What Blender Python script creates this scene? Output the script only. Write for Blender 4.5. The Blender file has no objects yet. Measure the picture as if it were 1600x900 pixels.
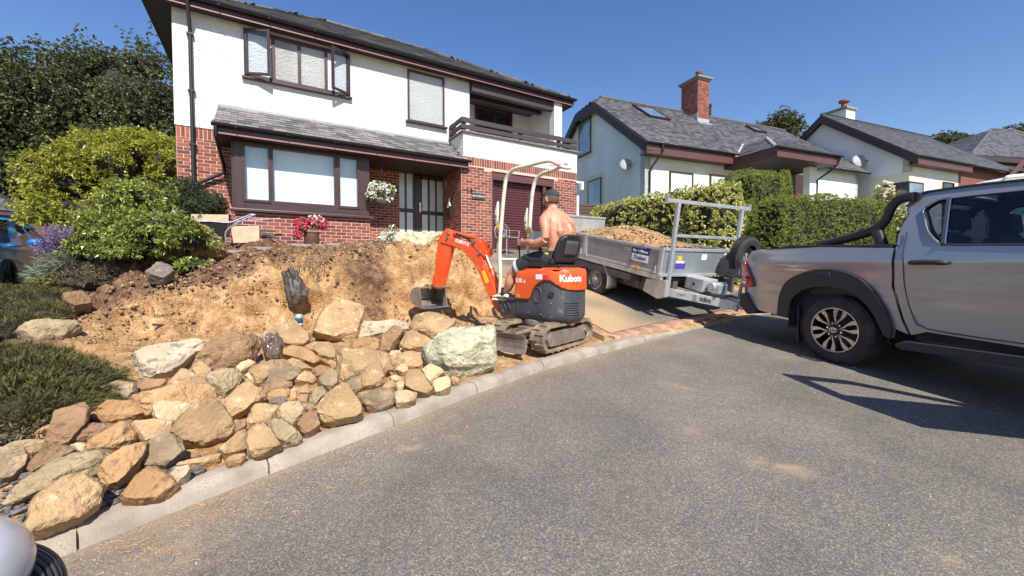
import bpy, bmesh, math, random
import numpy as np
from mathutils import Vector, Matrix, noise
from mathutils.geometry import delaunay_2d_cdt
R = math.radians
random.seed(7); np.random.seed(7)
scene = bpy.context.scene
col = scene.collection
# ------------------------------------------------------------------ camera, sky, sun, exposure
CAMZ, FPX, PITCH, PPY = 1.5, 640.0, math.atan(21/640.0), 441.0
cam_d = bpy.data.cameras.new('camera'); cam = bpy.data.objects.new('camera', cam_d); col.objects.link(cam)
cam.location = (0, 0, CAMZ); cam.rotation_euler = (R(90)-PITCH, 0, 0)
cam_d.sensor_width = 36; cam_d.lens = 36*FPX/1600; cam_d.shift_y = -(450-PPY)/1600
cam_d.clip_start = .05; cam_d.clip_end = 3000
scene.camera = cam
SUN = Vector((.36, -.93, 0)).normalized()*math.cos(R(46.5)) + Vector((0, 0, math.sin(R(46.5))))
w = bpy.data.worlds.new('World'); scene.world = w; w.use_nodes = True
nt = w.node_tree; bg = nt.nodes['Background']
sky = nt.nodes.new('ShaderNodeTexSky'); sky.sky_type = 'NISHITA'; sky.sun_disc = False
sky.sun_elevation = R(46.5); sky.sun_rotation = math.atan2(SUN.x, SUN.y)
sky.air_density = 1.25; sky.dust_density = .35; sky.ozone_density = 3.2; sky.altitude = 50
hs_ = nt.nodes.new('ShaderNodeHueSaturation'); hs_.inputs['Saturation'].default_value = 1.2; hs_.inputs['Hue'].default_value = .513
nt.links.new(sky.outputs[0], hs_.inputs['Color']); nt.links.new(hs_.outputs[0], bg.inputs[0]); bg.inputs[1].default_value = .105
sd = bpy.data.lights.new('sun', 'SUN'); sd.energy = 5.0; sd.angle = R(.5); sd.color = (1, .95, .86)
so = bpy.data.objects.new('sun', sd); col.objects.link(so); so.location = SUN*40
so.rotation_euler = SUN.to_track_quat('Z', 'Y').to_euler()
scene.view_settings.view_transform = 'Standard'; scene.view_settings.look = 'None'
scene.view_settings.exposure = .53; scene.view_settings.gamma = 1
# ------------------------------------------------------------------ helpers
def ray(px, py):
    xc = (px-800)/FPX; yc = -(py-PPY)/FPX
    cp, sp = math.cos(PITCH), math.sin(PITCH)
    return Vector((xc, cp+yc*sp, yc*cp-sp))
def at(px, py, Y):
    d = ray(px, py); return Vector((0, 0, CAMZ))+d*(Y/d.y)
def onplane(px, py, P, n):
    d = ray(px, py); o = Vector((0, 0, CAMZ)); return o+d*((Vector(P)-o).dot(n)/d.dot(n))
class Frame:
    """a local frame: origin, turned about z (and pitched along its own x)"""
    def __init__(s, o, az, pitch=0):
        s.o = Vector(o); s.e = (0, -pitch, az)
        s.m = Matrix.Translation(s.o) @ Matrix.Rotation(az, 4, 'Z') @ Matrix.Rotation(-pitch, 4, 'Y'); s.i = s.m.inverted()
    def hit(s, px, py, y=0.):
        """point of the frame's plane y=const seen at a pixel, as (x, z) in the frame"""
        n = (s.m.to_3x3() @ Vector((0, 1, 0))); P = s.m @ Vector((0, y, 0))
        L = s.i @ onplane(px, py, P, n); return (L.x, L.z)
    def hits(s, pts, y=0.): return [s.hit(a, b, y) for a, b in pts]
def props(o, label=None, cat=None, group=None, kind=None):
    if label: o['label'] = label
    if cat: o['category'] = cat
    if group: o['group'] = group
    if kind: o['kind'] = kind
    return o
def thing(name, label, cat, loc=(0, 0, 0), rot=(0, 0, 0), group=None, kind=None):
    o = bpy.data.objects.new(name, None); col.objects.link(o); o.empty_display_size = .1
    o.location = loc; o.rotation_euler = rot
    return props(o, label, cat, group, kind)
def struct(name, **k):
    o = bpy.data.objects.new(name, None); col.objects.link(o); o['kind'] = 'structure'; return o
class MB:
    def __init__(s): s.v = []; s.f = []; s.m = []
    def add(s, v, f, mi=0):
        n = len(s.v); s.v += [tuple(p) for p in v]; s.f += [tuple(i+n for i in q) for q in f]; s.m += [mi]*len(f); return s
    def box(s, x0, x1, y0, y1, z0, z1, mi=0, M=None):
        v = [Vector((x, y, z)) for z in (z0, z1) for x, y in ((x0, y0), (x1, y0), (x1, y1), (x0, y1))]
        if M: v = [M @ p for p in v]
        return s.add(v, [(3, 2, 1, 0), (4, 5, 6, 7), (0, 1, 5, 4), (1, 2, 6, 5), (2, 3, 7, 6), (3, 0, 4, 7)], mi)
    def obox(s, c, hx, hy, hz, mi=0):
        c = Vector(c); hx = Vector(hx); hy = Vector(hy); hz = Vector(hz)
        v = [c+a*hx+b*hy+d*hz for d in (-1, 1) for a, b in ((-1, -1), (1, -1), (1, 1), (-1, 1))]
        return s.add(v, [(3, 2, 1, 0), (4, 5, 6, 7), (0, 1, 5, 4), (1, 2, 6, 5), (2, 3, 7, 6), (3, 0, 4, 7)], mi)
    def bar(s, a, b, w, h, mi=0, up=(0, 0, 1)):
        a = Vector(a); b = Vector(b); d = (b-a); L = d.length; d.normalize(); u = Vector(up)
        if abs(d.dot(u)) > .95: u = Vector((1, 0, 0))
        x = d.cross(u).normalized(); z = x.cross(d)
        return s.obox((a+b)/2, d*L/2, x*w/2, z*h/2, mi)
    def tube(s, pts, r, n=10, mi=0, cap=True):
        pts = [Vector(p) for p in pts]; k = len(pts); rr = r if isinstance(r, (list, tuple)) else [r]*k
        t = [(pts[min(i+1, k-1)]-pts[max(i-1, 0)]).normalized() for i in range(k)]
        u = Vector((0, 0, 1)) if abs(t[0].z) < .9 else Vector((1, 0, 0)); x = t[0].cross(u).normalized(); v = []
        for i in range(k):
            x = (x-t[i]*x.dot(t[i])).normalized(); y = t[i].cross(x)
            v += [pts[i]+(x*math.cos(a)+y*math.sin(a))*rr[i] for a in [2*math.pi*j/n for j in range(n)]]
        f = [(i*n+j, i*n+(j+1) % n, (i+1)*n+(j+1) % n, (i+1)*n+j) for i in range(k-1) for j in range(n)]
        if cap: f += [tuple(range(n))[::-1], tuple(range((k-1)*n, k*n))]
        return s.add(v, f, mi)
    def lathe(s, prof, n=24, o=(0, 0, 0), ax='z', mi=0):
        v = []; o = Vector(o)
        for r, h in prof:
            for j in range(n):
                a = 2*math.pi*j/n; c_, s_ = r*math.cos(a), r*math.sin(a)
                v.append(o+(Vector((c_, s_, h)) if ax == 'z' else Vector((c_, h, s_)) if ax == 'y' else Vector((h, c_, s_))))
        k = len(prof)
        return s.add(v, [(i*n+j, i*n+(j+1) % n, (i+1)*n+(j+1) % n, (i+1)*n+j) for i in range(k-1) for j in range(n)], mi)
    def prism(s, poly, y0, y1, mi=0, ax='y'):
        """polygon in (x,z) pushed along y (or (x,y) along z, (y,z) along x)"""
        n = len(poly)
        P = {'y': lambda a, b, t: (a, t, b), 'z': lambda a, b, t: (a, b, t), 'x': lambda a, b, t: (t, a, b)}[ax]
        v = [P(a, b, y0) for a, b in poly]+[P(a, b, y1) for a, b in poly]
        return s.add(v, [tuple(range(n)), tuple(range(n, 2*n))[::-1]]+[(i, (i+1) % n, n+(i+1) % n, n+i) for i in range(n)], mi)
    def build(s, name, mat, parent=None, smooth=0, bevel=0, off=None, segs=2):
        me = bpy.data.meshes.new(name)
        v = s.v if off is None else [tuple(Vector(p)-Vector(off)) for p in s.v]
        me.from_pydata(v, [], s.f)
        for m in (mat if isinstance(mat, (list, tuple)) else [mat]): me.materials.append(m)
        if any(s.m): me.polygons.foreach_set('material_index', s.m)
        bm = bmesh.new(); bm.from_mesh(me); bmesh.ops.recalc_face_normals(bm, faces=bm.faces); bm.to_mesh(me); bm.free()
        if smooth:
            me.polygons.foreach_set('use_smooth', [True]*len(me.polygons)); me.set_sharp_from_angle(angle=R(smooth))
        me.update(); o = bpy.data.objects.new(name, me); col.objects.link(o)
        if parent: o.parent = parent
        if bevel:
            b = o.modifiers.new('bevel', 'BEVEL'); b.width = bevel; b.segments = segs; b.limit_method = 'ANGLE'; b.angle_limit = R(40)
        return o
def raw(name, verts, faces, mat, parent=None, smooth=False):
    """fast mesh from numpy arrays: verts (n,3), faces (m,k)"""
    me = bpy.data.meshes.new(name); verts = np.asarray(verts, dtype=np.float32); faces = np.asarray(faces, dtype=np.int32)
    m, k = faces.shape
    me.vertices.add(len(verts)); me.vertices.foreach_set('co', verts.ravel())
    me.loops.add(m*k); me.loops.foreach_set('vertex_index', faces.ravel())
    me.polygons.add(m); me.polygons.foreach_set('loop_start', np.arange(0, m*k, k, dtype=np.int32))
    me.polygons.foreach_set('loop_total', np.full(m, k, dtype=np.int32))
    if smooth: me.polygons.foreach_set('use_smooth', np.ones(m, dtype=bool))
    me.update(calc_edges=True); me.validate()
    for q in (mat if isinstance(mat, (list, tuple)) else [mat]): me.materials.append(q)
    o = bpy.data.objects.new(name, me); col.objects.link(o)
    if parent: o.parent = parent
    return o
def inside(p, poly):
    x, y = p; c = False; n = len(poly)
    for i in range(n):
        x1, y1 = poly[i][0], poly[i][1]; x2, y2 = poly[i-1][0], poly[i-1][1]
        if (y1 > y) != (y2 > y) and x < (x2-x1)*(y-y1)/(y2-y1)+x1: c = not c
    return c
def panel(outer, holes, step, fn, mb=None, mi=0):
    """fills a polygon with holes with small triangles and lays it on the surface fn(u,v)->xyz"""
    V = []; E = []
    for lp in [outer]+holes:
        d = []
        for i in range(len(lp)):
            a, b = lp[i], lp[(i+1) % len(lp)]; n = max(1, int(math.hypot(b[0]-a[0], b[1]-a[1])/step))
            d += [(a[0]+(b[0]-a[0])*t/n, a[1]+(b[1]-a[1])*t/n) for t in range(n)]
        k = len(V); V += d; E += [(k+i, k+(i+1) % len(d)) for i in range(len(d))]
    x0, x1 = min(p[0] for p in outer), max(p[0] for p in outer); z0, z1 = min(p[1] for p in outer), max(p[1] for p in outer)
    x = x0+step/2
    while x < x1:
        z = z0+step/2
        while z < z1:
            if inside((x, z), outer) and not any(inside((x, z), h) for h in holes): V.append((x, z))
            z += step
        x += step
    r = delaunay_2d_cdt([Vector(p) for p in V], E, [], 0, 1e-5)
    mb = mb or MB(); tri = []
    for f in r[2]:
        cx = sum(r[0][i].x for i in f)/len(f); cz = sum(r[0][i].y for i in f)/len(f)
        if inside((cx, cz), outer) and not any(inside((cx, cz), h) for h in holes): tri.append(tuple(f))
    mb.add([fn(p.x, p.y) for p in r[0]], tri, mi)
    return mb
def solid(o, t, off=1):
    m = o.modifiers.new('solid', 'SOLIDIFY'); m.thickness = t; m.offset = off; return o
def skin_panel(name, outer, holes, step, fn, m, parent, edge=.02, flip=1):
    """a pressed-metal skin: shaded with the surface's own normals, its edges turned in"""
    B = MB(); uvs = []
    def f(u, v): uvs.append((u, v)); return fn(u, v)
    panel(outer, holes, step, f, B); nv = len(B.v); e = .004; NN = []
    for u, v in uvs:
        a = Vector(fn(u+e, v))-Vector(fn(u-e, v)); b = Vector(fn(u, v+e))-Vector(fn(u, v-e)); n = a.cross(b).normalized()*flip; NN.append(n)
    faces = []
    for t in B.f:
        p = [Vector(B.v[i]) for i in t]; g = (p[1]-p[0]).cross(p[2]-p[0]); faces.append(t if g.dot(NN[t[0]]) > 0 else t[::-1])
    V = list(B.v); loops = [outer]+holes
    for lp in loops:
        k = len(V); n = len(lp); ce = None
        for u, v in lp:
            q = Vector(fn(u, v)); a = Vector(fn(u+e, v))-Vector(fn(u-e, v)); b = Vector(fn(u, v+e))-Vector(fn(u, v-e)); nn = a.cross(b).normalized()*flip
            V += [tuple(q), tuple(q-nn*edge)]; 
        for i in range(n): j = (i+1) % n; faces.append((k+2*i, k+2*j, k+2*j+1, k+2*i+1))
    me = bpy.data.meshes.new(name); me.from_pydata(V, [], faces); me.materials.append(m); me.polygons.foreach_set('use_smooth', [len(q) == 3 for q in faces]); me.update()
    vn = [tuple(n) for n in NN]+[(0, 0, 0)]*(len(V)-nv); ln = []
    for p in me.polygons:
        for vi in p.vertices: ln.append(vn[vi] if vi < nv else tuple(p.normal))
    me.normals_split_custom_set(ln); o = bpy.data.objects.new(name, me); col.objects.link(o); o.parent = parent; return o
def rnd(poly, r, n=4):
    """rounds the corners of a polygon"""
    out = []; k = len(poly)
    for i in range(k):
        p = Vector(poly[i]); a = Vector(poly[i-1]); b = Vector(poly[(i+1) % k])
        d = min(r, (a-p).length*.45, (b-p).length*.45); A = p+(a-p).normalized()*d; B = p+(b-p).normalized()*d
        for j in range(n+1):
            t = j/n; q = A*(1-t)**2+p*2*t*(1-t)+B*t*t; out.append((q.x, q.y))
    return out
def crv(pts, n=6):
    """smooth curve through points"""
    P = [Vector(p) for p in pts]; P = [P[0]*2-P[1]]+P+[P[-1]*2-P[-2]]; out = []
    for i in range(1, len(P)-2):
        for j in range(n):
            t = j/n; a, b, c, d = P[i-1:i+3]
            out.append(.5*((2*b)+(c-a)*t+(2*a-5*b+4*c-d)*t*t+(3*b-a-3*c+d)*t**3))
    out.append(P[-2]); return out
def copy_tree(o, parent=None):
    c = o.copy(); col.objects.link(c); c.parent = parent
    for ch in list(o.children): copy_tree(ch, c)
    return c
def text(body, size, mat, parent, loc, rot, name='lettering', ext=.002, align='CENTER', sx=1, shear=0, bold=0):
    cu = bpy.data.curves.new(name, 'FONT'); cu.body = body; cu.size = size; cu.extrude = ext; cu.align_x = align; cu.align_y = 'CENTER'
    cu.shear = shear; cu.offset = bold; cu.resolution_u = 3
    t = bpy.data.objects.new('tmp', cu); col.objects.link(t); bpy.context.view_layer.update()
    me = bpy.data.meshes.new_from_object(t.evaluated_get(bpy.context.evaluated_depsgraph_get()))
    bpy.data.objects.remove(t); bpy.data.curves.remove(cu)
    me.materials.clear(); me.materials.append(mat); me.name = name
    o = bpy.data.objects.new(name, me); col.objects.link(o); o.parent = parent; o.location = loc; o.rotation_euler = rot; o.scale = (sx, 1, 1)
    return o
# ------------------------------------------------------------------ materials
def mat(name, c1, c2=None, rough=.6, metal=0, scale=6, lo=.35, hi=.65, bump=0, bscale=40, bdist=.01, det=6, coat=0, spec=.5, c3=None, s3=30, t3=.62, rnd_=0, trans=0, stretch=None, emit=None, alpha=1, rvar=0, sheen=0, sss=0):
    m = bpy.data.materials.new(name); m.use_nodes = True; N = m.node_tree; L = N.links; b = N.nodes['Principled BSDF']
    b.inputs['Roughness'].default_value = rough; b.inputs['Metallic'].default_value = metal
    b.inputs['Coat Weight'].default_value = coat; b.inputs['Coat Roughness'].default_value = .06; b.inputs['Specular IOR Level'].default_value = spec
    b.inputs['Transmission Weight'].default_value = trans; b.inputs['Alpha'].default_value = alpha
    if sss: b.inputs['Subsurface Weight'].default_value = sss; b.inputs['Subsurface Radius'].default_value = (.02, .008, .004)
    tc = N.nodes.new('ShaderNodeTexCoord'); src = tc.outputs['Object']
    if stretch:
        mp = N.nodes.new('ShaderNodeMapping'); mp.inputs['Scale'].default_value = stretch; L.new(src, mp.inputs[0]); src = mp.outputs[0]
    def nz(sc, d=det):
        n = N.nodes.new('ShaderNodeTexNoise'); n.inputs['Scale'].default_value = sc; n.inputs['Detail'].default_value = d; L.new(src, n.inputs['Vector']); return n
    def ramp(fac, a, b_):
        r = N.nodes.new('ShaderNodeMapRange'); r.inputs[1].default_value = a; r.inputs[2].default_value = b_; L.new(fac, r.inputs[0]); return r.outputs[0]
    def mixc(f, a, b_, typ='MIX'):
        x = N.nodes.new('ShaderNodeMix'); x.data_type = 'RGBA'; x.blend_type = typ
        for s_, val in ((x.inputs[0], f), (x.inputs[6], a), (x.inputs[7], b_)):
            if isinstance(val, (tuple, list)): s_.default_value = (*val, 1)
            elif isinstance(val, (int, float)): s_.default_value = val
            else: L.new(val, s_)
        return x.outputs[2]
    c = c1; out = None
    if c2 is not None: out = mixc(ramp(nz(scale).outputs[0], lo, hi), c1, c2)
    if c3 is not None: out = mixc(ramp(nz(s3, 4).outputs[0], t3, t3+.10), out if out is not None else c1, c3)
    if rnd_:
        oi = N.nodes.new('ShaderNodeObjectInfo'); hs = N.nodes.new('ShaderNodeHueSaturation')
        L.new(ramp(oi.outputs['Random'], 0, 1), hs.inputs['Value']); hs.inputs['Hue'].default_value = .5
        r = N.nodes.new('ShaderNodeMapRange'); r.inputs[3].default_value = 1-rnd_; r.inputs[4].default_value = 1+rnd_; L.new(oi.outputs['Random'], r.inputs[0]); L.new(r.outputs[0], hs.inputs['Value'])
        if out is None: hs.inputs['Color'].default_value = (*c, 1)
        else: L.new(out, hs.inputs['Color'])
        out = hs.outputs[0]
    if out is None: b.inputs['Base Color'].default_value = (*c, 1)
    else: L.new(out, b.inputs['Base Color'])
    if rvar: 
        r = N.nodes.new('ShaderNodeMapRange'); r.inputs[3].default_value = rough-rvar; r.inputs[4].default_value = rough+rvar; L.new(nz(scale*2.3).outputs[0], r.inputs[0]); L.new(r.outputs[0], b.inputs['Roughness'])
    if bump:
        bp = N.nodes.new('ShaderNodeBump'); bp.inputs['Strength'].default_value = bump; bp.inputs['Distance'].default_value = bdist
        L.new(nz(bscale, 8).outputs[0], bp.inputs['Height']); L.new(bp.outputs[0], b.inputs['Normal'])
    if emit: b.inputs['Emission Color'].default_value = (*emit, 1); b.inputs['Emission Strength'].default_value = 1
    return m
def leafmat(name, a, b_, sc=3., tr=.35, rough=.45):
    """leaf colour varied over the crown and from leaf to leaf, partly translucent"""
    m = bpy.data.materials.new(name); m.use_nodes = True; N = m.node_tree; L = N.links; p = N.nodes['Principled BSDF']
    tc = N.nodes.new('ShaderNodeTexCoord'); n = N.nodes.new('ShaderNodeTexNoise'); n.inputs['Scale'].default_value = sc; n.inputs['Detail'].default_value = 2
    g = N.nodes.new('ShaderNodeNewGeometry'); ad = N.nodes.new('ShaderNodeMath'); ad.operation = 'ADD'
    L.new(tc.outputs['Object'], n.inputs['Vector']); L.new(n.outputs[0], ad.inputs[0])
    mu = N.nodes.new('ShaderNodeMath'); mu.operation = 'MULTIPLY_ADD'; mu.inputs[1].default_value = .9; mu.inputs[2].default_value = -.45
    L.new(g.outputs['Random Per Island'], mu.inputs[0]); L.new(mu.outputs[0], ad.inputs[1])
    x = N.nodes.new('ShaderNodeMix'); x.data_type = 'RGBA'; x.inputs[6].default_value = (*a, 1); x.inputs[7].default_value = (*b_, 1); x.clamp_factor = True
    L.new(ad.outputs[0], x.inputs[0]); L.new(x.outputs[2], p.inputs['Base Color']); p.inputs['Roughness'].default_value = rough
    t = N.nodes.new('ShaderNodeBsdfTranslucent'); L.new(x.outputs[2], t.inputs['Color'])
    ms = N.nodes.new('ShaderNodeMixShader'); ms.inputs[0].default_value = tr
    L.new(p.outputs[0], ms.inputs[1]); L.new(t.outputs[0], ms.inputs[2]); L.new(ms.outputs[0], N.nodes['Material Output'].inputs[0])
    return m
# ------------------------------------------------------------------ palette
asph = mat('asphalt', (.085, .082, .078), rough=.85)
def aggregate(m, lo=(.092, .081, .069), hi=(.29, .255, .21), dust=(.40, .28, .16), sc=165.):
    N = m.node_tree; L = N.links; b = N.nodes['Principled BSDF']
    tc = N.nodes.new('ShaderNodeTexCoord'); v = N.nodes.new('ShaderNodeTexVoronoi'); v.inputs['Scale'].default_value = sc
    L.new(tc.outputs['Object'], v.inputs['Vector'])
    sp = N.nodes.new('ShaderNodeSeparateColor'); L.new(v.outputs['Color'], sp.inputs[0])
    cr = N.nodes.new('ShaderNodeValToRGB'); e = cr.color_ramp.elements
    e[0].color = (*lo, 1); e[0].position = .1; e[1].color = (*hi, 1); e[1].position = 1
    k = cr.color_ramp.elements.new(.75); k.color = (*[(x*1.9+y*.55)/2 for x, y in zip(lo, hi)], 1)
    L.new(sp.outputs[0], cr.inputs[0])
    n = N.nodes.new('ShaderNodeTexNoise'); n.inputs['Scale'].default_value = .9; n.inputs['Detail'].default_value = 7; n.inputs['Roughness'].default_value = .65
    L.new(tc.outputs['Object'], n.inputs['Vector'])
    mr = N.nodes.new('ShaderNodeMapRange'); mr.inputs[1].default_value = .3; mr.inputs[2].default_value = .7; mr.inputs[3].default_value = .72; mr.inputs[4].default_value = 1.3; L.new(n.outputs[0], mr.inputs[0])
    mu = N.nodes.new('ShaderNodeVectorMath'); mu.operation = 'SCALE'; L.new(cr.outputs[0], mu.inputs[0]); L.new(mr.outputs[0], mu.inputs['Scale'])
    a = N.nodes.new('ShaderNodeAttribute'); a.attribute_name = 'dust'
    n2 = N.nodes.new('ShaderNodeTexNoise'); n2.inputs['Scale'].default_value = 26; n2.inputs['Detail'].default_value = 6; L.new(tc.outputs['Object'], n2.inputs['Vector'])
    ad = N.nodes.new('ShaderNodeMath'); ad.operation = 'MULTIPLY_ADD'; ad.inputs[1].default_value = 1.1; L.new(n2.outputs[0], ad.inputs[0]); ad.inputs[2].default_value = -.55
    s = N.nodes.new('ShaderNodeMath'); s.operation = 'MULTIPLY_ADD'; L.new(a.outputs['Fac'], s.inputs[0]); L.new(ad.outputs[0], s.inputs[1]); L.new(a.outputs['Fac'], s.inputs[2]); s.use_clamp = True
    mx = N.nodes.new('ShaderNodeMix'); mx.data_type = 'RGBA'; mx.clamp_factor = True; L.new(s.outputs[0], mx.inputs[0]); L.new(mu.outputs[0], mx.inputs[6]); mx.inputs[7].default_value = (*dust, 1)
    L.new(mx.outputs[2], b.inputs['Base Color'])
    bp = N.nodes.new('ShaderNodeBump'); bp.inputs['Strength'].default_value = .5; bp.inputs['Distance'].default_value = .004
    inv = N.nodes.new('ShaderNodeMath'); inv.operation = 'SUBTRACT'; inv.inputs[0].default_value = 1; L.new(v.outputs['Distance'], inv.inputs[1])
    L.new(inv.outputs[0], bp.inputs['Height']); L.new(bp.outputs[0], b.inputs['Normal'])
    return m
aggregate(asph)
drive_m = aggregate(mat('driveway_tarmac', (.1, .1, .1), rough=.85), lo=(.07, .066, .06), hi=(.27, .25, .22), dust=(.42, .29, .16), sc=150)
soil = mat('soil', (.3, .18, .08), rough=.95)
def soilnodes(m):
    N = m.node_tree; L = N.links; b = N.nodes['Principled BSDF']; b.inputs['Specular IOR Level'].default_value = .2
    tc = N.nodes.new('ShaderNodeTexCoord'); o = tc.outputs['Object']
    def nz(s, d=6, r=.6):
        n = N.nodes.new('ShaderNodeTexNoise'); n.inputs['Scale'].default_value = s; n.inputs['Detail'].default_value = d; n.inputs['Roughness'].default_value = r; L.new(o, n.inputs['Vector']); return n.outputs[0]
    def rp(f, els):
        c = N.nodes.new('ShaderNodeValToRGB'); e = c.color_ramp.elements; e[0].position, e[0].color = els[0][0], (*els[0][1], 1); e[1].position, e[1].color = els[-1][0], (*els[-1][1], 1)
        for p, q in els[1:-1]: k = e.new(p); k.color = (*q, 1)
        L.new(f, c.inputs[0]); return c.outputs[0]
    sub = rp(nz(5.5, 8, .72), [(.3, (.20, .095, .04)), (.44, (.35, .195, .085)), (.55, (.45, .275, .13)), (.7, (.56, .40, .225))])
    top = rp(nz(9, 8, .7), [(.32, (.06, .032, .02)), (.5, (.15, .082, .048)), (.62, (.25, .145, .082)), (.74, (.38, .24, .145))])
    a = N.nodes.new('ShaderNodeAttribute'); a.attribute_name = 'topsoil'
    am = N.nodes.new('ShaderNodeMath'); am.operation = 'MULTIPLY_ADD'; am.inputs[1].default_value = 1.3; am.inputs[2].default_value = -.65; L.new(nz(3.2, 7, .7), am.inputs[0])
    s = N.nodes.new('ShaderNodeMath'); s.operation = 'ADD'; s.use_clamp = True; L.new(a.outputs['Fac'], s.inputs[0]); L.new(am.outputs[0], s.inputs[1])
    st = N.nodes.new('ShaderNodeMapRange'); st.inputs[1].default_value = .3; st.inputs[2].default_value = .7; L.new(s.outputs[0], st.inputs[0])
    mx = N.nodes.new('ShaderNodeMix'); mx.data_type = 'RGBA'; L.new(st.outputs[0], mx.inputs[0]); L.new(sub, mx.inputs[6]); L.new(top, mx.inputs[7])
    # small crumbs, light and dark
    v = N.nodes.new('ShaderNodeTexVoronoi'); v.inputs['Scale'].default_value = 34; L.new(o, v.inputs['Vector'])
    sc = N.nodes.new('ShaderNodeSeparateColor'); L.new(v.outputs['Color'], sc.inputs[0])
    r = N.nodes.new('ShaderNodeMapRange'); r.inputs[3].default_value = .82; r.inputs[4].default_value = 1.14; L.new(sc.outputs[0], r.inputs[0])
    vs = N.nodes.new('ShaderNodeVectorMath'); vs.operation = 'SCALE'; L.new(mx.outputs[2], vs.inputs[0]); L.new(r.outputs[0], vs.inputs['Scale']); L.new(vs.outputs[0], b.inputs['Base Color'])
    bp = N.nodes.new('ShaderNodeBump'); bp.inputs['Strength'].default_value = .7; bp.inputs['Distance'].default_value = .035
    h = N.nodes.new('ShaderNodeMath'); h.operation = 'MULTIPLY_ADD'; L.new(nz(18, 10, .75), h.inputs[0]); h.inputs[1].default_value = 1.0
    v2 = N.nodes.new('ShaderNodeMath'); v2.operation = 'MULTIPLY'; L.new(v.outputs['Distance'], v2.inputs[0]); v2.inputs[1].default_value = -.5; L.new(v2.outputs[0], h.inputs[2])
    L.new(h.outputs[0], bp.inputs['Height']); L.new(bp.outputs[0], b.inputs['Normal'])
soilnodes(soil)
concrete = mat('kerb_concrete', (.38, .33, .27), (.23, .195, .155), rough=.9, scale=6, bump=.6, bscale=170, bdist=.004, c3=(.30, .24, .19), s3=120, t3=.5, rnd_=.08)
render_w = mat('white_render', (.70, .69, .665), (.64, .63, .605), rough=.9, scale=1.5, bump=1, bscale=22, bdist=.032, det=5, stretch=(.8, 1, 1.25))
render_s = mat('smooth_render', (.80, .80, .78), (.70, .70, .69), rough=.85, scale=.9, bump=.25, bscale=60, bdist=.006)
render_c = mat('cream_surround', (.72, .65, .48), rough=.85)
mortar = mat('mortar', (.66, .47, .38), (.58, .40, .32), rough=.95, scale=8, bump=.3, bscale=120, bdist=.003)
def brickmat(name, island):
    m = mat(name, (.4, .1, .05), rough=.8, bump=.5, bscale=90, bdist=.004); N = m.node_tree; L = N.links; b = N.nodes['Principled BSDF']
    if island: src = N.nodes.new('ShaderNodeNewGeometry').outputs['Random Per Island']
    else: src = N.nodes.new('ShaderNodeObjectInfo').outputs['Random']
    c = N.nodes.new('ShaderNodeValToRGB'); e = c.color_ramp.elements
    e[0].position, e[0].color = 0, (.11, .035, .03, 1); e[1].position, e[1].color = 1, (.34, .105, .065, 1)
    for p, q in ((.25, (.17, .05, .038, 1)), (.6, (.24, .07, .048, 1)), (.85, (.29, .085, .055, 1))): k = e.new(p); k.color = q
    L.new(src, c.inputs[0])
    tc = N.nodes.new('ShaderNodeTexCoord'); n = N.nodes.new('ShaderNodeTexNoise'); n.inputs['Scale'].default_value = 25; L.new(tc.outputs['Object'], n.inputs['Vector'])
    r = N.nodes.new('ShaderNodeMapRange'); r.inputs[1].default_value = .3; r.inputs[2].default_value = .7; r.inputs[3].default_value = .75; r.inputs[4].default_value = 1.2; L.new(n.outputs[0], r.inputs[0])
    vs = N.nodes.new('ShaderNodeVectorMath'); vs.operation = 'SCALE'; L.new(c.outputs[0], vs.inputs[0]); L.new(r.outputs[0], vs.inputs['Scale']); L.new(vs.outputs[0], b.inputs['Base Color']); return m
brick_m, brickfar_m = brickmat('red_brick', 0), brickmat('red_brick_joined', 1)
def slatemat(name, island, k=1.):
    m = mat(name, (.1, .1, .1), rough=.5, bump=.4, bscale=40, bdist=.004); N = m.node_tree; L = N.links; b = N.nodes['Principled BSDF']
    src = N.nodes.new('ShaderNodeNewGeometry').outputs['Random Per Island'] if island else N.nodes.new('ShaderNodeObjectInfo').outputs['Random']
    c = N.nodes.new('ShaderNodeValToRGB'); e = c.color_ramp.elements
    e[0].position, e[0].color = 0, (.045*k, .043*k, .045*k, 1); e[1].position, e[1].color = 1, (.15*k, .142*k, .14*k, 1)
    L.new(src, c.inputs[0]); tc = N.nodes.new('ShaderNodeTexCoord'); n = N.nodes.new('ShaderNodeTexNoise'); n.inputs['Scale'].default_value = 2.2; n.inputs['Detail'].default_value = 9; L.new(tc.outputs['Object'], n.inputs['Vector'])
    r = N.nodes.new('ShaderNodeMapRange'); r.inputs[1].default_value = .62; r.inputs[2].default_value = .74; L.new(n.outputs[0], r.inputs[0])
    x = N.nodes.new('ShaderNodeMix'); x.data_type = 'RGBA'; L.new(r.outputs[0], x.inputs[0]); L.new(c.outputs[0], x.inputs[6]); x.inputs[7].default_value = (.22, .20, .155, 1); L.new(x.outputs[2], b.inputs['Base Color']); return m
slate_m, slatefar_m = slatemat('slate', 0, 1.5), slatemat('slate_joined', 1)
roofbase = mat('roof_underlay', (.045, .045, .05), rough=.8)
brown = mat('brown_pvc', (.045, .021, .023), (.062, .03, .03), rough=.38, scale=3, stretch=(1, 1, 8))
fascia_r = mat('mahogany_fascia', (.125, .05, .045), (.095, .038, .035), rough=.45, scale=4, stretch=(.4, .4, 9))
black = mat('black_plastic', (.018, .018, .02), rough=.4)
soffit_m = mat('dark_soffit', (.045, .03, .032), rough=.6)
glass_w = mat('window_glass', (.78, .82, .80), rough=.03, spec=.9, coat=1)
blind_m = mat('blind_fabric', (.80, .82, .78), (.72, .75, .72), rough=.8, scale=3)
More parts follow.
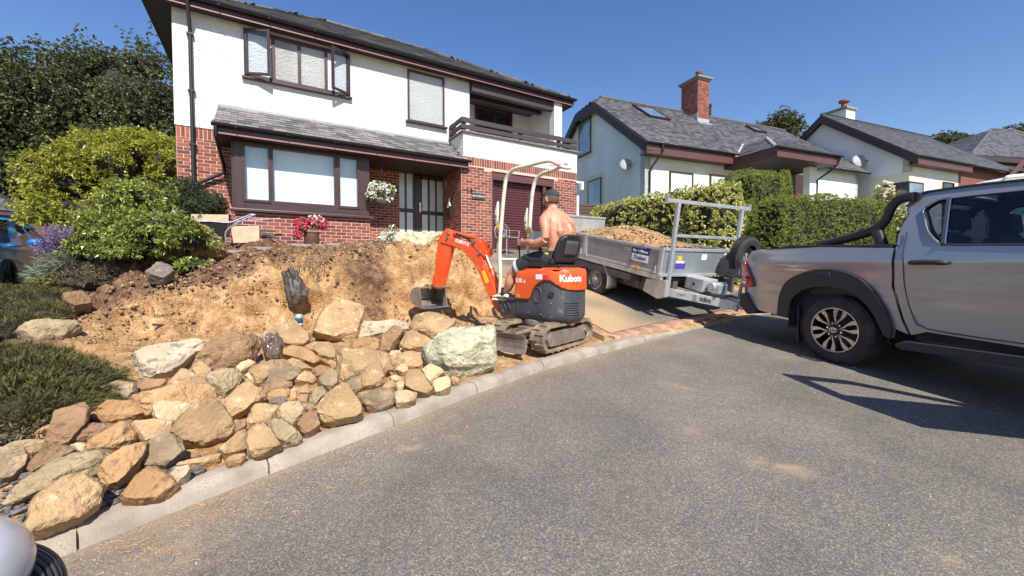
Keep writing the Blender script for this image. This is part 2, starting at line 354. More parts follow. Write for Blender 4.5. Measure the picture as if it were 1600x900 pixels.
def tinted(name, c, a):
    m = bpy.data.materials.new(name); m.use_nodes = True; N = m.node_tree; L = N.links; t = N.nodes.new('ShaderNodeBsdfTransparent'); t.inputs[0].default_value = (*c, 1); g = N.nodes.new('ShaderNodeBsdfGlossy'); g.inputs['Roughness'].default_value = .01; g.inputs[0].default_value = (1, 1, 1, 1)
    f = N.nodes.new('ShaderNodeLayerWeight'); f.inputs[0].default_value = .5; pw_ = N.nodes.new('ShaderNodeMath'); pw_.operation = 'POWER'; pw_.inputs[1].default_value = 4; ma_ = N.nodes.new('ShaderNodeMath'); ma_.operation = 'MULTIPLY_ADD'; ma_.inputs[1].default_value = .8; ma_.inputs[2].default_value = .05; L.new(f.outputs['Facing'], pw_.inputs[0]); L.new(pw_.outputs[0], ma_.inputs[0]); x = N.nodes.new('ShaderNodeMixShader'); L.new(ma_.outputs[0], x.inputs[0]); L.new(t.outputs[0], x.inputs[1]); L.new(g.outputs[0], x.inputs[2]); L.new(x.outputs[0], N.nodes['Material Output'].inputs[0]); return m
glass_c = tinted('clear_glass', (.94, .97, .98), 1)
glass_d = mat('dark_glass', (.02, .022, .028), rough=.04, spec=.8, coat=.6)
railm = mat('dark_stained_timber', (.05, .042, .045), (.035, .03, .03), rough=.7, scale=6, stretch=(.3, 1, 8), bump=.3, bscale=60)
white_m = mat('white_plastic', (.8, .8, .78), rough=.4)
galv = mat('galvanised_steel', (.60, .62, .62), (.48, .50, .51), rough=.45, metal=.55, scale=9, bump=.05, bscale=60, rvar=.1)
lead = mat('lead_flashing', (.42, .42, .42), (.3, .3, .3), rough=.6, scale=5)
# ------------------------------------------------------------------ ground height
AZ = R(30.87); CU, SU = math.cos(AZ), math.sin(AZ)
def qc(x, y): return CU*x+SU*y, -SU*x+CU*y
def W(q, c, z=0): return Vector((CU*q-SU*c, SU*q+CU*c, z))
FH = Frame((0, 0, 0), AZ)                       # x = q (along the house front), y = c (depth), z up
KQ = [-9, -6, -3.1, -1.6, -.79, -.009, .818, 1.656, 2.56, 3.46, 4.42, 5.46, 7.89, 10, 14, 20, 40]
KC = [-2, -.2, 1.55, 2.28, 2.67, 2.92, 3.145, 3.40, 3.61, 3.73, 3.83, 3.92, 4.04, 3.95, 3.3, 2.1, -2]
def road_z(y):
    y = np.asarray(y, dtype=float); return np.where(y < 12, .09*np.maximum(y, -4), 1.08+.06*(y-12))
def sm(a, b, x): t = np.clip((x-a)/(b-a), 0, 1); return t*t*(3-2*t)
def kc(q): return np.interp(q, KQ, KC)
def H0(x, y):
    """ground height without the roughness"""
    x = np.asarray(x, dtype=float); y = np.asarray(y, dtype=float); q, c = qc(x, y); k = kc(q); d = c-k
    yk = SU*q+CU*k; zk = road_z(yk)+.085; zr = road_z(y)
    zc = np.interp(q, [-12, -5, -3, -2.2, -1.4, -.3, 1, 3.9], [1.0, 1.0, 1.0, 1.15, 1.5, 1.75, 1.9, 1.95])
    c1 = np.interp(q, [-4, -2, -.6, .4, 4], [4.6, 5.3, 6.15, 6.35, 6.35]); c2 = np.interp(q, [-4, -2.2, -1, -.2, 1, 4], [8.4, 8.3, 7.7, 7.3, 7.15, 7.2])
    zb = np.interp(q, [-6, -2, 0, 4], [.66, .7, .66, .66])
    fr = np.clip((c-k)/np.maximum(c1-k, .5), 0, 1); z = zk+(zb-zk)*fr
    z = z+(zc-zb)*sm(0, 1, (c-c1)/(c2-c1))+(2.03-zc)*sm(c2, 9.8, c)*sm(-3.0, -2.2, q)
    z = z+.16*np.exp(-((q-3.0)**2/.55+(c-7.25)**2/.5))-.07*np.exp(-((q-2.45)**2/.03+(c-7.1)**2/.4))
    zd = zr_drive(q, c); z = z+(zd-z)*sm(3.35, 4.0, q)
    zg = np.minimum(zk+.16*np.maximum(d, 0), 3.3); z = z+(zg-z)*sm(8.75, 9.4, q)
    far = sm(14, 30, c)*sm(-8, -3, q); z = z+(np.maximum(z, 3.4)-z)*far
    return np.where(d < .05, zr-.05, z)
def zr_drive(q, c):
    k = kc(q); yk = SU*q+CU*k; z0 = road_z(yk)+.04; t = np.clip((c-k)/(9.95-k), 0, 1); return z0+(2.03-z0)*t
def H(x, y): return float(H0(x, y))
def hit(px, py, zoff=0.):
    d = ray(px, py); t = 1.2; o = Vector((0, 0, CAMZ)); last = t
    while t < 60:
        p = o+d*t
        if p.z < H(p.x, p.y)+zoff: break
        last = t; t += .05+.01*t
    a, b = last, t
    for _ in range(20):
        m = (a+b)/2; p = o+d*m
        if p.z < H(p.x, p.y)+zoff: b = m
        else: a = m
    return o+d*b
def fbm(x, y, z, sc, oct_=4, seed=0.):
    return noise.fractal(Vector((x*sc+seed, y*sc, z*sc)), 1, 2, oct_)
# one ground sheet: close-set near the bank, wide out to the horizon
xs = np.concatenate([-np.geomspace(600, 9, 26), np.arange(-8.6, 3.4, .04), np.arange(3.4, 12, .4), np.geomspace(12.5, 600, 24)])
ys = np.concatenate([[-60, -20, -8, -3, 0], np.arange(1.0, 8.6, .04), np.arange(8.6, 16, .4), np.geomspace(16.5, 900, 26)])
GX, GY = np.meshgrid(xs, ys); GZ = H0(GX, GY); Q, C = qc(GX, GY); D = C-kc(Q)
mask = (D > .25) & (Q < 4.2) & (GX > -8.6) & (GX < 3.4) & (GY > 1) & (GY < 8.6)
c1g = np.interp(Q, [-4, -2, -.6, .4, 4], [4.6, 5.3, 6.15, 6.35, 6.35])
DX = np.zeros_like(GZ); top = np.clip(sm(6.75, 7.25, C)*.75*(1-.7*sm(1.6, 2.4, Q))+sm(-1.1, -2.5, Q)*.8+.12*sm(.2, -.6, Q), 0, 1.1)
top = np.maximum(top, .75*np.exp(-((Q-1.35)**2/.25+(C-6.9)**2/.6)))
for i, j in zip(*np.nonzero(mask)):
    x, y = GX[i, j], GY[i, j]; z = GZ[i, j]; q, c, d = Q[i, j], C[i, j], D[i, j]
    bank = float(sm(c1g[i, j]-.3, c1g[i, j]+.3, c)); amp = .25+.75*bank
    e = min(1, (d-.25)/.5)*float(1-sm(3.6, 4.2, q))
    n1 = fbm(x, y, z*1.5, .9, 3); n2 = fbm(x, y, z*1.2, 3.1, 4, 9); n3 = 1-abs(noise.noise(Vector((x*5.2, y*5.2, z*5.2))))*2.2; n4 = fbm(x, y, z, 13, 3, 4)
    gully = (-abs(noise.noise(Vector((q*1.7+3, c*.45, 2)))) * .45-.10*abs(noise.noise(Vector((q*7, c*1.2, 5)))))*bank
    GZ[i, j] += e*amp*(.10*n1+.085*n2+.035*n3+.032*n4+gully*.5)
    lip = math.exp(-((c-7.2)/.22)**2)*(q < 3); DX[i, j] = e*bank*(.13*n2+.04*n4+.10*n1)-e*lip*.10*(1+1.4*n2)
V = np.stack([GX+SU*DX, GY-CU*DX, GZ], -1).reshape(-1, 3); ny, nx = GX.shape
I = np.arange(ny*nx).reshape(ny, nx); F = np.stack([I[:-1, :-1], I[:-1, 1:], I[1:, 1:], I[1:, :-1]], -1).reshape(-1, 4)
grass_far = mat('rough_grass', (.07, .10, .03), (.12, .13, .05), rough=.9, scale=2)
ground = raw('ground', V, F, [soil, grass_far], smooth=True); ground['kind'] = 'structure'
fm = np.zeros((ny-1, nx-1), dtype=np.int32); fm[(Q[:-1, :-1] > 9.2) | (C[:-1, :-1] > 11) | (GX[:-1, :-1] < -9)] = 1
ground.data.polygons.foreach_set('material_index', fm.ravel())
a_ = ground.data.attributes.new('topsoil', 'FLOAT', 'POINT'); a_.data.foreach_set('value', top.ravel().astype(np.float32))
def HG(x, y):
    """height of the built ground near the bank (nearest grid vertex)"""
    i = int(np.argmin(abs(ys-y))); j = int(np.argmin(abs(xs-x))); return float(GZ[i, j])
# ------------------------------------------------------------------ road, driveway
def sheet(name, m, us, vs, fn, dust):
    P = []; D_ = []
    for v in vs:
        for u in us:
            x, y, z = fn(u, v); P.append((x, y, z)); D_.append(dust(x, y))
    n = len(us); I = np.arange(len(us)*len(vs)).reshape(len(vs), n)
    F = np.stack([I[:-1, :-1], I[:-1, 1:], I[1:, 1:], I[1:, :-1]], -1).reshape(-1, 4)
    o = raw(name, P, F, m, smooth=True); o['kind'] = 'structure'
    a = o.data.attributes.new('dust', 'FLOAT', 'POINT'); a.data.foreach_set('value', np.array(D_, dtype=np.float32)); return o
def rp_(px, py):
    d = ray(px, py); t = CAMZ/(.09*d.y-d.z); return Vector((d.x*t, d.y*t, .09*d.y*t))
spots = [(1240, 735, .10, .035, .7), (1045, 600, .12, .03, .55), (1075, 607, .07, .02, .5), (1085, 675, .1, .06, .35), (1150, 705, .12, .04, .2), (640, 697, .08, .03, .6), (720, 685, .1, .03, .5), (1180, 722, .05, .03, .5),
         (1150, 590, .2, .05, .2), (700, 775, .1, .1, .12), (990, 800, .15, .2, .1), (1250, 545, .6, .1, .25), (280, 850, .25, .12, .35), (1490, 880, .06, .02, .35), (1240, 560, .3, .05, .25)]
spots = [(rp_(a, b), c, d, e) for a, b, c, d, e in spots]
def road_dust(x, y):
    q, c = qc(x, y); k = float(kc(q)); s = .40*math.exp(-((k-c)/.10)**1.0) if c <= k and q < 5 else 0
    s += .12*math.exp(-((k-c-.3)/.5)**2)*(noise.noise(Vector((x*2, y*2, 0)))+.6)
    for P, a, b, e in spots:
        u = (x-P.x)*.98-(y-P.y)*.2; v = (x-P.x)*.2+(y-P.y)*.98; r = (u/a)**2+(v/(b*2))**2
        if r < 5: s += e*math.exp(-r)*(.7+1.5*noise.noise(Vector((x*13, y*13, 0))))
    return max(0, s)
qs = np.concatenate([np.arange(-9, -3, .5), np.arange(-3, 9, .07), np.arange(9, 40, .6)])
ts = np.concatenate([np.arange(0, 5, .06), np.arange(5, 30, 1.)])
def rf(q, t):
    c = float(kc(q))+.03-t; p = W(q, c); return (p.x, p.y, float(road_z(p.y)))
sheet('road', asph, qs, ts, rf, road_dust)
def drive_dust(x, y):
    q, c = qc(x, y); s = 1.05*(1-float(sm(4.3, 6.1, q+.35*math.sin(c*1.7))))*(1-.6*float(sm(5.8, 7.5, c)))
    return max(0, s+.5*noise.noise(Vector((x*1.5, y*1.5, 1)))-.03)
sheet('driveway', drive_m, np.arange(4.05, 8.86, .08), np.arange(0, 1.001, .012), lambda q, t: (lambda c: (*W(q, c)[:2], float(zr_drive(q, c))+.012))(float(kc(q))+.34+t*(9.97-float(kc(q))-.34)), drive_dust)
# ------------------------------------------------------------------ kerb
kerb = struct('kerb')
JJ = [(-3.9, -.05), (-3.30, .62), (-2.68, 1.25), (-2.05, 1.89), (-1.505, 2.5), (-.912, 3.12), (-.324, 3.77), (.345, 4.41), (1.058, 4.98), (1.824, 5.56), (2.67, 6.17), (3.45, 6.72), (4.25, 7.25), (5.05, 7.72), (5.9, 8.1)]
for i in range(len(JJ)-1):
    a, b = Vector((*JJ[i], 0)), Vector((*JJ[i+1], 0)); d = (b-a).normalized(); n = Vector((-d.y, d.x, 0)); L = (b-a).length
    ha, hb = [(.102 if j <= 8 else .075 if j == 9 else .035) for j in (i, i+1)]; g = .0035 if i != 3 else .006
    N_ = 14; prof = [(.0, -.12), (.0, .55), (.028, .86), (.045, .96), (.06, 1.0), (.13, 1.0), (.13, -.12)]; v = []; f = []
    for s in range(N_+1):
        t = s/N_; t_ = (g/L)+t*(1-2*g/L); p = a+d*L*t_; hh = ha+(hb-ha)*t; zr = float(road_z(p.y))
        ch = 1-.06*(s in (0, N_))
        for u, z in prof:
            jz = .0025*noise.noise(Vector((p.x*7, p.y*7+u*40, i)))
            v.append(tuple(p+n*(u+jz))+()) if False else v.append((p.x+n.x*(u+jz), p.y+n.y*(u+jz), zr+(hh*z*ch if z > 0 else -.1)+jz))
    m = len(prof); f = [(s*m+k, s*m+(k+1) % m, (s+1)*m+(k+1) % m, (s+1)*m+k) for s in range(N_) for k in range(m)]+[tuple(range(m)), tuple(range(N_*m, N_*m+m))[::-1]]
    B = MB(); B.add(v, f); B.build('kerb_stone', concrete, kerb, smooth=50)
pav = struct('brick_paver_strip')
pm = mat('paver_brick', (.42, .22, .15), (.5, .33, .24), rough=.9, scale=9, rnd_=.25, bump=.4, bscale=80, bdist=.004)
B = MB(); B.box(-.048, .048, -.1, .1, -.05, .0); base = B.build('paver', pm, pav, bevel=.004); first = True
q = 4.0
while q < 8.7:
    for r in (0, 1):
        k = float(kc(q))+.15+.105+r*.0; 
        if r: continue
        o = base if first else base.copy()
        if not first: col.objects.link(o)
        first = False; p = W(q, k); o.parent = pav; o.location = (p.x, p.y, float(zr_drive(q, k))+.022+random.uniform(-.003, .003)); o.rotation_euler = (random.uniform(-.02, .02), 0, AZ+random.uniform(-.03, .03))
    q += .103
B = MB(); P = [at(905, 514, 5.75), at(945, 526, 5.3)]
B.bar((P[0].x, P[0].y, H(P[0].x, P[0].y)+.03), (P[1].x, P[1].y, H(P[1].x, P[1].y)+.03), .03, .1)
tag_b = B.build('edging_board', mat('weathered_board', (.42, .31, .2), (.33, .24, .15), rough=.9, scale=20, stretch=(1, 8, 8)), None, bevel=.004)
props(tag_b, 'weathered tan timber edging board lying between soil and driveway', 'board')
# slate chips, stones and clods: nobody could count them
def chunks(name, mats, n, place, size, kind='stuff', flat=.55, parent=None):
    base_v = np.array([(-1, -1, -1), (1, -1, -1), (1, 1, -1), (-1, 1, -1), (-.6, -.7, 1), (.7, -.6, 1), (.6, .7, 1), (-.7, .6, 1)], dtype=float)
    fb = np.array([(3, 2, 1, 0), (4, 5, 6, 7), (0, 1, 5, 4), (1, 2, 6, 5), (2, 3, 7, 6), (3, 0, 4, 7)])
    V = []; F = []; k = 0
    for i in range(n):
        p = place(i)
        if p is None: continue
        s = size()*np.array([random.uniform(.7, 1.3), random.uniform(.5, 1.1), flat*random.uniform(.5, 1.3)])
        v = (base_v+np.random.uniform(-.3, .3, (8, 3)))*s; a = random.random()*6.28; b = random.uniform(-.5, .5); ca, sa, cb, sb = math.cos(a), math.sin(a), math.cos(b), math.sin(b)
        v = v @ np.array([[1, 0, 0], [0, cb, sb], [0, -sb, cb]]) @ np.array([[ca, sa, 0], [-sa, ca, 0], [0, 0, 1]])
        V.append(v+np.array(p)); F.append(fb+8*k); k += 1
    o = raw(name, np.concatenate(V), np.concatenate(F), mats, parent); o['kind'] = kind; return o
def chipmat(name, a, b): 
    m = leafmat(name, a, b, 4, 0.0, .7); return m
def bankpt(i):
    for _ in range(50):
        q = random.uniform(-3.2, 3.9); c = float(kc(q))+random.uniform(.3, 5.3); 
        if c > 8.4: continue
        if random.random() > (.35 if c < 5.5 else 1): continue
        p = W(q, c)
        if p.y < 1.2 or p.x < -8: continue
        return (p.x, p.y, HG(p.x, p.y)+.005)
chunks('soil_clods', chipmat('clod', (.24, .14, .07), (.42, .27, .14)), 6500, bankpt, lambda: random.choice([.005, .007, .01, .018])*random.uniform(.6, 1.3), flat=.8)
chunks('dark_root_clods', chipmat('dark_clod', (.11, .065, .04), (.24, .15, .09)), 3000, lambda i: (lambda p: p if p and (qc(p[0], p[1])[1] > 6.6 and qc(p[0], p[1])[0] < 1.7 or qc(p[0], p[1])[0] < -1.7) else None)(bankpt(i)), lambda: random.uniform(.006, .022), flat=.9)
def chippt(i):
    q = random.uniform(-2.6, -.35); c = float(kc(q))+random.triangular(.14, 1.3, .2)*(1 if q < -.6 else .3); c = max(c, float(kc(q))+.15); p = W(q, c); return (p.x, p.y, HG(p.x, p.y)+.012)
chunks('slate_chippings', chipmat('slate_chip', (.06, .055, .055), (.19, .175, .165)), 3000, chippt, lambda: random.uniform(.008, .024), flat=.3)
def kerbgrit(i):
    q = random.uniform(-2.2, 4.8); k = float(kc(q))-random.triangular(.0, .5, .02)-.005; p = W(q, k); return (p.x, p.y, float(road_z(p.y))+.002)
chunks('road_grit', chipmat('grit', (.22, .13, .07), (.5, .36, .2)), 2500, kerbgrit, lambda: random.uniform(.0015, .005), flat=.6)
chunks('scattered_stone_crumbs', chipmat('stone_crumb', (.3, .19, .1), (.6, .47, .3)), 900, lambda i: (lambda q: (lambda p: (p.x, p.y, float(road_z(p.y))+.002))(W(q, float(kc(q))-random.uniform(.02, 3.4))))(random.uniform(-1.5, 8)), lambda: random.uniform(.0015, .0045), flat=.7)
# ------------------------------------------------------------------ bricks and slates
BL, BH, J = .225, .075, .014
class Bricks:
    def __init__(s, parent, off, best=300): s.p = parent; s.off = Vector(off); s.items = []; s.best = best
    def wall(s, plane, k, a0, a1, z0, z1, holes=(), face=-1, soldier=None):
        """plane 'c': wall at depth k, a=q.  plane 'q': wall at q=k, a=c.  soldier: height of the soldier course at the top"""
        zt = z1-(soldier or 0); row = 0; z = z0
        def put(x0, x1, za, zb, sold=False):
            xm, zm = (x0+x1)/2, (za+zb)/2
            for h0, h1, g0, g1 in holes:
                if x0 < h1 and x1 > h0 and za < g1 and zb > g0:
                    if zm > g0 and zm < g1:
                        if x0 < h0 and x1 > h0: x1 = h0
                        elif x1 > h1 and x0 < h1: x0 = h1
                        elif x0 >= h0 and x1 <= h1: return
                    else: return
            if x1-x0 < .03: return
            s.items.append((plane, k, x0+J/2, x1-J/2, za+J/2, zb-J/2, face))
        while z < zt-.03:
            x = a0-(BL/2 if row % 2 else 0)
            while x < a1: put(max(x, a0), min(x+BL, a1), z, min(z+BH, zt)); x += BL
            z += BH; row += 1
        if soldier:
            x = a0
            while x < a1: put(x, min(x+BH, a1), zt, z1, True); x += BH
    def build(s):
        def wc(it):
            pl, k, x0, x1, z0, z1, f = it; xm, zm = (x0+x1)/2, (z0+z1)/2
            return W(xm, k, zm) if pl == 'c' else W(k, xm, zm)
        def score(it):
            p = wc(it); return -((p-Vector((0, 0, CAMZ))).length)+(-50 if abs(p.x/p.y) > 1.27 else 0)+(-3 if p.z < 1.9 else 0)+(-6 if it[0] == 'q' else 0)
        s.items.sort(key=score, reverse=True)
        B = MB(); B.box(-.5, .5, -.5, .5, -.5, .5); base = None
        M2 = MB()
        for i, it in enumerate(s.items):
            pl, k, x0, x1, z0, z1, f = it; jt = random.uniform(.003, .007); t = .012
            if pl == 'c': ce = Vector(((x0+x1)/2, k+f*(jt-t/2)*1., (z0+z1)/2)); sc = (x1-x0, t, z1-z0)
            else: ce = Vector((k+f*(jt-t/2), (x0+x1)/2, (z0+z1)/2)); sc = (t, x1-x0, z1-z0)
            if i < s.best:
                if base is None: o = base = B.build('brick', brick_m, s.p)
                else: o = base.copy(); col.objects.link(o)
                o.location = ce-s.off; o.scale = sc
            else: h = [v/2 for v in sc]; M2.box(ce.x-h[0], ce.x+h[0], ce.y-h[1], ce.y+h[1], ce.z-h[2], ce.z+h[2])
        if M2.v: o = M2.build('brickwork', brickfar_m, s.p, off=s.off); o['kind'] = 'stuff'
def slates(parent, name, P0, ux, up, length, rows, poly=None, w=.25, gauge=.2, singles=0, off=(0, 0, 0), t=.006, m=None):
    """courses of slates from eave point P0, along unit ux, up the slope unit up; poly(u,v)->bool keeps"""
    ux = Vector(ux).normalized(); up = Vector(up).normalized(); n = ux.cross(up).normalized()
    if n.z < 0: n = -n
    M2 = MB(); base = None; cnt = 0
    for r in range(rows):
        x = -(w/2 if r % 2 else 0)
        while x < length:
            x0 = max(0, x); x1 = min(length, x+w); x += w
            if x1-x0 < .04: continue
            u = (x0+x1)/2; v = (r+.5)*gauge
            if poly and not poly(u, v): continue
            c = Vector(P0)+ux*u+up*v+n*(.012+random.uniform(0, .004)); hl = (x1-x0)/2-.003; tilt = up*(gauge*.62)+n*-.006
            if cnt < singles:
                if base is None:
                    b = MB(); b.box(-.5, .5, -.5, .5, -.5, .5); o = base = b.build('slate', slate_m, parent)
                else: o = base.copy(); col.objects.link(o)
                y = tilt.normalized(); z = ux.cross(y).normalized(); mm = Matrix((ux, y, z)).transposed().to_4x4(); mm.translation = c-Vector(off)
                o.matrix_local = mm @ Matrix.Diagonal((hl*2, gauge*1.24, t, 1)); cnt += 1
            else: M2.obox(c, ux*hl, tilt, n*t/2)
    if M2.v: o = M2.build(name, m or slatefar_m, parent, off=off); o['kind'] = 'stuff'
def roofplane(parent, name, poly, off, under=.04, gauge=.2, w=.25, singles=0, fallback=None):
    """poly: 3D points, first two = the eave edge (left to right seen from outside)"""
    P = [Vector(p) for p in poly]; ux = (P[1]-P[0]).normalized(); n = ux.cross((P[2]-P[1])).normalized()
    if n.z < 0: n = -n
    up = n.cross(ux).normalized()
    if up.z < 0: up = -up
    B = MB(); k = len(P); B.add(P+[p-n*under for p in P], [tuple(range(k)), tuple(range(k, 2*k))[::-1]]+[(i, (i+1) % k, k+(i+1) % k, k+i) for i in range(k)])
    B.build(name, roofbase, parent, off=off)
    uv = [((p-P[0]).dot(ux), (p-P[0]).dot(up)) for p in P]; u0 = min(a for a, _ in uv); L = max(a for a, _ in uv)-u0; h = max(b for _, b in uv)
    uv2 = [(a-u0, b) for a, b in uv]
    slates(parent, 'slate_courses', P[0]+ux*u0, ux, up, L, int(h/gauge)+1, lambda a, b: inside((a, min(b, h-.001)), uv2), w, gauge, singles, off)
def win(parent, name, x0, x1, z0, z1, y, mull=(), fr=.06, dep=.07, off=(0, 0, 0), frame_m=None, glass=None, sill=True, label=None, blind=None, P=None):
    """window in plane y (front face at y-..): frame with mullions, panes as sub-parts"""
    frame_m = frame_m or brown; B = MB(); P = P or (lambda a, b, c: (a, b, c))
    bx = lambda M_, a0, a1, b0, b1, c0, c1: M_.box(a0, a1, b0, b1, c0, c1)
    bx(B, x0, x0+fr, y-.02, y+dep, z0, z1); bx(B, x1-fr, x1, y-.02, y+dep, z0, z1); bx(B, x0+fr, x1-fr, y-.02, y+dep, z0, z0+fr); bx(B, x0+fr, x1-fr, y-.02, y+dep, z1-fr, z1)
    for m_ in mull: bx(B, m_-fr*.6, m_+fr*.6, y-.022, y+dep, z0+fr, z1-fr)
    f = B.build(name, frame_m, parent, off=off, bevel=.006)
    if label: f['label'] = label
    e = [x0+fr]+[v for m_ in mull for v in (m_-fr*.6, m_+fr*.6)]+[x1-fr]
    for i in range(0, len(e), 2):
        g = MB(); g.box(e[i], e[i+1], y+.02, y+.026, z0+fr, z1-fr); g.build('pane', glass or glass_d, f, off=off)
    if sill: s = MB(); s.box(x0-.06, x1+.06, y-.09, y+.02, z0-.045, z0); s.build('sill', frame_m, f, off=off, bevel=.006)
    return f
# ------------------------------------------------------------------ the main house (frame: q along the front, c depth)
HO = (4.0, 10.5, 2.03)
def fq(px, py, c): return FH.hit(px, py, c)
house = thing('detached_house', 'two storey house, white render above red brick, with a balcony over its garage', 'house', W(*HO), (0, 0, AZ))
CM, CB, CG, CD = 10.9, 10.2, 10.0, 11.3
ZB, ZE = 4.48, 6.86             # top of brickwork, soffit
q0 = fq(270, 100, CM)[0]; qR = fq(901.6, 235, CG)[0]; qG = fq(724, 205, CG)[0]; qGb = fq(721, 320, CG)[0]
qb0, qb1 = fq(367, 270, CB)[0], fq(578, 360, CB)[0]
mw = MB(); mw.box(q0, qG+.6, CM, CM+.3, ZB, ZE+.1)
mw.box(q0, q0+.3, CM+.3, 17.6, 1.5, ZE+.1); mw.box(q0+.3, qR, 17.4, 17.7, 1.5, ZE+.1); mw.box(qR-.3, qR, 12.6, 17.4, 1.5, ZE+.1)
mw.box(qG, qR, CG, CG+.25, ZB, fq(724, 204, CG)[1]-.04)          # balcony front
mw.box(qG, qG+.25, CG+.25, CM, ZB-.5, fq(724, 204, CG)[1]-.04)    # left return
qcol0 = fq(866, 200, 10.72)[0]; qcol1 = fq(878, 200, 10.72)[0]
mw.box(qcol0, qcol1, 10.72, 10.97, ZB+.25, ZE+.05)                # right column
mw.box(qcol1-.25, qcol1-.003, 10.97, 12.6, ZB, ZE+.05); mw.box(qG+.6, qcol1-.25, 12.3, 12.6, ZB, ZE+.05)
mw.box(qG+.3, qG+.6, CM+.3, 12.6, ZB, ZE+.05); mw.box(qG+.25, qcol1, CG+.3, 12.3, ZB-.1, ZB+.25)
mw.build('rendered_wall', render_w, house, off=HO)
mo = MB()
mo.box(q0+.02, qb0+.02, CM+.02, CM+.25, 1.2, ZB-.002); mo.box(qb0, qb1, CB, CB+.2, 1.2, fq(470, 333, CB)[1]); mo.box(qb1-.2, qb1, CB+.2, CD, 1.2, fq(470, 333, CB)[1])
qd0, qd1 = fq(624, 300, CD)[0], fq(697, 300, CD)[0]
mo.box(qb0+.3, qd0, CD, CD+.25, 1.2, 4.4); mo.box(qGb, qGb+.22, CG+.2, CD+.2, 1.2, 4.45)
gx0, gx1 = fq(768, 300, CG)[0], fq(866, 300, CG)[0]; gzt = fq(768, 267, CG)[1]
mo.box(qGb, gx0, CG, CG+.2, 1.6, ZB-.002); mo.box(gx1, qR-.01, CG, CG+.2, 1.6, ZB-.002); mo.box(gx0, gx1, CG, CG+.2, gzt, ZB-.002); mo.box(qR-.22, qR-.01, CG+.2, 17.4, 1.6, ZB-.002)
wallp = mo.build('brick_wall', mortar, house, off=HO)
BR = Bricks(wallp, HO)
zsill = fq(470, 332, CB)[1]
BR.wall('c', CM+.02, q0+.02, qb0+.35, 1.5, ZB-.005, soldier=.225)
BR.wall('c', CB, qb0, qb1, 1.6, zsill-.02); BR.wall('q', qb1, CB+.01, CD, 1.6, zsill-.02, face=1)
BR.wall('c', CD, qb1-.05, qd0, 1.6, 4.4); BR.wall('q', qGb, CG+.01, CD, 1.6, 4.45, face=-1)
BR.wall('c', CG, qGb, qR-.01, 1.75, ZB-.005, holes=[(gx0, gx1, 1.5, gzt)], soldier=.225)
BR.wall('q', q0+.02, CM+.03, CM+1.2, 1.5, ZB-.005, face=-1, soldier=.225)
BR.build()
# main roof: hipped slates, gutter, fascia, soffit
ov = .45; ovf = .24; e0, e1 = q0-ov, fq(896, 165, CM-ovf)[0]; cf, cb = CM-ovf, 18.1; zf = 7.03; pit = math.tan(R(31.5)); hw = (cb-cf)/2; zr_ = zf+hw*pit
A, B_, C_, D_ = (e0, cf, zf), (e1, cf, zf), (e1, cb, zf), (e0, cb, zf); r0, r1 = (e0+hw, cf+hw, zr_), (e1-hw, cf+hw, zr_)
rf_ = MB(); rf_.box(e0+.02, e1-.02, cf+.02, cb-.02, zf-.05, zf-.01); roof_p = rf_.build('roof', roofbase, house, off=HO)
for nm, pl in (('front_slope', [A, B_, r1, r0]), ('right_slope', [B_, C_, r1]), ('back_slope', [C_, D_, r0, r1]), ('left_slope', [D_, A, r0])): roofplane(roof_p, nm, pl, HO)
rt = MB()
for a, b in ((A, r0), (B_, r1), (r0, r1)):
    a, b = Vector(a), Vector(b); n_ = int((b-a).length/.45)
    for i in range(n_): rt.tube([a.lerp(b, i/n_)+Vector((0, 0, .015)), a.lerp(b, (i+.97)/n_)+Vector((0, 0, .02))], .06, 7)
rt.build('ridge_tiles', slatefar_m, roof_p, off=HO)
fa = MB(); fa.box(e0, e1, cf-.02, cf+.005, ZE-.02, zf-.03); fa.box(e0-.02, e0+.005, cf, cb, ZE-.02, zf-.03); fa.box(e1-.005, e1+.02, cf, cb, ZE-.02, zf-.03); fa.build('fascia', brown, house, off=HO, bevel=.004)
fa = MB(); fa.box(e0+.01, e1-.01, cf-.035, cf-.02, ZE-.035, ZE-.012); fa.build('fascia_trim', mat('trim_pink', (.30, .13, .12), rough=.4), house, off=HO)
fa = MB(); fa.box(e0+.006, e1-.006, cf+.006, CM+.1, ZE, ZE+.02); fa.box(e0+.006, q0+.1, CM+.1, cb, ZE, ZE+.02); fa.box(qG+.2, e1-.01, CM+.1, 12.4, ZE, ZE+.02); fa.build('soffit', soffit_m, house, off=HO)
fa = MB(); fa.box(qG+.62, qcol0-.005, 10.76, 10.94, ZE-.28, ZE-.001); fa.box(qG+.62, qcol0-.02, 11.4, 11.55, ZE-.2, ZE-.001); fa.build('balcony_beam', soffit_m, house, off=HO)
def gutter(x0, x1, y, z, r=.058):
    g = MB(); n = 8; v = []; f = []
    for x in (x0, x1):
        for i in range(n+1): a = math.pi+math.pi*i/n; v.append((x, y+r*math.cos(a), z+r*math.sin(a)))
    f = [(i, i+1, n+2+i, n+1+i) for i in range(n)]+[tuple(range(n+1)), tuple(range(n+1, 2*n+2))]
    g.add(v, f); x = x0+.4
    while x < x1: g.box(x-.012, x+.012, y-r-.004, y+r, z-r-.006, z-r+.01); x += .9
    return g
gutter(e0-.03, e1+.03, cf-.085, zf-.01, .07).build('gutter', black, house, off=HO, smooth=40)
dp = MB(); qp = fq(300, 150, CM)[0]
dp.tube([(qp, cf-.085, zf-.05), (qp, cf-.085, zf-.16), (qp, CM-.06, ZE-.42), (qp, CM-.06, ZE-.55), (qp, CM-.06, 1.6)], .036, 12)
for z in (ZE-.5, 5.2, 4.1, 3.0): dp.box(qp-.06, qp+.06, CM-.1, CM+.02, z-.018, z+.018)
dp.build('drainpipe', black, house, off=HO, smooth=50)
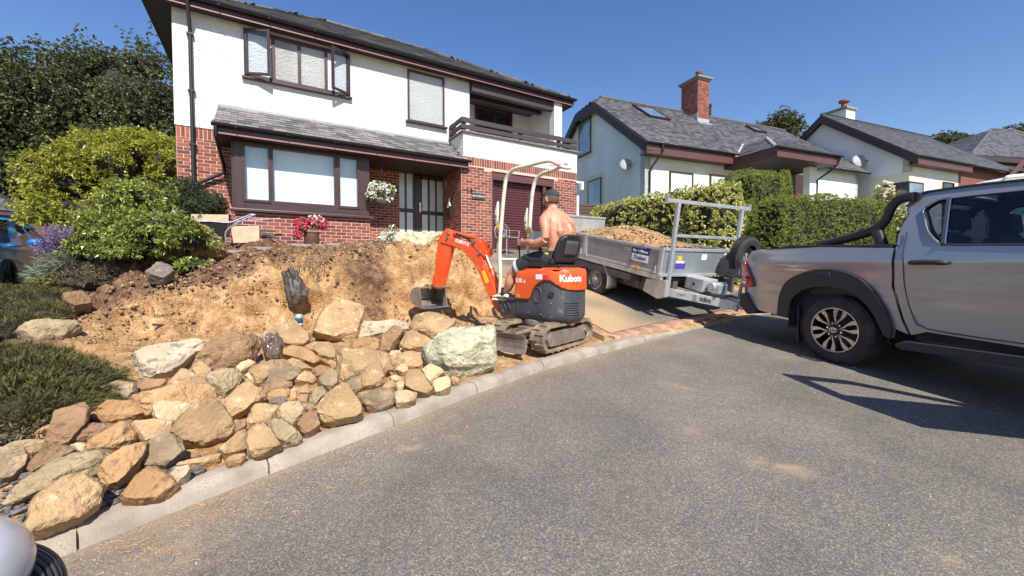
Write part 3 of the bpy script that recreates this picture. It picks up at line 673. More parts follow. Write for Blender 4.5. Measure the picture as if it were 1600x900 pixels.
# lean-to roof over bay and porch
ce = 9.88; ge0 = fq(334, 192, ce); ge1 = fq(732, 250, ce); zle = (ge0[1]+ge1[1])/2; lq0, lq1 = ge0[0], ge1[0]
zt0 = fq(345, 167, CM)[1]; zt1 = fq(632, 214, CM)[1]; zlt = (zt0+zt1)/2; print('leanto', lq0, lq1, zle, zlt, 'q0', q0, 'qb', qb0, qb1, 'qG', qGb, 'door', qd0, qd1, 'gar', gx0, gx1, gzt, qR, 'zsill', zsill)
ltop1 = qG-.005
lr = MB(); lr.add([(lq0, ce, zle), (lq1, ce, zle), (lq1, CG-.005, zle+(CG-ce)*(zlt-zle)/(CM-ce)), (ltop1, CG-.005, zle+(CG-ce)*(zlt-zle)/(CM-ce)), (ltop1, CM, zlt), (lq0, CM, zlt)], [(0, 1, 2, 3, 4, 5)])
lt = lr.build('lean_to_roof', roofbase, house, off=HO); solid(lt, .03, -1)
up = Vector((0, CM-ce, zlt-zle)); 
slates(lt, 'slate_courses', (lq0, ce-.03, zle), (1, 0, 0), up, lq1-lq0, int(up.length/.17), lambda u, v: not (lq0+u > ltop1 and v*up.normalized().y > CG-ce), .25, .17, 260, HO)
s = MB(); s.bar((lq0-.01, ce-.02, zle+.02), (lq0-.01, CM, zlt+.02), .04, .05); s.build('verge_trim', lead, lt, off=HO)
s = MB(); s.box(lq0, ltop1, CM-.03, CM, zlt, zlt+.06); s.build('flashing', lead, lt, off=HO)
s = MB(); s.box(lq0, lq1, ce, ce+.02, zle-.2, zle-.02); s.prism([(ce, zle-.2), (ce, zle-.02), (CM, zlt-.03), (CM, zle-.2)], lq0, lq0+.03, ax='x'); s.prism([(ce, zle-.2), (ce, zle-.02), (CG-.01, zle+.1), (CG-.01, zle-.2)], lq1-.03, lq1, ax='x'); s.build('lean_to_fascia', brown, house, off=HO, bevel=.004)
s = MB(); s.box(lq0+.03, lq1-.03, ce-.012, ce, zle-.2, zle-.17); s.build('fascia_trim', bpy.data.materials['trim_pink'], house, off=HO)
s = MB(); s.box(lq0+.03, lq1-.03, ce+.02, CG-.003, zle-.19, zle-.17); s.box(lq0+.03, qGb-.003, CG-.003, CD, zle-.19, zle-.17); s.build('lean_to_soffit', soffit_m, house, off=HO)
gutter(lq0-.04, lq1+.05, ce-.06, zle-.02, .055).build('gutter', black, house, off=HO, smooth=40)
s = MB(); xg = lq0+.03; s.tube([(xg, ce-.06, zle-.07), (xg, ce-.05, zle-.25), (xg+.05, CM-.12, zle-.62), (xg+.05, CM-.1, zle-.78), (xg-.1, CM-.08, zle-.86), (qp+.04, CM-.06, zle-1.06)], .034, 12); s.build('drainpipe', black, house, off=HO, smooth=50)
# bay window: wide brown frame, three lights with white blinds behind
zb1 = zle-.19
xa = [fq(x, 270, CB)[0] for x in (383, 419, 427, 522, 531, 558)]
zt_, zb_ = fq(384, 226, CB)[1], fq(384, 310, CB)[1]; zb_ = (zb_+fq(556, 324, CB)[1])/2
B = MB(); Y0, Y1 = CB-.02, CB+.08
B.box(qb0-.02, xa[0], Y0, Y1, zsill, zb1); B.box(xa[5], qb1, Y0, Y1, zsill, zb1); B.box(xa[0], xa[5], Y0, Y1, zt_, zb1); B.box(xa[0], xa[5], Y0, Y1, zsill, zb_); B.box(xa[1], xa[2], Y0, Y1, zb_, zt_); B.box(xa[3], xa[4], Y0, Y1, zb_, zt_)
for a, b in ((0, 1), (4, 5)):
    x0, x1 = xa[a], xa[b]; B.box(x0-.05, x0, Y0-.02, Y0, zb_-.06, zt_+.05); B.box(x1, x1+.05, Y0-.02, Y0, zb_-.06, zt_+.05); B.box(x0, x1, Y0-.02, Y0, zb_-.06, zb_); B.box(x0, x1, Y0-.02, Y0, zt_, zt_+.05)
B.box(qb0-.02, qb0+.06, Y1, CM, zsill, zb1); B.box(qb1-.06, qb1, Y1, CD, zsill, zb1); B.box(qb0-.06, qb0-.02, CB, CM+.015, zsill, zb1)
bay = B.build('bay_window', brown, house, off=HO, bevel=.006)
for a, b in ((0, 1), (2, 3), (4, 5)):
    g = MB(); g.box(xa[a], xa[b], CB+.03, CB+.036, zb_, zt_); g.build('pane', glass_c, bay, off=HO); g = MB(); g.box(xa[a]-.05, xa[b]+.05, CB+.14, CB+.15, zb_-.05, zt_+.05); g.build('white_blind', blind_m, bay, off=HO)
s = MB(); s.box(qb0-.1, qb1+.09, CB-.1, CB+.04, zsill-.06, zsill); s.build('sill', brown, bay, off=HO, bevel=.01)
# upper window with two casements standing open
u0, u1 = fq(381, 90, CM)[0], fq(546.5, 130, CM)[0]; ut = (fq(381, 43, CM)[1]+fq(546, 86, CM)[1])/2; ub = (fq(381, 121, CM)[1]+fq(546, 152, CM)[1])/2
xm = [fq(x, 90, CM)[0] for x in (427, 467.5, 509)]
fr = .085
B = MB(); y0_, y1_ = CM-.03, CM+.05
B.box(u0, u0+fr, y0_, y1_, ub, ut); B.box(u1-fr, u1, y0_, y1_, ub, ut); B.box(u0+fr, u1-fr, y0_, y1_, ub, ub+fr); B.box(u0+fr, u1-fr, y0_, y1_, ut-fr, ut)
for x in xm: B.box(x-.035, x+.035, y0_-.002, y1_, ub+fr, ut-fr)
uw = B.build('upper_window', brown, house, off=HO, bevel=.005)
for a, b in ((u0+fr, xm[0]-.035), (xm[0]+.035, xm[1]-.035), (xm[1]+.035, xm[2]-.035), (xm[2]+.035, u1-fr)):
    g = MB(); n_ = 5
    for i in range(n_): g.prism([(CM+.09-.012, ub+fr+(ut-ub-2*fr)*i/n_), (CM+.075, ub+fr+(ut-ub-2*fr)*(i+.5)/n_), (CM+.088, ub+fr+(ut-ub-2*fr)*(i+1)/n_), (CM+.1, ub+fr+(ut-ub-2*fr)*(i+.5)/n_)], a-.03, b+.03, ax='x')
    g.build('roman_blind', blind_m, uw, off=HO)
for a, b in ((xm[0]+.035, xm[1]-.035), (xm[1]+.035, xm[2]-.035)):
    g = MB(); g.box(a, b, CM+.0, CM+.006, ub+fr, ut-fr); g.build('pane', glass_c, uw, off=HO)
s = MB(); s.box(u0-.04, u1+.04, CM-.1, CM+.02, ub-.045, ub); s.build('sill', brown, uw, off=HO, bevel=.006)
for hx, x1_, sg, an in ((u0+.02, xm[0]-.01, 1, 24), (u1-.02, xm[2]+.01, -1, 30)):
    wd = abs(x1_-hx)*1.0; B = MB(); z0_, z1_ = ub+.03, ut-.03; T = Matrix.Translation((hx, CM-.035, 0)) @ Matrix.Rotation(R(-an*sg), 4, 'Z')
    for a in ((0, .055, z0_, z1_), (wd-.055, wd, z0_, z1_), (.055, wd-.055, z0_, z0_+.055), (.055, wd-.055, z1_-.055, z1_)): B.box(min(a[0]*sg, a[1]*sg), max(a[0]*sg, a[1]*sg), -.045, 0, a[2], a[3], M=T)
    cs = B.build('casement', brown, uw, off=HO, bevel=.005)
    g = MB(); g.box(min(.055*sg, (wd-.055)*sg), max(.055*sg, (wd-.055)*sg), -.026, -.02, z0_+.055, z1_-.055, M=T); pn = g.build('pane', glass_c, uw, off=HO)
# second upper window
v0, v1 = fq(636.5, 150, CM)[0], fq(694, 150, CM)[0]; vt = (fq(636, 108, CM)[1]+fq(694, 122.5, CM)[1])/2; vb = (fq(636, 189, CM)[1]+fq(694, 199.5, CM)[1])/2
w2 = win(house, 'upper_window', v0, v1, vb, vt, CM-.02, off=HO, fr=.05, glass=glass_c, label='narrow upper window with a white blind')
g = MB(); n_ = 8
for i in range(n_): g.prism([(CM+.06, vb+(vt-vb)*i/n_), (CM+.05, vb+(vt-vb)*(i+.5)/n_), (CM+.058, vb+(vt-vb)*(i+1)/n_), (CM+.07, vb+(vt-vb)*(i+.5)/n_)], v0+.05, v1-.05, ax='x')
g.build('roman_blind', blind_m, w2, off=HO)
# balcony: coping, railing, glazed door
zc = fq(724, 204, CG)[1]-.04
s = MB(); s.box(qG-.06, qR+.06, CG-.06, CG+.3, zc, zc+.05); s.box(qG-.06, qG+.28, CG+.3, CM, zc, zc+.05); s.build('coping', mat('coping_stone', (.22, .2, .2), (.12, .11, .11), rough=.9, scale=14, bump=.4), house, off=HO, bevel=.008)
rail = MB(); rail.box(0, .01, 0, .01, 0, .01); bal = thing('balcony_railing', 'dark stained timber balcony railing of two boards above the garage', 'railing', W(qG, CG+.05, zc+.05), (0, 0, AZ))
BO = (qG, CG+.05, zc+.05)
for x in [qG+.05]+[fq(px, 200, CG)[0] for px in (816, 876, 891)]:
    s = MB(); s.box(x-.05, x+.05, CG+.05, CG+.15, zc+.052, zc+.43); s.build('post', railm, bal, off=BO, bevel=.008)
s = MB(); s.box(qG+.0, qG+.1, CM-.2, CM-.1, zc+.052, zc+.43); s.build('post', railm, bal, off=BO, bevel=.008)
for za, zb2 in ((.05, .17), (.22, .35)):
    s = MB(); s.box(qG-.06, qR+.0, CG+.0, CG+.035, zc+.05+za, zc+.05+zb2); s.build('rail_board', railm, bal, off=BO, bevel=.006)
    s = MB(); s.box(qG-.05, qG-.015, CG+.036, CM-.03, zc+.05+za, zc+.05+zb2); s.build('rail_board', railm, bal, off=BO, bevel=.006)
b0, b1 = fq(742, 190, 12.3)[0], fq(799, 190, 12.3)[0]; bt = fq(742, 163, 12.3)[1]
win(house, 'balcony_door', b0, b1, ZB+.4, bt, 12.24, mull=[(b0+b1)/2], fr=.1, off=HO, sill=False, label='glazed brown patio door behind the balcony railing')
# garage: frame, ribbed roller door
B = MB(); B.box(gx0, gx0+.07, CG+.03, CG+.14, 1.9, gzt-.002); B.box(gx1-.07, gx1, CG+.03, CG+.14, 1.9, gzt-.002); B.box(gx0+.07, gx1-.07, CG+.03, CG+.14, gzt-.22, gzt-.002); B.box(gx1-.36, gx1-.26, CG+.06, CG+.13, 1.9, gzt-.22)
B.build('garage_frame', fascia_r, house, off=HO, bevel=.006)
gd = MB(); gd.box(gx0+.07, gx1-.07, CG+.20, CG+.22, 1.9, gzt-.2); gdo = gd.build('garage_door', mat('garage_brown', (.10, .028, .03), (.075, .022, .025), rough=.45), house, off=HO)
z = 2.0; sb = None
while z < gzt-.24:
    if sb is None: s = MB(); s.prism([(CG+.2, -.036), (CG+.183, -.02), (CG+.183, .02), (CG+.2, .036)], gx0+.07, gx1-.07, ax='x'); sb = s.build('slat', bpy.data.materials['garage_brown'], gdo, off=(4.0, 10.5, 0)); o = sb
    else: o = sb.copy(); col.objects.link(o)
    o.location.z = z-2.03; z += .075
# front door and side lights
dt = zle-.2; B = MB(); dz0 = 1.98
xs_ = [fq(x, 300, CD)[0] for x in (624, 632.5, 635.5, 645, 648.5, 653, 659.5, 668.5, 671.5, 680, 682.5, 692, 697)]
lz = (fq(640, 326, CD)[1], fq(640, 332, CD)[1])
B = MB(); zz0 = dz0; top_ = fq(628, 263, CD)[1]; top2 = fq(665, 274, CD)[1]
B.box(qd0-.02, qd1+.08, CD+.08, CD+.12, dz0, dt)   # solid backing, panes stand in front of it
dbk = B.build('door_backing', soffit_m, house, off=HO)
door = MB(); Yd0, Yd1 = CD-.0, CD+.05
def bars(M_, xl, z0, z1, zt):
    for a, b in xl: M_.box(a, b, Yd0, Yd1, z0, z1)
side = MB(); sx = [(xs_[0]-.03, xs_[0]), (xs_[1], xs_[2]), (xs_[3], xs_[4])]
bars(side, sx, dz0, dt, 0)
for a, b in ((xs_[0], xs_[1]), (xs_[2], xs_[3])): side.box(a, b, Yd0, Yd1, top_, dt); side.box(a, b, Yd0, Yd1, lz[0], lz[1]); side.box(a, b, Yd0, Yd1, dz0, dz0+.2)
sp = side.build('side_light', brown, house, off=HO, bevel=.005)
dx = [(xs_[4]+.004, xs_[6]), (xs_[7], xs_[8]), (xs_[9], xs_[10]), (xs_[11], xs_[12]+.04)]
bars(door, dx, dz0, dt-.12, 0)
for a, b in ((xs_[6], xs_[7]), (xs_[8], xs_[9]), (xs_[10], xs_[11])): door.box(a, b, Yd0, Yd1, top2, dt-.12); door.box(a, b, Yd0, Yd1, lz[0]-.03, lz[1]-.03); door.box(a, b, Yd0, Yd1, dz0, dz0+.2)
dr = door.build('front_door', brown, house, off=HO, bevel=.005)
frost = mat('frosted_glass', (.55, .62, .60), (.45, .52, .52), rough=.25, scale=2, spec=.8, coat=.5)
for p_, sets, tp, l0, l1 in ((sp, ((xs_[0], xs_[1]), (xs_[2], xs_[3])), top_, lz[0], lz[1]), (dr, ((xs_[6], xs_[7]), (xs_[8], xs_[9]), (xs_[10], xs_[11])), top2, lz[0]-.03, lz[1]-.03)):
    for a, b in sets:
        for z0_, z1_ in ((dz0+.2, l0), (l1, tp)): g = MB(); g.box(a, b, CD+.02, CD+.026, z0_, z1_); g.build('pane', frost, p_, off=HO)
g = MB(); hx = (xs_[5]+xs_[6])/2; g.box(hx-.02, hx+.02, CD-.012, CD, lz[1]+.03, lz[1]+.3); g.tube([(hx, CD-.01, lz[1]+.2), (hx, CD-.05, lz[1]+.2), (hx+.12, CD-.05, lz[1]+.2)], .01, 8); g.build('handle', mat('brass', (.7, .55, .3), rough=.3, metal=1), dr, off=HO, smooth=50)
s = MB(); s.box(qb1, qGb, CG+.3, CD+.3, 1.8, 2.02); s.build('porch_step', concrete, house, off=HO, bevel=.01)
# small things on the house
nm = (qGb+fq(745, 310, CG)[0])/2
text('14', .19, black, house, Vector((fq(733, 298, CG)[0], CG-.02, fq(733, 298, CG)[1]))-Vector(HO), (R(90), 0, 0), 'house_number', .008)
x0, z0_ = fq(737, 309.5, CG); x1, z1_ = fq(757, 303.5, CG); pl = MB(); pl.box(x0, x1, CG-.035, CG-.012, z0_-.02, z1_+.0); nsign = pl.build('name_plate', mat('slate_plate', (.05, .05, .05), rough=.5), house, off=HO, bevel=.004)
text('BRYNTIRION', .062, white_m, house, Vector(((x0+x1)/2, CG-.037, (z0_+z1_)/2-.01))-Vector(HO), (R(90), 0, 0), 'name_lettering', .002)
s = MB(); s.box(qR-.06, qR+.16, CG-.06, CG-.03, fq(900, 285, CG)[1]-.03, fq(900, 285, CG)[1]+.03); s.box(qR+.08, qR+.16, CG-.14, CG-.02, fq(900, 285, CG)[1]-.24, fq(900, 285, CG)[1]+.02); props(s.build('security_light', white_m, None, off=HO, bevel=.01), 'white security light on the right corner of the brick garage', 'light')
o = bpy.data.objects['security_light']; o.location = W(*HO); o.rotation_euler = (0, 0, AZ)
# ------------------------------------------------------------------ neighbouring houses
class Frame2(Frame):
    def hitx(s, px, py, x=0.):
        n = (s.m.to_3x3() @ Vector((1, 0, 0))); P = s.m @ Vector((x, 0, 0)); L = s.i @ onplane(px, py, P, n); return (L.y, L.z)
AZ2 = R(21.7)
P2 = at(1008, 250, 18.); P2.z = 3.4; F2 = Frame2(P2, AZ2)
h2 = thing('bungalow', 'white rendered dormer bungalow with slate roof and tall red brick chimney, right of the garage', 'house', P2, (0, 0, AZ2))
ez = F2.hit(1006, 220, -.5)[1]; ze = ez
ag = F2.hitx(913, 148, -.3); half = ag[0]; zr2 = ag[1]; print('h2 eave', ze, 'apex', half, zr2)
Lh = 15.0; yE = -.5; dpt = 2*half
rise = (zr2-ze)/(half-yE)
B = MB(); B.box(0, Lh, 0, .3, -1.5, ze+.1)
B.prism([(0, -1.5), (dpt, -1.5), (dpt, ze+.2), (half, zr2-.45), (0, ze+.2)], 0, .3, ax='x'); B.prism([(0, -1.5), (dpt, -1.5), (dpt, ze+.2), (half, zr2-.45), (0, ze+.2)], Lh-.3, Lh, ax='x')
w2_ = B.build('rendered_wall', render_s, h2)
ub_ = MB(); ub_.box(.31, Lh-.31, .3, dpt-.3, ze-.03, ze+.01); rf2 = ub_.build('roof', roofbase, h2)
hz = .9; G0 = (-.3, yE, ze); G1 = (Lh+.3, yE, ze); zh = zr2-hz*rise
T0 = (hz*1.1-.3, half, zr2); 
roofplane(rf2, 'front_slope', [G0, G1, (Lh+.3, half, zr2), T0, (-.3, half-hz, zh)], (0, 0, 0), under=.08)
roofplane(rf2, 'back_slope', [(Lh+.3, dpt-yE, ze), (-.3, dpt-yE, ze), (-.3, half+hz, zh), T0, (Lh+.3, half, zr2)], (0, 0, 0), under=.08)
roofplane(rf2, 'half_hip', [(-.3, half+hz, zh), (-.3, half-hz, zh), T0], (0, 0, 0), under=.05)
s = MB(); s.tube([Vector(T0)+Vector((0, 0, .03)), (Lh+.3, half, zr2+.03)], .09, 8); s.build('ridge_tiles', slatefar_m, rf2)
# barge boards and fascia
s = MB()
for a, b in (((yE, ze), (half-hz, zh)), ((dpt-yE, ze), (half+hz, zh))): s.prism([(a[0], a[1]-.05), (b[0], b[1]-.05), (b[0], b[1]-.5), (a[0], a[1]-.5)] if 1 else [], -.34, -.30, ax='x')
s.prism([(half-hz, zh-.05), (half+hz, zh-.05), (half+hz, zh-.5), (half-hz, zh-.5)], -.34, -.30, ax='x')
s.build('barge_board', soffit_m, h2)
s = MB()
for a, b in (((yE, ze), (half-hz, zh)), ((dpt-yE, ze), (half+hz, zh))): s.prism([(a[0], a[1]-.38), (b[0], b[1]-.38), (b[0], b[1]-.34), (a[0], a[1]-.34)], -.3, .0, ax='x')
s.build('soffit', soffit_m, h2)
fx1 = F2.hit(1174, 240, yE)[0]
s = MB(); s.box(-.3, fx1, yE, yE+.03, ze-.48, ze-.22); s.box(-.3, fx1, yE+.008, yE+.03, ze-.22, ze-.06); s.box(-.3, fx1, yE+.03, 0, ze-.46, ze-.44); s.build('fascia', fascia_r, h2)
gutter(-.35, fx1, yE-.07, ze-.02, .07).build('gutter', black, h2, smooth=40)
# windows
def win2(F, parent, px0, px1, pyt, pyb, face='f', surround=True, label=None, mull=0, glass=None):
    if face == 'f':
        x0, zt = F.hit(px0, pyt, 0); x1, zb = F.hit(px1, pyb, 0); P = None
        if surround: s = MB(); s.box(x0-.22, x1+.22, -.012, .02, zb-.3, zt+.22); s.build('window_surround', render_c, parent)
        win(parent, 'window', x0, x1, zb, zt, -.07, [(x0+x1)/2] if mull else (), label=label, glass=glass)
    else:
        a = F.hitx(px0, pyt, 0); b = F.hitx(px1, pyb, 0); y0, y1 = sorted((a[0], b[0])); zt, zb = a[1], b[1]
        if surround: s = MB(); s.box(-.012, .02, y0-.25, y1+.25, zb-.3, zt+.22); s.build('window_surround', render_c, parent)
        B = MB(); fr = .07
        B.box(-.06, .03, y0, y0+fr, zb, zt); B.box(-.04, .03, y1-fr, y1, zb, zt); B.box(-.04, .03, y0+fr, y1-fr, zb, zb+fr); B.box(-.04, .03, y0+fr, y1-fr, zt-fr, zt)
        if mull: B.box(-.042, .03, (y0+y1)/2-.03, (y0+y1)/2+.03, zb+fr, zt-fr)
        f = B.build('window', brown, parent); g = MB(); g.box(-.03, -.024, y0+fr, y1-fr, zb+fr, zt-fr); g.build('pane', glass or glass_d, f)
        s = MB(); s.box(-.1, 0, y0-.05, y1+.05, zb-.05, zb); s.build('sill', brown, f)
glass_b = mat('window_glass_blue', (.30, .36, .40), (.12, .15, .18), rough=.05, scale=1.2, coat=1, spec=.9)
win2(F2, h2, 905, 924, 193, 237, 'g', glass=glass_b); win2(F2, h2, 919, 940, 284, 322, 'g', glass=glass_b)
glass_l = mat('blind_behind_glass', (.62, .70, .70), (.5, .58, .6), rough=.1, scale=1, coat=1)
win2(F2, h2, 1045, 1081, 267, 305, 'f', glass=glass_l); win2(F2, h2, 1108, 1135, 272, 305, 'f', glass=glass_l)
# satellite dish
def dish(F, parent_name, label, px, py, r, face='g'):
    y, z = F.hitx(px, py, -.0); c = F.m @ Vector((-.3, y, z)); t = thing(parent_name, label, 'satellite dish', F.m @ Vector((0, y, z)), (0, 0, F.e[2]))
    B = MB(); prof = [(r*k/6, .12*r*(k/6)**2*1.5) for k in range(7)]; B.lathe(prof, 20, ax='y'); o = B.build('dish', mat('dish_grey', (.33, .33, .33), rough=.6) if 'dish_grey' not in bpy.data.materials else bpy.data.materials['dish_grey'], t, smooth=60)
    o.location = (-.32, -.02, .02); o.rotation_euler = (R(-18), 0, R(-28)); solid(o, .008)
    B = MB(); B.tube([(0, 0, 0), (-.12, 0, -.03), (-.3, -.0, 0)], .02, 8); B.tube([(-.3, 0, -r*.8), (-.42, -.38, -.12)], .01, 6); B.box(-.46, -.38, -.44, -.36, -.16, -.08); B.build('bracket', black, t)
dish(F2, 'satellite_dish', 'grey satellite dish on the shaded gable wall of the dormer bungalow', 987, 258, .29)
# downpipe on the corner
s = MB(); xd = F2.hit(1034, 230, -.5)[0]; xd2 = F2.hit(1014, 260, 0)[0]; s.tube([(xd, yE-.07, ze-.08), (xd, yE-.07, ze-.35), (xd2, -.07, ze-1.05), (xd2, -.07, -1)], .045, 10); s.build('drainpipe', black, h2, smooth=50)
# chimney
def roofy(F, px, py, ze_, rise_, y0=yE):
    """point of the front slope seen at a pixel"""
    n = F.m.to_3x3() @ Vector((0, -rise_, 1)).normalized(); P = F.m @ Vector((0, y0, ze_)); return F.i @ onplane(px, py, P, n)
ch = roofy(F2, 1092, 190, ze, rise); chl = F2.i @ onplane(1072, 178, F2.m @ Vector(ch), F2.m.to_3x3() @ Vector((0, 1, 0)))
xr = (F2.i @ onplane(1107.5, 185, F2.m @ Vector(ch), F2.m.to_3x3() @ Vector((0, 1, 0)))).x; xl = (F2.i @ onplane(1090, 185, F2.m @ Vector(ch), F2.m.to_3x3() @ Vector((0, 1, 0)))).x
zt2 = (F2.i @ onplane(1092, 121, F2.m @ Vector(ch), F2.m.to_3x3() @ Vector((0, 1, 0)))).z; wch = xr-xl; print('chimney', ch, xl, xr, zt2)
dch = 1.25
B = MB(); B.box(xl, xr, ch.y, ch.y+dch, ch.z-.9, zt2); chm = B.build('chimney', mortar, h2)
bk = MB(); r_ = 0; z = ch.z-.2
while z < zt2-.03:
    for (a0, a1, pl) in ((xl, xr, 'f'), (ch.y, ch.y+dch, 's')):
        x = a0-(.1125 if r_ % 2 else 0)
        while x < a1-.02:
            p, q_ = max(x, a0)+.005, min(x+.225, a1)-.005
            if q_-p > .02:
                if pl == 'f': bk.box(p, q_, ch.y-.006, ch.y+.01, z+.005, z+.07)
                else: bk.box(xl-.006, xl+.01, p, q_, z+.005, z+.07)
            x += .225
    z += .075; r_ += 1
o = bk.build('brickwork', brickfar_m, chm); o['kind'] = 'stuff'
s = MB(); s.box(xl-.14, xr+.14, ch.y-.14, ch.y+dch+.14, zt2, zt2+.09); s.box(xl-.06, xr+.06, ch.y-.06, ch.y+dch+.06, zt2-.09, zt2-.001); s.build('chimney_cap', mat('cap_stone', (.25, .23, .21), rough=.9), chm)
s = MB(); cx, cy = (xl+xr)/2, ch.y+.35; s.lathe([(.19, zt2+.09), (.17, zt2+.3), (.14, zt2+.34), (.2, zt2+.42), (.2, zt2+.5), (.12, zt2+.52), (.0, zt2+.53)], 14, (cx, cy, 0)); s.build('chimney_pot', mat('clay_pot', (.22, .09, .06), rough=.8), chm, smooth=40)
s = MB(); s.add([(xl-.05, ch.y-.02, ch.z-.0), (xr+.05, ch.y-.02, ch.z), (xr+.05, ch.y-.3, ch.z-.3*rise+.03), (xl-.05, ch.y-.3, ch.z-.3*rise+.03)], [(0, 1, 2, 3)]); s.box(xl-.015, xr+.015, ch.y-.02, ch.y-.002, ch.z-.15, ch.z+.2); s.box(xl-.02, xl-.004, ch.y, ch.y+dch*.8, ch.z, ch.z+.5); s.build('flashing', lead, chm)
s = MB(); vp = roofy(F2, 1109, 178, ze, rise); s.tube([(vp.x, vp.y, vp.z-.2), (vp.x, vp.y, vp.z+.45)], .09, 10); s.tube([(vp.x, vp.y, vp.z+.45), (vp.x, vp.y, vp.z+.6)], .12, 10); s.build('vent_pipe', black, rf2)
# roof windows
def roofwin(F, parent, pts, ze_, rise_, y0, nm='roof_window'):
    P = [roofy(F, a, b, ze_, rise_, y0) for a, b in pts]; x0 = (P[0].x+P[3].x)/2; x1 = (P[1].x+P[2].x)/2; yb = (P[2].y+P[3].y)/2; yt = (P[0].y+P[1].y)/2; up = Vector((0, 1, rise_)).normalized(); n = Vector((0, -rise_, 1)).normalized()
    c = Vector(((x0+x1)/2, (yb+yt)/2, ze_+rise_*((yb+yt)/2-y0))); hx = Vector((abs(x1-x0)/2*.72, 0, 0)); hy = up*abs(yt-yb)/2/up.y*.85; B = MB()
    for sg in (-1, 1): B.obox(c+n*.05+hx*sg, (.05, 0, 0), hy*1.04, n*.08); B.obox(c+n*.05+hy*sg, hx, up*.05, n*.08)
    f = B.build(nm, brown, parent); g = MB(); g.obox(c+n*.09, hx*.96, hy*.96, n*.01); g.build('pane', glass_b, f)
roofwin(F2, rf2, [(988, 167), (1022, 170), (1045, 188), (1012, 187)], ze, rise, yE)
roofwin(F2, rf2, [(1164, 198), (1182, 201), (1197, 208), (1178, 208)], ze, rise, yE)
# porch with a hipped roof
yp = -2.6; xp0 = F2.hit(1214.7, 232, yp)[0]; zp = F2.hit(1214.7, 228, yp)[1]; xp1 = F2.hit(1313, 246, yp)[0]; pk = F2.hit(1197, 204, 0); print('porch', xp0, xp1, zp)
zpk = zp+1.35*.8; yk = yE+(zpk-ze)/rise; hwp = (xp1-xp0)/2; hx_ = 1.9
roofplane(rf2, 'porch_front_slope', [(xp0, yp, zp), (xp1, yp, zp), (xp1-.5, yp+hx_, zpk), (xp0+hx_, yp+hx_, zpk)], (0, 0, 0), under=.06)
roofplane(rf2, 'porch_side_slope', [(xp0, yE+(zp-ze)/rise+.2, zp), (xp0, yp, zp), (xp0+hx_, yp+hx_, zpk), (xp0+hx_, yE+(zpk-ze)/rise+.3, zpk)], (0, 0, 0), under=.06)
s = MB(); s.add([(xp0+hx_, yp+hx_, zpk), (xp1-.5, yp+hx_, zpk), (xp1-.5, yk+1.5, zpk), (xp0+hx_, yk+1.5, zpk)], [(0, 1, 2, 3)]); s.build('porch_top', roofbase, rf2)
s = MB(); s.box(xp0, xp1, yp, yp+.03, zp-.42, zp-.2); s.box(xp0, xp1, yp+.01, yp+.03, zp-.2, zp-.04); s.box(xp0, xp0+.03, yp+.03, 0, zp-.42, zp-.04); s.box(xp1-.03, xp1, yp+.03, 0, zp-.42, zp-.04); s.build('fascia', fascia_r, h2)
s = MB(); s.box(xp0+.03, xp1-.03, yp+.03, 0, zp-.4, zp-.37); s.build('soffit', soffit_m, h2)
gutter(xp0-.05, xp1+.05, yp-.07, zp-.02, .07).build('gutter', black, h2, smooth=40)
s = MB(); s.tube([(xp0+.02, yp+.1, zp+.02), (xp0+hx_, yp+hx_, zpk+.03)], .07, 7); s.tube([(xp0+.02, yE-.1, zp+.04), (xp0+hx_-.1, yk-.1, zpk+.04)], .06, 6); s.build('ridge_tiles', lead, rf2)
s = MB(); a0 = F2.hit(1213, 260, -.6)[0]; a1 = F2.hit(1266, 260, -.6)[0]; a2 = F2.hit(1277, 260, -1.9)[0]; s.box(a0, a1, -.6, 0, -1, zp-.4); s.build('timber_cladding', mat('dark_cladding', (.05, .022, .022), rough=.6, bump=.5, bscale=8), h2)
s = MB(); s.box(a0-1.6, a0-.002, -.6, -.002, -1, zp-.4); cx0 = F2.hit(1266, 260, -1.9)[0]; cx1 = F2.hit(1276, 260, -1.9)[0]; s.box(cx0, cx1, -1.9, -1.6, -1, zp-.4); s.build('rendered_pier', render_s, h2)
s = MB(); s.tube([(xp1-.15, yp-.1, zp-.1), (xp1-.25, yp+.1, zp-.55), (cx1+.05, -1.9, zp-1.0), (cx1+.05, -1.85, -1)], .05, 10); s.build('drainpipe', black, h2, smooth=50)
bx0 = F2.hit(1236, 290, -.6)[0]; s = MB(); s.box(bx0, a1-.1, -.64, -.6, -.5, 1.9+0*zp); s.build('entrance_door', fascia_r, h2)
# ---- third house, white chimney and a corner window
AZ3 = R(21.7); P3 = at(1421, 260, 22.); P3.z = 3.6; F3 = Frame2(P3, AZ3)
h3 = thing('gabled_bungalow', 'white gabled bungalow with a short white chimney, farther right behind the clipped hedge', 'house', P3, (0, 0, AZ3))
ze3 = F3.hit(1428, 241, -.5)[1]; ag = F3.hitx(1283, 180, -.3); hf3, zr3 = ag; rise3 = (zr3-ze3)/(hf3+.5); L3 = F3.hit(1520, 262, -.5)[0]; print('h3', ze3, hf3, zr3, L3)
D3 = 2*hf3+.0; Lr = L3+4
B = MB(); B.box(0, L3-.2, 0, .3, -2, ze3+.1)
pg = [(0, -2), (D3, -2), (D3, ze3+.1), (hf3, zr3-.4), (0, ze3+.1)]; B.prism(pg, 0, .3, ax='x'); B.build('rendered_wall', render_s, h3)
s = MB(); s.box(L3-.2, Lr+3, -.02, .3, -2, ze3+.1); s.build('brick_wall', mat('far_brick', (.16, .05, .04), (.22, .08, .06), rough=.8, scale=20, stretch=(1, 1, 4)), h3)
ub_ = MB(); ub_.box(.31, Lr+3, .3, D3-.3, ze3-.03, ze3+.01); rf3 = ub_.build('roof', roofbase, h3)
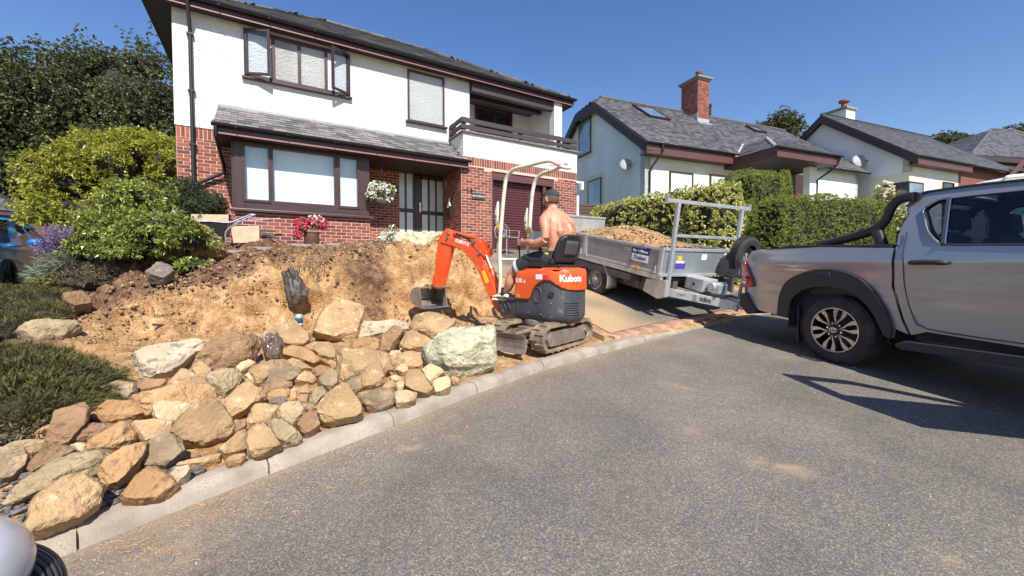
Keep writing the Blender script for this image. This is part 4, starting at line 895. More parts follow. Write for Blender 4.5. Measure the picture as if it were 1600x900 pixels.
roofplane(rf3, 'front_slope', [(-.3, -.5, ze3), (Lr+3, -.5, ze3), (Lr+3, hf3, zr3), (-.3, hf3, zr3)], (0, 0, 0), under=.08); roofplane(rf3, 'back_slope', [(Lr+3, D3+.5, ze3), (-.3, D3+.5, ze3), (-.3, hf3, zr3), (Lr+3, hf3, zr3)], (0, 0, 0), under=.08)
s = MB(); s.tube([(-.3, hf3, zr3+.03), (Lr+3, hf3, zr3+.03)], .09, 8); s.build('ridge_tiles', slatefar_m, rf3)
s = MB()
for a, b in (((-.5, ze3), (hf3, zr3)), ((D3+.5, ze3), (hf3, zr3))): s.prism([(a[0], a[1]-.05), (b[0], b[1]-.05), (b[0], b[1]-.5), (a[0], a[1]-.5)], -.34, -.30, ax='x')
s.build('barge_board', soffit_m, h3)
s = MB(); s.box(-.3, L3, -.5, -.47, ze3-.42, ze3-.06); s.box(-.3, L3, -.47, 0, ze3-.4, ze3-.38); s.build('fascia', fascia_r, h3)
gutter(-.35, L3, -.57, ze3-.02, .07).build('gutter', black, h3, smooth=40)
c3 = roofy(F3, 1322, 188, ze3, rise3, -.5); q_ = lambda px, py: F3.i @ onplane(px, py, F3.m @ Vector(c3), F3.m.to_3x3() @ Vector((0, 1, 0)))
x0, x1, zt3 = q_(1322, 180).x, q_(1336, 180).x, q_(1325, 170).z; s = MB(); s.box(x0, x1, c3.y, c3.y+1.2, c3.z-1, zt3); c3o = s.build('chimney', render_s, h3)
s = MB(); s.box(x0-.1, x1+.1, c3.y-.1, c3.y+1.3, zt3, zt3+.14); s.build('chimney_cap', bpy.data.materials['cap_stone'], c3o); s = MB(); s.lathe([(.2, zt3+.14), (.16, zt3+.3), (.16, zt3+.55), (.3, zt3+.6), (.3, zt3+.72), (0, zt3+.8)], 12, ((x0+x1)/2, c3.y+.4, 0)); s.build('chimney_pot', bpy.data.materials['clay_pot'], c3o, smooth=40)
y0, zt_3 = F3.hitx(1421, 283, 0); y1, _ = F3.hitx(1370, 290, 0); xw1, _ = F3.hit(1442, 285, 0); zb3 = zt_3-1.5
s = MB(); s.box(-.012, .02, 0, y1+.4, zb3-.3, zt_3+.5); s.box(0, xw1+.4, -.012, .02, zb3-.3, zt_3+.5); s.build('window_surround', render_c, h3)
s = MB(); s.box(-.05, -.02, .0, y1, zb3, zb3+.08); s.box(-.05, -.02, 0, y1, zt_3-.08, zt_3)
for y in (-.02, y1*.33, y1*.66, y1-.08): s.box(-.05, -.02, y, y+.08, zb3+.08, zt_3-.08)
s.box(-.05, xw1, -.05, -.02, zb3, zb3+.08); s.box(-.05, xw1, -.05, -.02, zt_3-.08, zt_3); s.box(xw1-.08, xw1, -.05, -.02, zb3+.08, zt_3-.08); cw = s.build('corner_window', brown, h3)
s = MB(); s.box(-.035, -.03, .06, y1-.08, zb3+.08, zt_3-.08); s.build('pane', glass_d, cw); s = MB(); s.box(.0, xw1-.08, -.035, -.03, zb3+.08, zt_3-.08); s.build('pane', glass_b, cw)
win2(F3, h3, 1472, 1488, 284, 300, 'f', surround=True)
dish(F3, 'satellite_dish', 'white satellite dish on the gable wall of the farther bungalow', 1349, 252, .4)
# ---- fourth: hipped roof far right
P4 = at(1512, 262, 30.); P4.z = 4.5; F4 = Frame2(P4, R(10)); h4 = thing('hip_roofed_house', 'farthest house at the right edge with a hipped grey slate roof', 'house', P4, (0, 0, R(10)))
e4 = F4.hit(1539, 243, -.5)[1]; pk4 = at(1549.7, 202, 36); pk4 = F4.i @ pk4
s = MB(); s.box(0, 16, 0, .4, -2, e4); s.box(0, .4, .4, 12, -2, e4); s.build('brick_wall', bpy.data.materials['far_brick'], h4)
s = MB(); s.box(-.5, 16.5, -.5, 12.5, e4-.05, e4); rf4 = s.build('roof', roofbase, h4)
roofplane(rf4, 'front_slope', [(-.5, -.5, e4), (16.5, -.5, e4), (pk4.x+2.5, pk4.y, pk4.z), (pk4.x, pk4.y, pk4.z)], (0, 0, 0)); roofplane(rf4, 'left_slope', [(-.5, 12.5, e4), (-.5, -.5, e4), (pk4.x, pk4.y, pk4.z)], (0, 0, 0))
s = MB(); s.box(-.5, 16.5, -.52, -.48, e4-.4, e4-.05); s.build('fascia', soffit_m, h4)
s = MB(); s.tube([(-.5, -.5, e4+.03), (pk4.x, pk4.y, pk4.z+.03), (pk4.x+2.5, pk4.y, pk4.z+.03), (16.5, -.5, e4+.03)], .10, 7); s.build('ridge_tiles', slatefar_m, rf4)
yw = -4.2; xa_ = F4.hit(1530, 260, yw)[0]; e5 = F4.hit(1562, 266, yw)[1]
roofplane(rf4, 'wing_slope', [(xa_+1.2, yw, e5), (xa_+8, yw, e5), (xa_+8, -.2, e5+1.6), (xa_-.2, -.2, e5+1.6)], (0, 0, 0)); s = MB(); s.box(xa_+1.4, xa_+7.6, yw+.4, 0, -2, e5); s.build('wing_wall', bpy.data.materials['far_brick'], h4)
s = MB(); s.bar((xa_+1.2, yw, e5+.03), (xa_-.2, -.2, e5+1.63), .12, .06); s.build('flashing', lead, rf4)
gx_ = F4.hit(1575, 266, yw-.3)[0]; s = MB(); s.prism([(gx_, e5-.4), (gx_+.4, e5-.4), (gx_+2.4, e5+1.3), (gx_+2.4, e5+1.8)], yw-.32, yw-.28); s.build('barge_board', fascia_r, h4)
# ---- garage roof at the far left, fence behind the blue car
P5 = at(44, 331, 11.0); g5 = thing('lean_garage', 'low garage with a dark slate roof at the left edge behind the blue car', 'garage', (P5.x, P5.y, 1.0), (0, 0, R(38)))
zE = P5.z-1.0
s = MB(); s.box(-6, -.4, .4, .6, 0, zE-.02); s.box(-.6, -.4, .6, 6, 0, zE-.02); s.build('garage_wall', mat('garage_stone', (.30, .27, .24), rough=.9), g5)
s = MB(); s.box(-6, 0, 0, 6, zE-.12, zE-.02); r5 = s.build('roof', soffit_m, g5)
roofplane(r5, 'front_slope', [(-6, 0, zE), (0, 0, zE), (-2.2, 2.2, zE+1.5), (-6, 2.2, zE+1.5)], (0, 0, 0)); roofplane(r5, 'side_slope', [(0, 0, zE), (0, 6, zE), (-2.2, 6, zE+1.5), (-2.2, 2.2, zE+1.5)], (0, 0, 0))
fn = thing('picket_fence', 'brown vertical board fence behind the blue car', 'fence', at(40, 400, 10.6))
fo = fn.location.copy(); wood = mat('fence_timber', (.20, .11, .07), (.13, .07, .045), rough=.85, scale=5, stretch=(4, 4, 1), rnd_=.2, bump=.3, bscale=50); bd = None
for i in range(34):
    p = at(-10+i*4.6, 372, 10.6-.02*i); 
    if bd is None: s = MB(); s.box(-.035, .035, -.012, .012, -1.3, .0); bd = o = s.build('board', wood, fn, bevel=.004)
    else: o = bd.copy(); col.objects.link(o)
    o.location = (p.x-fo.x, p.y-fo.y, at(0, 352-(i % 2)*1, 10.6).z-fo.z)
s = MB(); a = at(-10, 360, 10.63); b = at(150, 360, 10.0); s.bar(a-fo, b-fo, .04, .08); s.build('rail', wood, fn)
# slatted side fence by the garage corner, white post
fp = at(905, 330, 15.0); fz = 2.2
f2 = thing('slat_fence', 'dark brown horizontal slat fence between the garage and the variegated hedge', 'fence', (fp.x, fp.y, fz), (0, 0, R(5)))
ztop = at(930, 318, 15).z-fz; sl = None
for i in range(15):
    if sl is None: s = MB(); s.box(0, 1.25, -.012, .012, -.05, .05); sl = o = s.build('slat', mat('slat_brown', (.10, .05, .045), rough=.7, rnd_=.15), f2, bevel=.004)
    else: o = sl.copy(); col.objects.link(o)
    o.location = (0, 0, ztop-.05-i*.118)
s = MB(); s.box(-.1, -.02, -.04, .04, -.5, ztop+.28); s.build('post', white_m, f2); s = MB(); s.box(0, 1.25, .015, .03, -.5, ztop); s.build('backing_board', soffit_m, f2)
# ------------------------------------------------------------------ foliage
def leafcloud(centres, normals, n_per, size, spread, asp=2.6, droop=.2, curl=0., tri=False):
    """rosettes or sprays of long leaves: returns verts, faces (quads bent at the middle)"""
    c = np.repeat(centres, n_per, 0); nm = np.repeat(normals, n_per, 0); m = len(c)
    t = np.random.normal(size=(m, 3)); d = t/np.linalg.norm(t, axis=1)[:, None]*spread+nm; d[:, 2] -= droop*np.random.rand(m); d /= np.linalg.norm(d, axis=1)[:, None]+1e-9
    up = np.random.normal(size=(m, 3))*.5+nm*.7+np.array([0, 0, .5]); s = np.cross(d, up); s /= np.linalg.norm(s, axis=1)[:, None]+1e-9
    L = size*np.random.uniform(.6, 1.3, m)[:, None]; w = L/asp/2
    a = c+d*L*.08; b = c+d*L*.55+s*w; e = c+d*L*.55-s*w; f = c+d*L+np.array([0, 0, -1])*L*.12
    V = np.stack([a, b, f, e], 1).reshape(-1, 3); return V, np.arange(m*4).reshape(m, 4)
def ellipsoid_pts(n, c, r, shell=.35, cut=-1., seed=0, rough=.2):
    p = np.random.normal(size=(int(n), 3)); p /= np.linalg.norm(p, axis=1)[:, None]; p = p[p[:, 2] > cut]
    k = (1-shell*np.random.rand(len(p))**1.6)
    wob = np.array([noise.noise(Vector(tuple(q*2.3+seed))) + .5*noise.noise(Vector(tuple(q*5.1+seed))) for q in p]); k = k*(1+rough*wob)
    nrm = p/np.array(r); nrm /= np.linalg.norm(nrm, axis=1)[:, None]
    return np.array(c)+p*np.array(r)*k[:, None], nrm
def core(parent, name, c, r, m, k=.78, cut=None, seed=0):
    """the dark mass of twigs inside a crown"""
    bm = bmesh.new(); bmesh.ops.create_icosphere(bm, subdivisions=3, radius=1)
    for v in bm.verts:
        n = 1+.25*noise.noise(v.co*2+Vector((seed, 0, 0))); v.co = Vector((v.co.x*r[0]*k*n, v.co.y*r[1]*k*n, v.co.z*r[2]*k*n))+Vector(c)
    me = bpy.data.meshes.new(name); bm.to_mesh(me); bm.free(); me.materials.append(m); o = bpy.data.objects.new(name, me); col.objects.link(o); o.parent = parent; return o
bark = mat('bark', (.13, .09, .06), (.08, .055, .04), rough=.9, scale=12, bump=.6, bscale=40, stretch=(1, 1, .3))
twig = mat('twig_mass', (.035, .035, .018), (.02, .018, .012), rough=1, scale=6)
def plant(name, label, cat, base, blobs, leaf, mat_, group=None, trunk=True, dens=900, n_per=6, spread=.8, asp=2.8, droop=.2, shell=.4, corek=.72, rough=.22, cut=-.6, trunk_r=.05, limbs=7, crown='foliage', gap=0):
    t = thing(name, label, cat, base, group=group); b = Vector(base); VV = []; FF = []; n0 = 0
    for i, (c, r) in enumerate(blobs):
        c = Vector(c)-b; area = (r[0]*r[1]+r[1]*r[2]+r[0]*r[2])/3*12.6; n = area*dens
        P, N = ellipsoid_pts(n, c, r, shell, cut, seed=i*7+len(name), rough=rough)
        if gap: kp = np.array([noise.noise(Vector(tuple(p*gap)))+.35*noise.noise(Vector(tuple(p*gap*3))) > -.10 for p in P]); P, N = P[kp], N[kp]
        v, f = leafcloud(P, N, n_per, leaf, spread, asp, droop); VV.append(v); FF.append(f+n0); n0 += len(v)
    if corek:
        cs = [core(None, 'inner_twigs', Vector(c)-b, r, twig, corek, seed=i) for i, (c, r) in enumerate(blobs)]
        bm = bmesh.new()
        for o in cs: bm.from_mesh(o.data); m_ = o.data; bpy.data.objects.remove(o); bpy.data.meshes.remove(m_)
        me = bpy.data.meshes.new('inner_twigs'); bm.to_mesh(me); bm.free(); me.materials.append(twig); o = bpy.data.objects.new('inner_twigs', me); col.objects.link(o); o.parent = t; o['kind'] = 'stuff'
    raw(crown, np.concatenate(VV), np.concatenate(FF), mat_, t)
    if trunk:
        B = MB()
        for i in range(limbs):
            c, r = blobs[i % len(blobs)]; e = Vector(c)-b+Vector((random.uniform(-.6, .6)*r[0], random.uniform(-.6, .6)*r[1], random.uniform(-.1, .6)*r[2])); m_ = e*.5+Vector((random.uniform(-.2, .2), random.uniform(-.2, .2), -.05))*e.length*.4
            B.tube(crv([(random.uniform(-.05, .05), random.uniform(-.05, .05), -.1), m_*.5, m_, e], 4), [trunk_r*(1-.055*k) for k in range(13)], 6)
        B.build('trunk', bark, t, smooth=60)
    return t
g_rh1 = leafmat('rhododendron_yellow', (.13, .17, .02), (.56, .52, .08), 1.8, .35, .4)
g_rh2 = leafmat('rhododendron_green', (.09, .13, .02), (.40, .44, .10), 2.2, .3, .35)
g_dark = leafmat('dark_evergreen', (.02, .03, .012), (.15, .17, .06), 1.5, .12, .45)
g_dark2 = leafmat('cotoneaster_leaf', (.025, .04, .014), (.19, .20, .075), 1.2, .15, .45)
g_hedge = leafmat('variegated_leaf', (.16, .22, .03), (.85, .78, .26), 4, .3, .35)
g_con = leafmat('conifer_green', (.08, .11, .012), (.36, .40, .055), 2.5, .15, .6)
g_heath = leafmat('heather_green', (.038, .042, .014), (.17, .155, .045), 2.5, .1, .8)
g_brush = leafmat('brown_heather', (.07, .045, .03), (.26, .20, .12), 3, .1, .8)
g_low = leafmat('low_green', (.07, .10, .02), (.36, .36, .08), 3, .25, .6)
g_yew = leafmat('yew_green', (.015, .03, .012), (.07, .10, .035), 3, .1, .6)
def blob(px, py, Y, rx, ry, rz): return (tuple(at(px, py, Y)), (rx, ry, rz))
# tall trees behind, left
def ground_at(px, Y, z): p = at(px, 420, Y); return (p.x, p.y, z)
plant('evergreen_tree', 'dense dark evergreen tree filling the left edge behind the garage roof', 'tree', ground_at(-30, 15, 1.2), [blob(-40, 230, 14.5, 3.4, 2.5, 2.9), blob(60, 170, 14, 1.9, 1.8, 1.7), blob(25, 290, 13.6, 2.2, 1.6, 1.8), blob(-60, 140, 15, 2.4, 2, 1.6), blob(110, 260, 13.8, 1.4, 1.4, 1.8)], .12, g_dark, dens=90, n_per=9, spread=.9, asp=2.4, trunk_r=.16, shell=.6, rough=.5, corek=.62)
plant('spreading_tree', 'tall tree with small yellowish leaves against the left wall of the white house', 'tree', ground_at(190, 14.5, 1.4), [blob(130, 160, 14, 1.7, 1.6, 1.7), blob(205, 150, 14.2, 1.8, 1.8, 1.7), blob(250, 180, 13.8, 1.5, 1.5, 2.1), blob(170, 240, 13.5, 2.2, 1.5, 1.8), blob(250, 270, 13, 1.3, 1.3, 1.9), blob(232, 110, 14, .8, .8, .65), blob(105, 92, 14, .5, .5, .45), blob(160, 110, 14.2, .9, .9, .6)], .085, g_dark2, dens=130, n_per=9, spread=1.0, asp=2.2, trunk_r=.13, shell=.7, corek=.5, rough=.6, limbs=16, gap=.9)
# rhododendrons
plant('rhododendron_bush', 'large yellow-green rhododendron left of the brick wall', 'shrub', ground_at(180, 8.6, 1.35), [blob(72, 300, 8.1, .35, .35, .35), blob(140, 238, 8.6, .4, .4, .3), blob(105, 285, 8.3, .7, .65, .55), blob(170, 262, 8.6, .85, .8, .6), blob(90, 330, 8.0, .6, .6, .45), blob(160, 335, 7.9, .75, .6, .55), blob(125, 250, 8.6, .6, .6, .3)], .076, g_rh1, dens=290, n_per=9, spread=1.0, asp=3.0, droop=.35, trunk_r=.03, shell=.55, rough=.55, corek=.55, limbs=22, gap=2.6)
plant('tall_rhododendron', 'olive rhododendron mound with bare stems touching the white house', 'shrub', ground_at(230, 9.4, 1.5), [blob(215, 250, 9.2, 1.0, .8, .55), blob(262, 262, 9.0, .5, .6, .62), blob(170, 235, 9.3, .6, .7, .35), blob(235, 225, 9.3, .6, .7, .25)], .072, g_rh1, dens=280, n_per=8, spread=1.0, asp=2.8, droop=.3, trunk_r=.025, shell=.5, limbs=20, corek=.5, gap=2.8)
plant('rhododendron_bush', 'bright green spreading rhododendron in front, its low branches over the soil bank', 'shrub', ground_at(225, 6.6, 1.15), [blob(215, 310, 6.8, .5, .5, .3), blob(180, 355, 6.5, .6, .5, .3), blob(250, 360, 6.4, .68, .5, .32), blob(300, 375, 6.3, .35, .35, .18), blob(215, 390, 6.3, .6, .4, .18), blob(300, 415, 6.0, .22, .22, .1), blob(150, 385, 6.5, .4, .4, .22)], .072, g_rh2, dens=400, n_per=9, spread=1.0, asp=3.0, droop=.3, trunk_r=.022, limbs=12, shell=.45, rough=.4, corek=.5, gap=3.5)
plant('yew_bush', 'dark rounded evergreen bush against the brick wall, left one of the pair', 'shrub', ground_at(290, 8.7, 1.75), [blob(290, 305, 8.5, .36, .36, .36), blob(305, 322, 8.4, .25, .25, .3)], .05, g_yew, dens=700, n_per=8, spread=1.1, asp=4, trunk=False)
plant('yew_bush', 'smaller dark bush against the brick wall below the drainpipe', 'shrub', ground_at(332, 8.7, 1.8), [blob(333, 318, 8.6, .24, .24, .24)], .045, g_yew, dens=800, n_per=8, spread=1.1, asp=4, trunk=False)
# heathers and ground cover on the left
def mounds(name, label, cat, spots, m, leaf, dens, Y=None, n_per=9, asp=9, spread=.55, squash=.5, corek=.8, dz=0):
    bl = []
    for px, py, r in spots:
        p = at(px, py, Y) if Y else hit(px, py); bl.append(((p.x, p.y, p.z+dz), (r, r, r*squash)))
    p = bl[0][0]; return plant(name, label, cat, p, bl, leaf, m, dens=dens, n_per=n_per, asp=asp, spread=spread, trunk=False, cut=-.15, corek=corek, rough=.3, shell=.3, droop=0)
mounds('heather', 'dark green heather mound at the lower left beside the brown rocks', 'heather', [(20, 640, .42), (75, 625, .40), (60, 660, .36), (118, 630, .30), (100, 655, .28), (10, 600, .35), (55, 590, .30), (125, 655, .2)], g_heath, .06, 1900, asp=12, spread=.6, squash=.8)
mounds('heather', 'brownish twiggy heather in front of the dark heather mound', 'heather', [(15, 682, .26), (50, 675, .24), (0, 660, .26), (75, 672, .18)], g_brush, .045, 1100, asp=5, spread=1.0, squash=.5)
mounds('heather', 'olive heather patch right behind the long pale rock', 'heather', [(20, 520, .38), (65, 495, .32), (-10, 500, .42), (20, 560, .2), (62, 478, .4), (10, 470, .45)], g_heath, .07, 900, asp=13, spread=.6, squash=.5)
mounds('low_shrub', 'yellow-green low ground cover in front of the blue car', 'shrub', [(40, 450, .42), (80, 440, .45), (118, 440, .42), (70, 428, .35), (30, 462, .3)], g_low, .06, 620, asp=6, spread=.9, squash=.42)
mounds('low_shrub', 'reddish brown low heather under the left end of the big bushes', 'shrub', [(150, 440, .42), (175, 428, .36), (130, 428, .3)], g_brush, .06, 700, asp=7, spread=.8, squash=.42)
g_lav = leafmat('lavender_flower', (.12, .08, .20), (.34, .26, .46), 3, .1, .8)
lv = mounds('lavender', 'purple lavender leaning over beside the blue car', 'lavender', [(102, 430, .26), (118, 422, .24), (90, 438, .22)], leafmat('lavender_leaf', (.12, .15, .09), (.30, .34, .24), 3, .1, .7), .16, 260, Y=6.3, asp=16, spread=.5, squash=1.15)
P = []; Nn = []
for i in range(620):
    a = random.random()*6.28; r_ = random.random()**.5; bx = random.choice([(100, 418), (112, 410), (88, 425), (104, 402)]); p = at(*bx, 6.3); d = Vector((math.cos(a)*r_*.9, math.sin(a)*r_*.6, 1)).normalized(); e = Vector(p)+d*random.uniform(.30, .46)
    for k in range(4): P.append(tuple(e+d*.018*k-lv.location)); Nn.append(tuple(d))
v, f = leafcloud(np.array(P), np.array(Nn), 4, .022, .8, 1.6, 0); raw('flower_spikes', v, f, g_lav, lv)
plant('shrub', 'grey-leaved small shrub between the lavender and the rhododendrons', 'shrub', ground_at(120, 7.6, 1.1), [blob(118, 385, 7.6, .32, .3, .22), blob(140, 400, 7.4, .35, .3, .2)], .05, leafmat('grey_leaf', (.10, .13, .10), (.36, .40, .33), 3, .2, .6), dens=500, n_per=8, spread=1, asp=4, trunk=False)
# hedges on the right
def hedge(name, label, path, wd, hz, mat_, leaf, dens, n_per, asp, spread, zb=0, rnd_end=.35, lump=.1):
    """clipped hedge along a plan path: (x,y,ground z,top z)"""
    P = []; N = []; seg = []
    for a, b in zip(path[:-1], path[1:]): seg.append((Vector(a[:2]), Vector(b[:2]), a[2], b[2], a[3], b[3]))
    tot = sum((s[1]-s[0]).length for s in seg); base = Vector((path[0][0], path[0][1], path[0][2])); core_ = MB(); ks = []
    for (a, b, g0, g1, t0, t1) in seg:
        L = (b-a).length; d = (b-a)/L; nn = Vector((-d.y, d.x)); hh = (t0+t1-g0-g1)/2; per = (2*hh+wd*2); n = int(L*per*dens)
        for i in range(n):
            s = random.random(); u = random.random()*per; z0 = g0+(g1-g0)*s; z1 = t0+(t1-t0)*s; h = z1-z0
            if u < hh: o, z, nv = -wd, u/hh, Vector((-nn.x, -nn.y, 0))
            elif u < hh+2*wd: o, z, nv = u-hh-wd, 1, Vector((0, 0, 1))
            else: o, z, nv = wd, (u-hh-2*wd)/hh, Vector((nn.x, nn.y, 0))
            z = min(1, z); rr = .22   # rounded shoulder
            if z > .88 and abs(o) >= wd*.99: o *= 1-(z-.88)*1.6
            if z == 1: z = 1-.12*max(0, (abs(o)/wd-.55)/.45)**2
            p = a+d*L*s+nn*o; q = Vector((p.x, p.y, z0+h*z)); k = lump*(noise.noise(q*1.3)+.5*noise.noise(q*3.7))-random.random()**2*.12
            P.append(q+nv*k-base); N.append(nv)
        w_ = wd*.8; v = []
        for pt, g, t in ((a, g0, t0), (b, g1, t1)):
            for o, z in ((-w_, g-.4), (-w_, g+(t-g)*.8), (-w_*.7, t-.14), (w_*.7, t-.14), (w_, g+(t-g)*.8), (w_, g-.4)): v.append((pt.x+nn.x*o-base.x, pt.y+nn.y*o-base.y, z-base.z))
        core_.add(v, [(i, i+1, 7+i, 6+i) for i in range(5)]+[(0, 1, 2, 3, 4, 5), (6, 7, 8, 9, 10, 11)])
    for pt, g, t, nv in ((seg[0][0], seg[0][2], seg[0][4], seg[0][0]-seg[0][1]), (seg[-1][1], seg[-1][3], seg[-1][5], seg[-1][1]-seg[-1][0])):
        nv = nv.normalized(); nn = Vector((-nv.y, nv.x))
        for i in range(int(2*wd*(t-g)*dens*1.6)):
            a_ = random.uniform(-math.pi/2, math.pi/2); z = random.random(); kk = 1-.35*max(0, (z-.7)/.3)**2; q = Vector((pt.x+nn.x*wd*math.sin(a_)*kk+nv.x*rnd_end*math.cos(a_)*kk, pt.y+nn.y*wd*math.sin(a_)*kk+nv.y*rnd_end*math.cos(a_)*kk, g+(t-g)*z)); nq = Vector((nv.x*math.cos(a_)+nn.x*math.sin(a_), nv.y*math.cos(a_)+nn.y*math.sin(a_), 0))
            P.append(q+nq*lump*noise.noise(q*1.5)-base); N.append(nq)
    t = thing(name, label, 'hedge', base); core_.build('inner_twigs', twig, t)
    v, f = leafcloud(np.array([tuple(p) for p in P]), np.array([tuple(n) for n in N]), n_per, leaf, spread, asp, .15); raw('foliage', v, f, mat_, t); return t
def hp(px, Y, pt): p = at(px, pt, Y); return (p.x, p.y, H(p.x, p.y), p.z)
hedge('variegated_hedge', 'clipped yellow-green variegated hedge behind the loaded trailer', [hp(950, 13.8, 326), hp(985, 12.2, 313), hp(1075, 10.8, 296), hp(1130, 9.9, 286)], .55, 2.2, g_hedge, .06, 150, 9, 1.9, 1.9, lump=.16)
hedge('conifer_hedge', 'tall dark clipped conifer hedge with a rounded top behind the low conifer hedge', [hp(1158, 11.6, 270), hp(1200, 11.6, 272)], .7, 3, g_con, .045, 380, 11, 4.5, 1.1, rnd_end=.55, lump=.2)
hedge('conifer_hedge', 'low clipped conifer hedge right behind the pickup bed', [hp(1200, 9.8, 311), hp(1290, 9.9, 306), hp(1345, 10.0, 316)], .55, 2, g_con, .045, 420, 11, 4.5, 1.1, rnd_end=.6, lump=.08)
plant('low_shrub', 'small olive shrub with dry leaves between the pickup roll bar and the white bungalow', 'shrub', ground_at(1395, 11, 1.6), [blob(1400, 355, 11, .5, .5, .5), blob(1375, 370, 11, .4, .4, .4)], .08, g_low, dens=200, n_per=8, trunk=False)
# yucca-like flowering plant
yb = at(1385, 395, 10.6); yt = thing('flowering_shrub', 'cream flowered upright shrub in front of the corner window', 'shrub', yb)
P = []
for c_, r_, n in (((1382, 312), (.16, .16, .32), 55), ((1374, 340), (.25, .2, .3), 45), ((1392, 300), (.08, .08, .18), 16), ((1412, 330), (.14, .12, .22), 30), ((1405, 350), (.14, .14, .2), 22)):
    c = at(*c_, 10.6)-yb
    for i in range(n): P.append(tuple(c+Vector([random.gauss(0, .55)*r_[k] for k in range(3)])))
P = np.array(P); v, f = leafcloud(P, np.tile([0, -.3, .2], (len(P), 1)), 6, .085, 1, 1.5, .3); raw('flowers', v, f, leafmat('cream_petal', (.70, .66, .42), (.9, .88, .7), 4, .2, .6), yt)
v, f = leafcloud(P-np.array([0, 0, .25]), np.tile([0, -.2, .6], (len(P), 1)), 5, .28, .7, 8, .3); raw('foliage', v, f, g_low, yt)
# far trees
plant('distant_tree', 'small dark tree top beyond the ridge of the dormer bungalow', 'tree', ground_at(1222, 40, 4), [blob(1224, 190, 40, 1.3, 1.3, 1.0), blob(1215, 205, 40, 1.6, 1.5, 1.2), blob(1240, 200, 40, 1.1, 1, .8), blob(1188, 198, 40, .5, .5, .5)], .22, g_dark2, dens=26, n_per=8, trunk_r=.2, corek=.6, rough=.5)
plant('distant_tree', 'dark tree line beyond the hip roofed house at the right edge', 'tree', ground_at(1475, 48, 4), [blob(1478, 222, 48, 2.4, 1.5, 1.0), blob(1500, 224, 48, 1.5, 1, .9), blob(1590, 214, 50, 2, 1.5, 1.4)], .3, g_dark2, dens=14, n_per=8, trunk=False)
# flower pots by the house
def flowers(name, label, base, pot, blooms, petal, m2=None, leafm=g_rh2, leafr=.05):
    t = thing(name, label, 'flower pot' if pot else 'flowers', base); b = Vector(base)
    if pot: B = MB(); r, h, mm = pot; B.lathe([(0, 0), (r*.78, 0), (r, h*.25), (r*1.02, h*.9), (r*1.1, h*.92), (r*1.1, h), (r*.95, h), (r*.9, h*.85), (0, h*.85)], 24); B.build('pot', mm, t, smooth=40)
    P = []; Q_ = []
    for c, r, n in blooms:
        for i in range(n):
            d = Vector((random.gauss(0, 1), random.gauss(0, 1), random.gauss(0, 1))).normalized()
            if d.y > .5: d.y = -d.y
            P.append(tuple(Vector(c)-b+Vector((d.x*r[0], d.y*r[1], d.z*r[2]))*random.uniform(.8, 1.05))); Q_.append(tuple(d))
    P = np.array(P); Q_ = np.array(Q_); v, f = leafcloud(P, Q_, 6, .042, 1.1, 1.15, 0); k = len(v); mt = petal
    if m2: h = len(P)//5; v1, f1 = leafcloud(P[:h], Q_[:h], 7, .045, 1.1, 1.15, 0); raw('white_flowers', v1, f1, m2, t)['kind'] = 'stuff'; v, f = leafcloud(P[h:], Q_[h:], 7, .045, 1.1, 1.15, 0)
    raw('flowers', v, f, mt, t)['kind'] = 'stuff'
    L = []; LN = []
    for c, r, n in blooms:
        p, nn = ellipsoid_pts(n*2.2, Vector(c)-b, [x*.92 for x in r], .5); L.append(p); LN.append(nn)
    v, f = leafcloud(np.concatenate(L), np.concatenate(LN), 4, leafr, 1, 1.6, .2); raw('foliage', v, f, leafm, t); return t
white_p = leafmat('white_petal', (.78, .78, .70), (.9, .9, .86), 5, .15, .6); pink_p = leafmat('pink_petal', (.75, .035, .12), (.88, .12, .28), 5, .2, .5)
def fw(px, py, c): return W(fq(px, py, c)[0], c, fq(px, py, c)[1])
pm_ = mat('plum_glazed_pot', (.16, .07, .06), (.12, .05, .045), rough=.35, scale=5, stretch=(1, 1, 9))
pb = fw(487, 384, 9.6)
flowers('flower_pot', 'plum glazed pot of red and pink geraniums below the bay window', pb, (.15, .29, pm_), [(fw(492, 346, 9.55), (.20, .14, .11), 110), (fw(472, 350, 9.5), (.15, .12, .12), 60), (fw(464, 366, 9.45), (.08, .06, .08), 24), (fw(502, 350, 9.5), (.13, .1, .09), 40)], pink_p, white_p)
hb = fw(597, 318, 9.98); flowers('hanging_basket', 'hanging basket of white flowers on the shaded porch wall', hb, None, [(fw(590, 293, 9.96), (.20, .14, .15), 120), (fw(606, 297, 9.96), (.17, .13, .13), 80), (fw(580, 303, 9.96), (.11, .1, .1), 40), (fw(597, 312, 9.96), (.26, .1, .06), 24)], white_p)
B = MB(); B.lathe([(0, -.12), (.1, -.09), (.17, 0), (.18, .06)], 18); o = B.build('basket', mat('basket_fibre', (.10, .08, .06), rough=1), bpy.data.objects['hanging_basket'], smooth=60); o.location = (0, 0, .02)
B = MB(); B.tube([(0, 0, .86), (0, 0, .7)], .008, 6); [B.tube([(0, 0, .7), (.17*math.cos(a), .17*math.sin(a), .06)], .003, 4) for a in (0, 2.1, 4.2)]; B.build('hook', black, bpy.data.objects['hanging_basket'])
gb = fw(612, 384, 10.3); flowers('white_flower_planter', 'low planter of white flowers on the ground left of the front door', gb, (.16, .14, pm_), [(fw(610, 368, 10.25), (.27, .16, .1), 115), (fw(622, 372, 10.25), (.2, .15, .08), 60), (fw(600, 374, 10.2), (.16, .12, .06), 40), (fw(614, 355, 10.3), (.08, .08, .04), 8)], white_p)
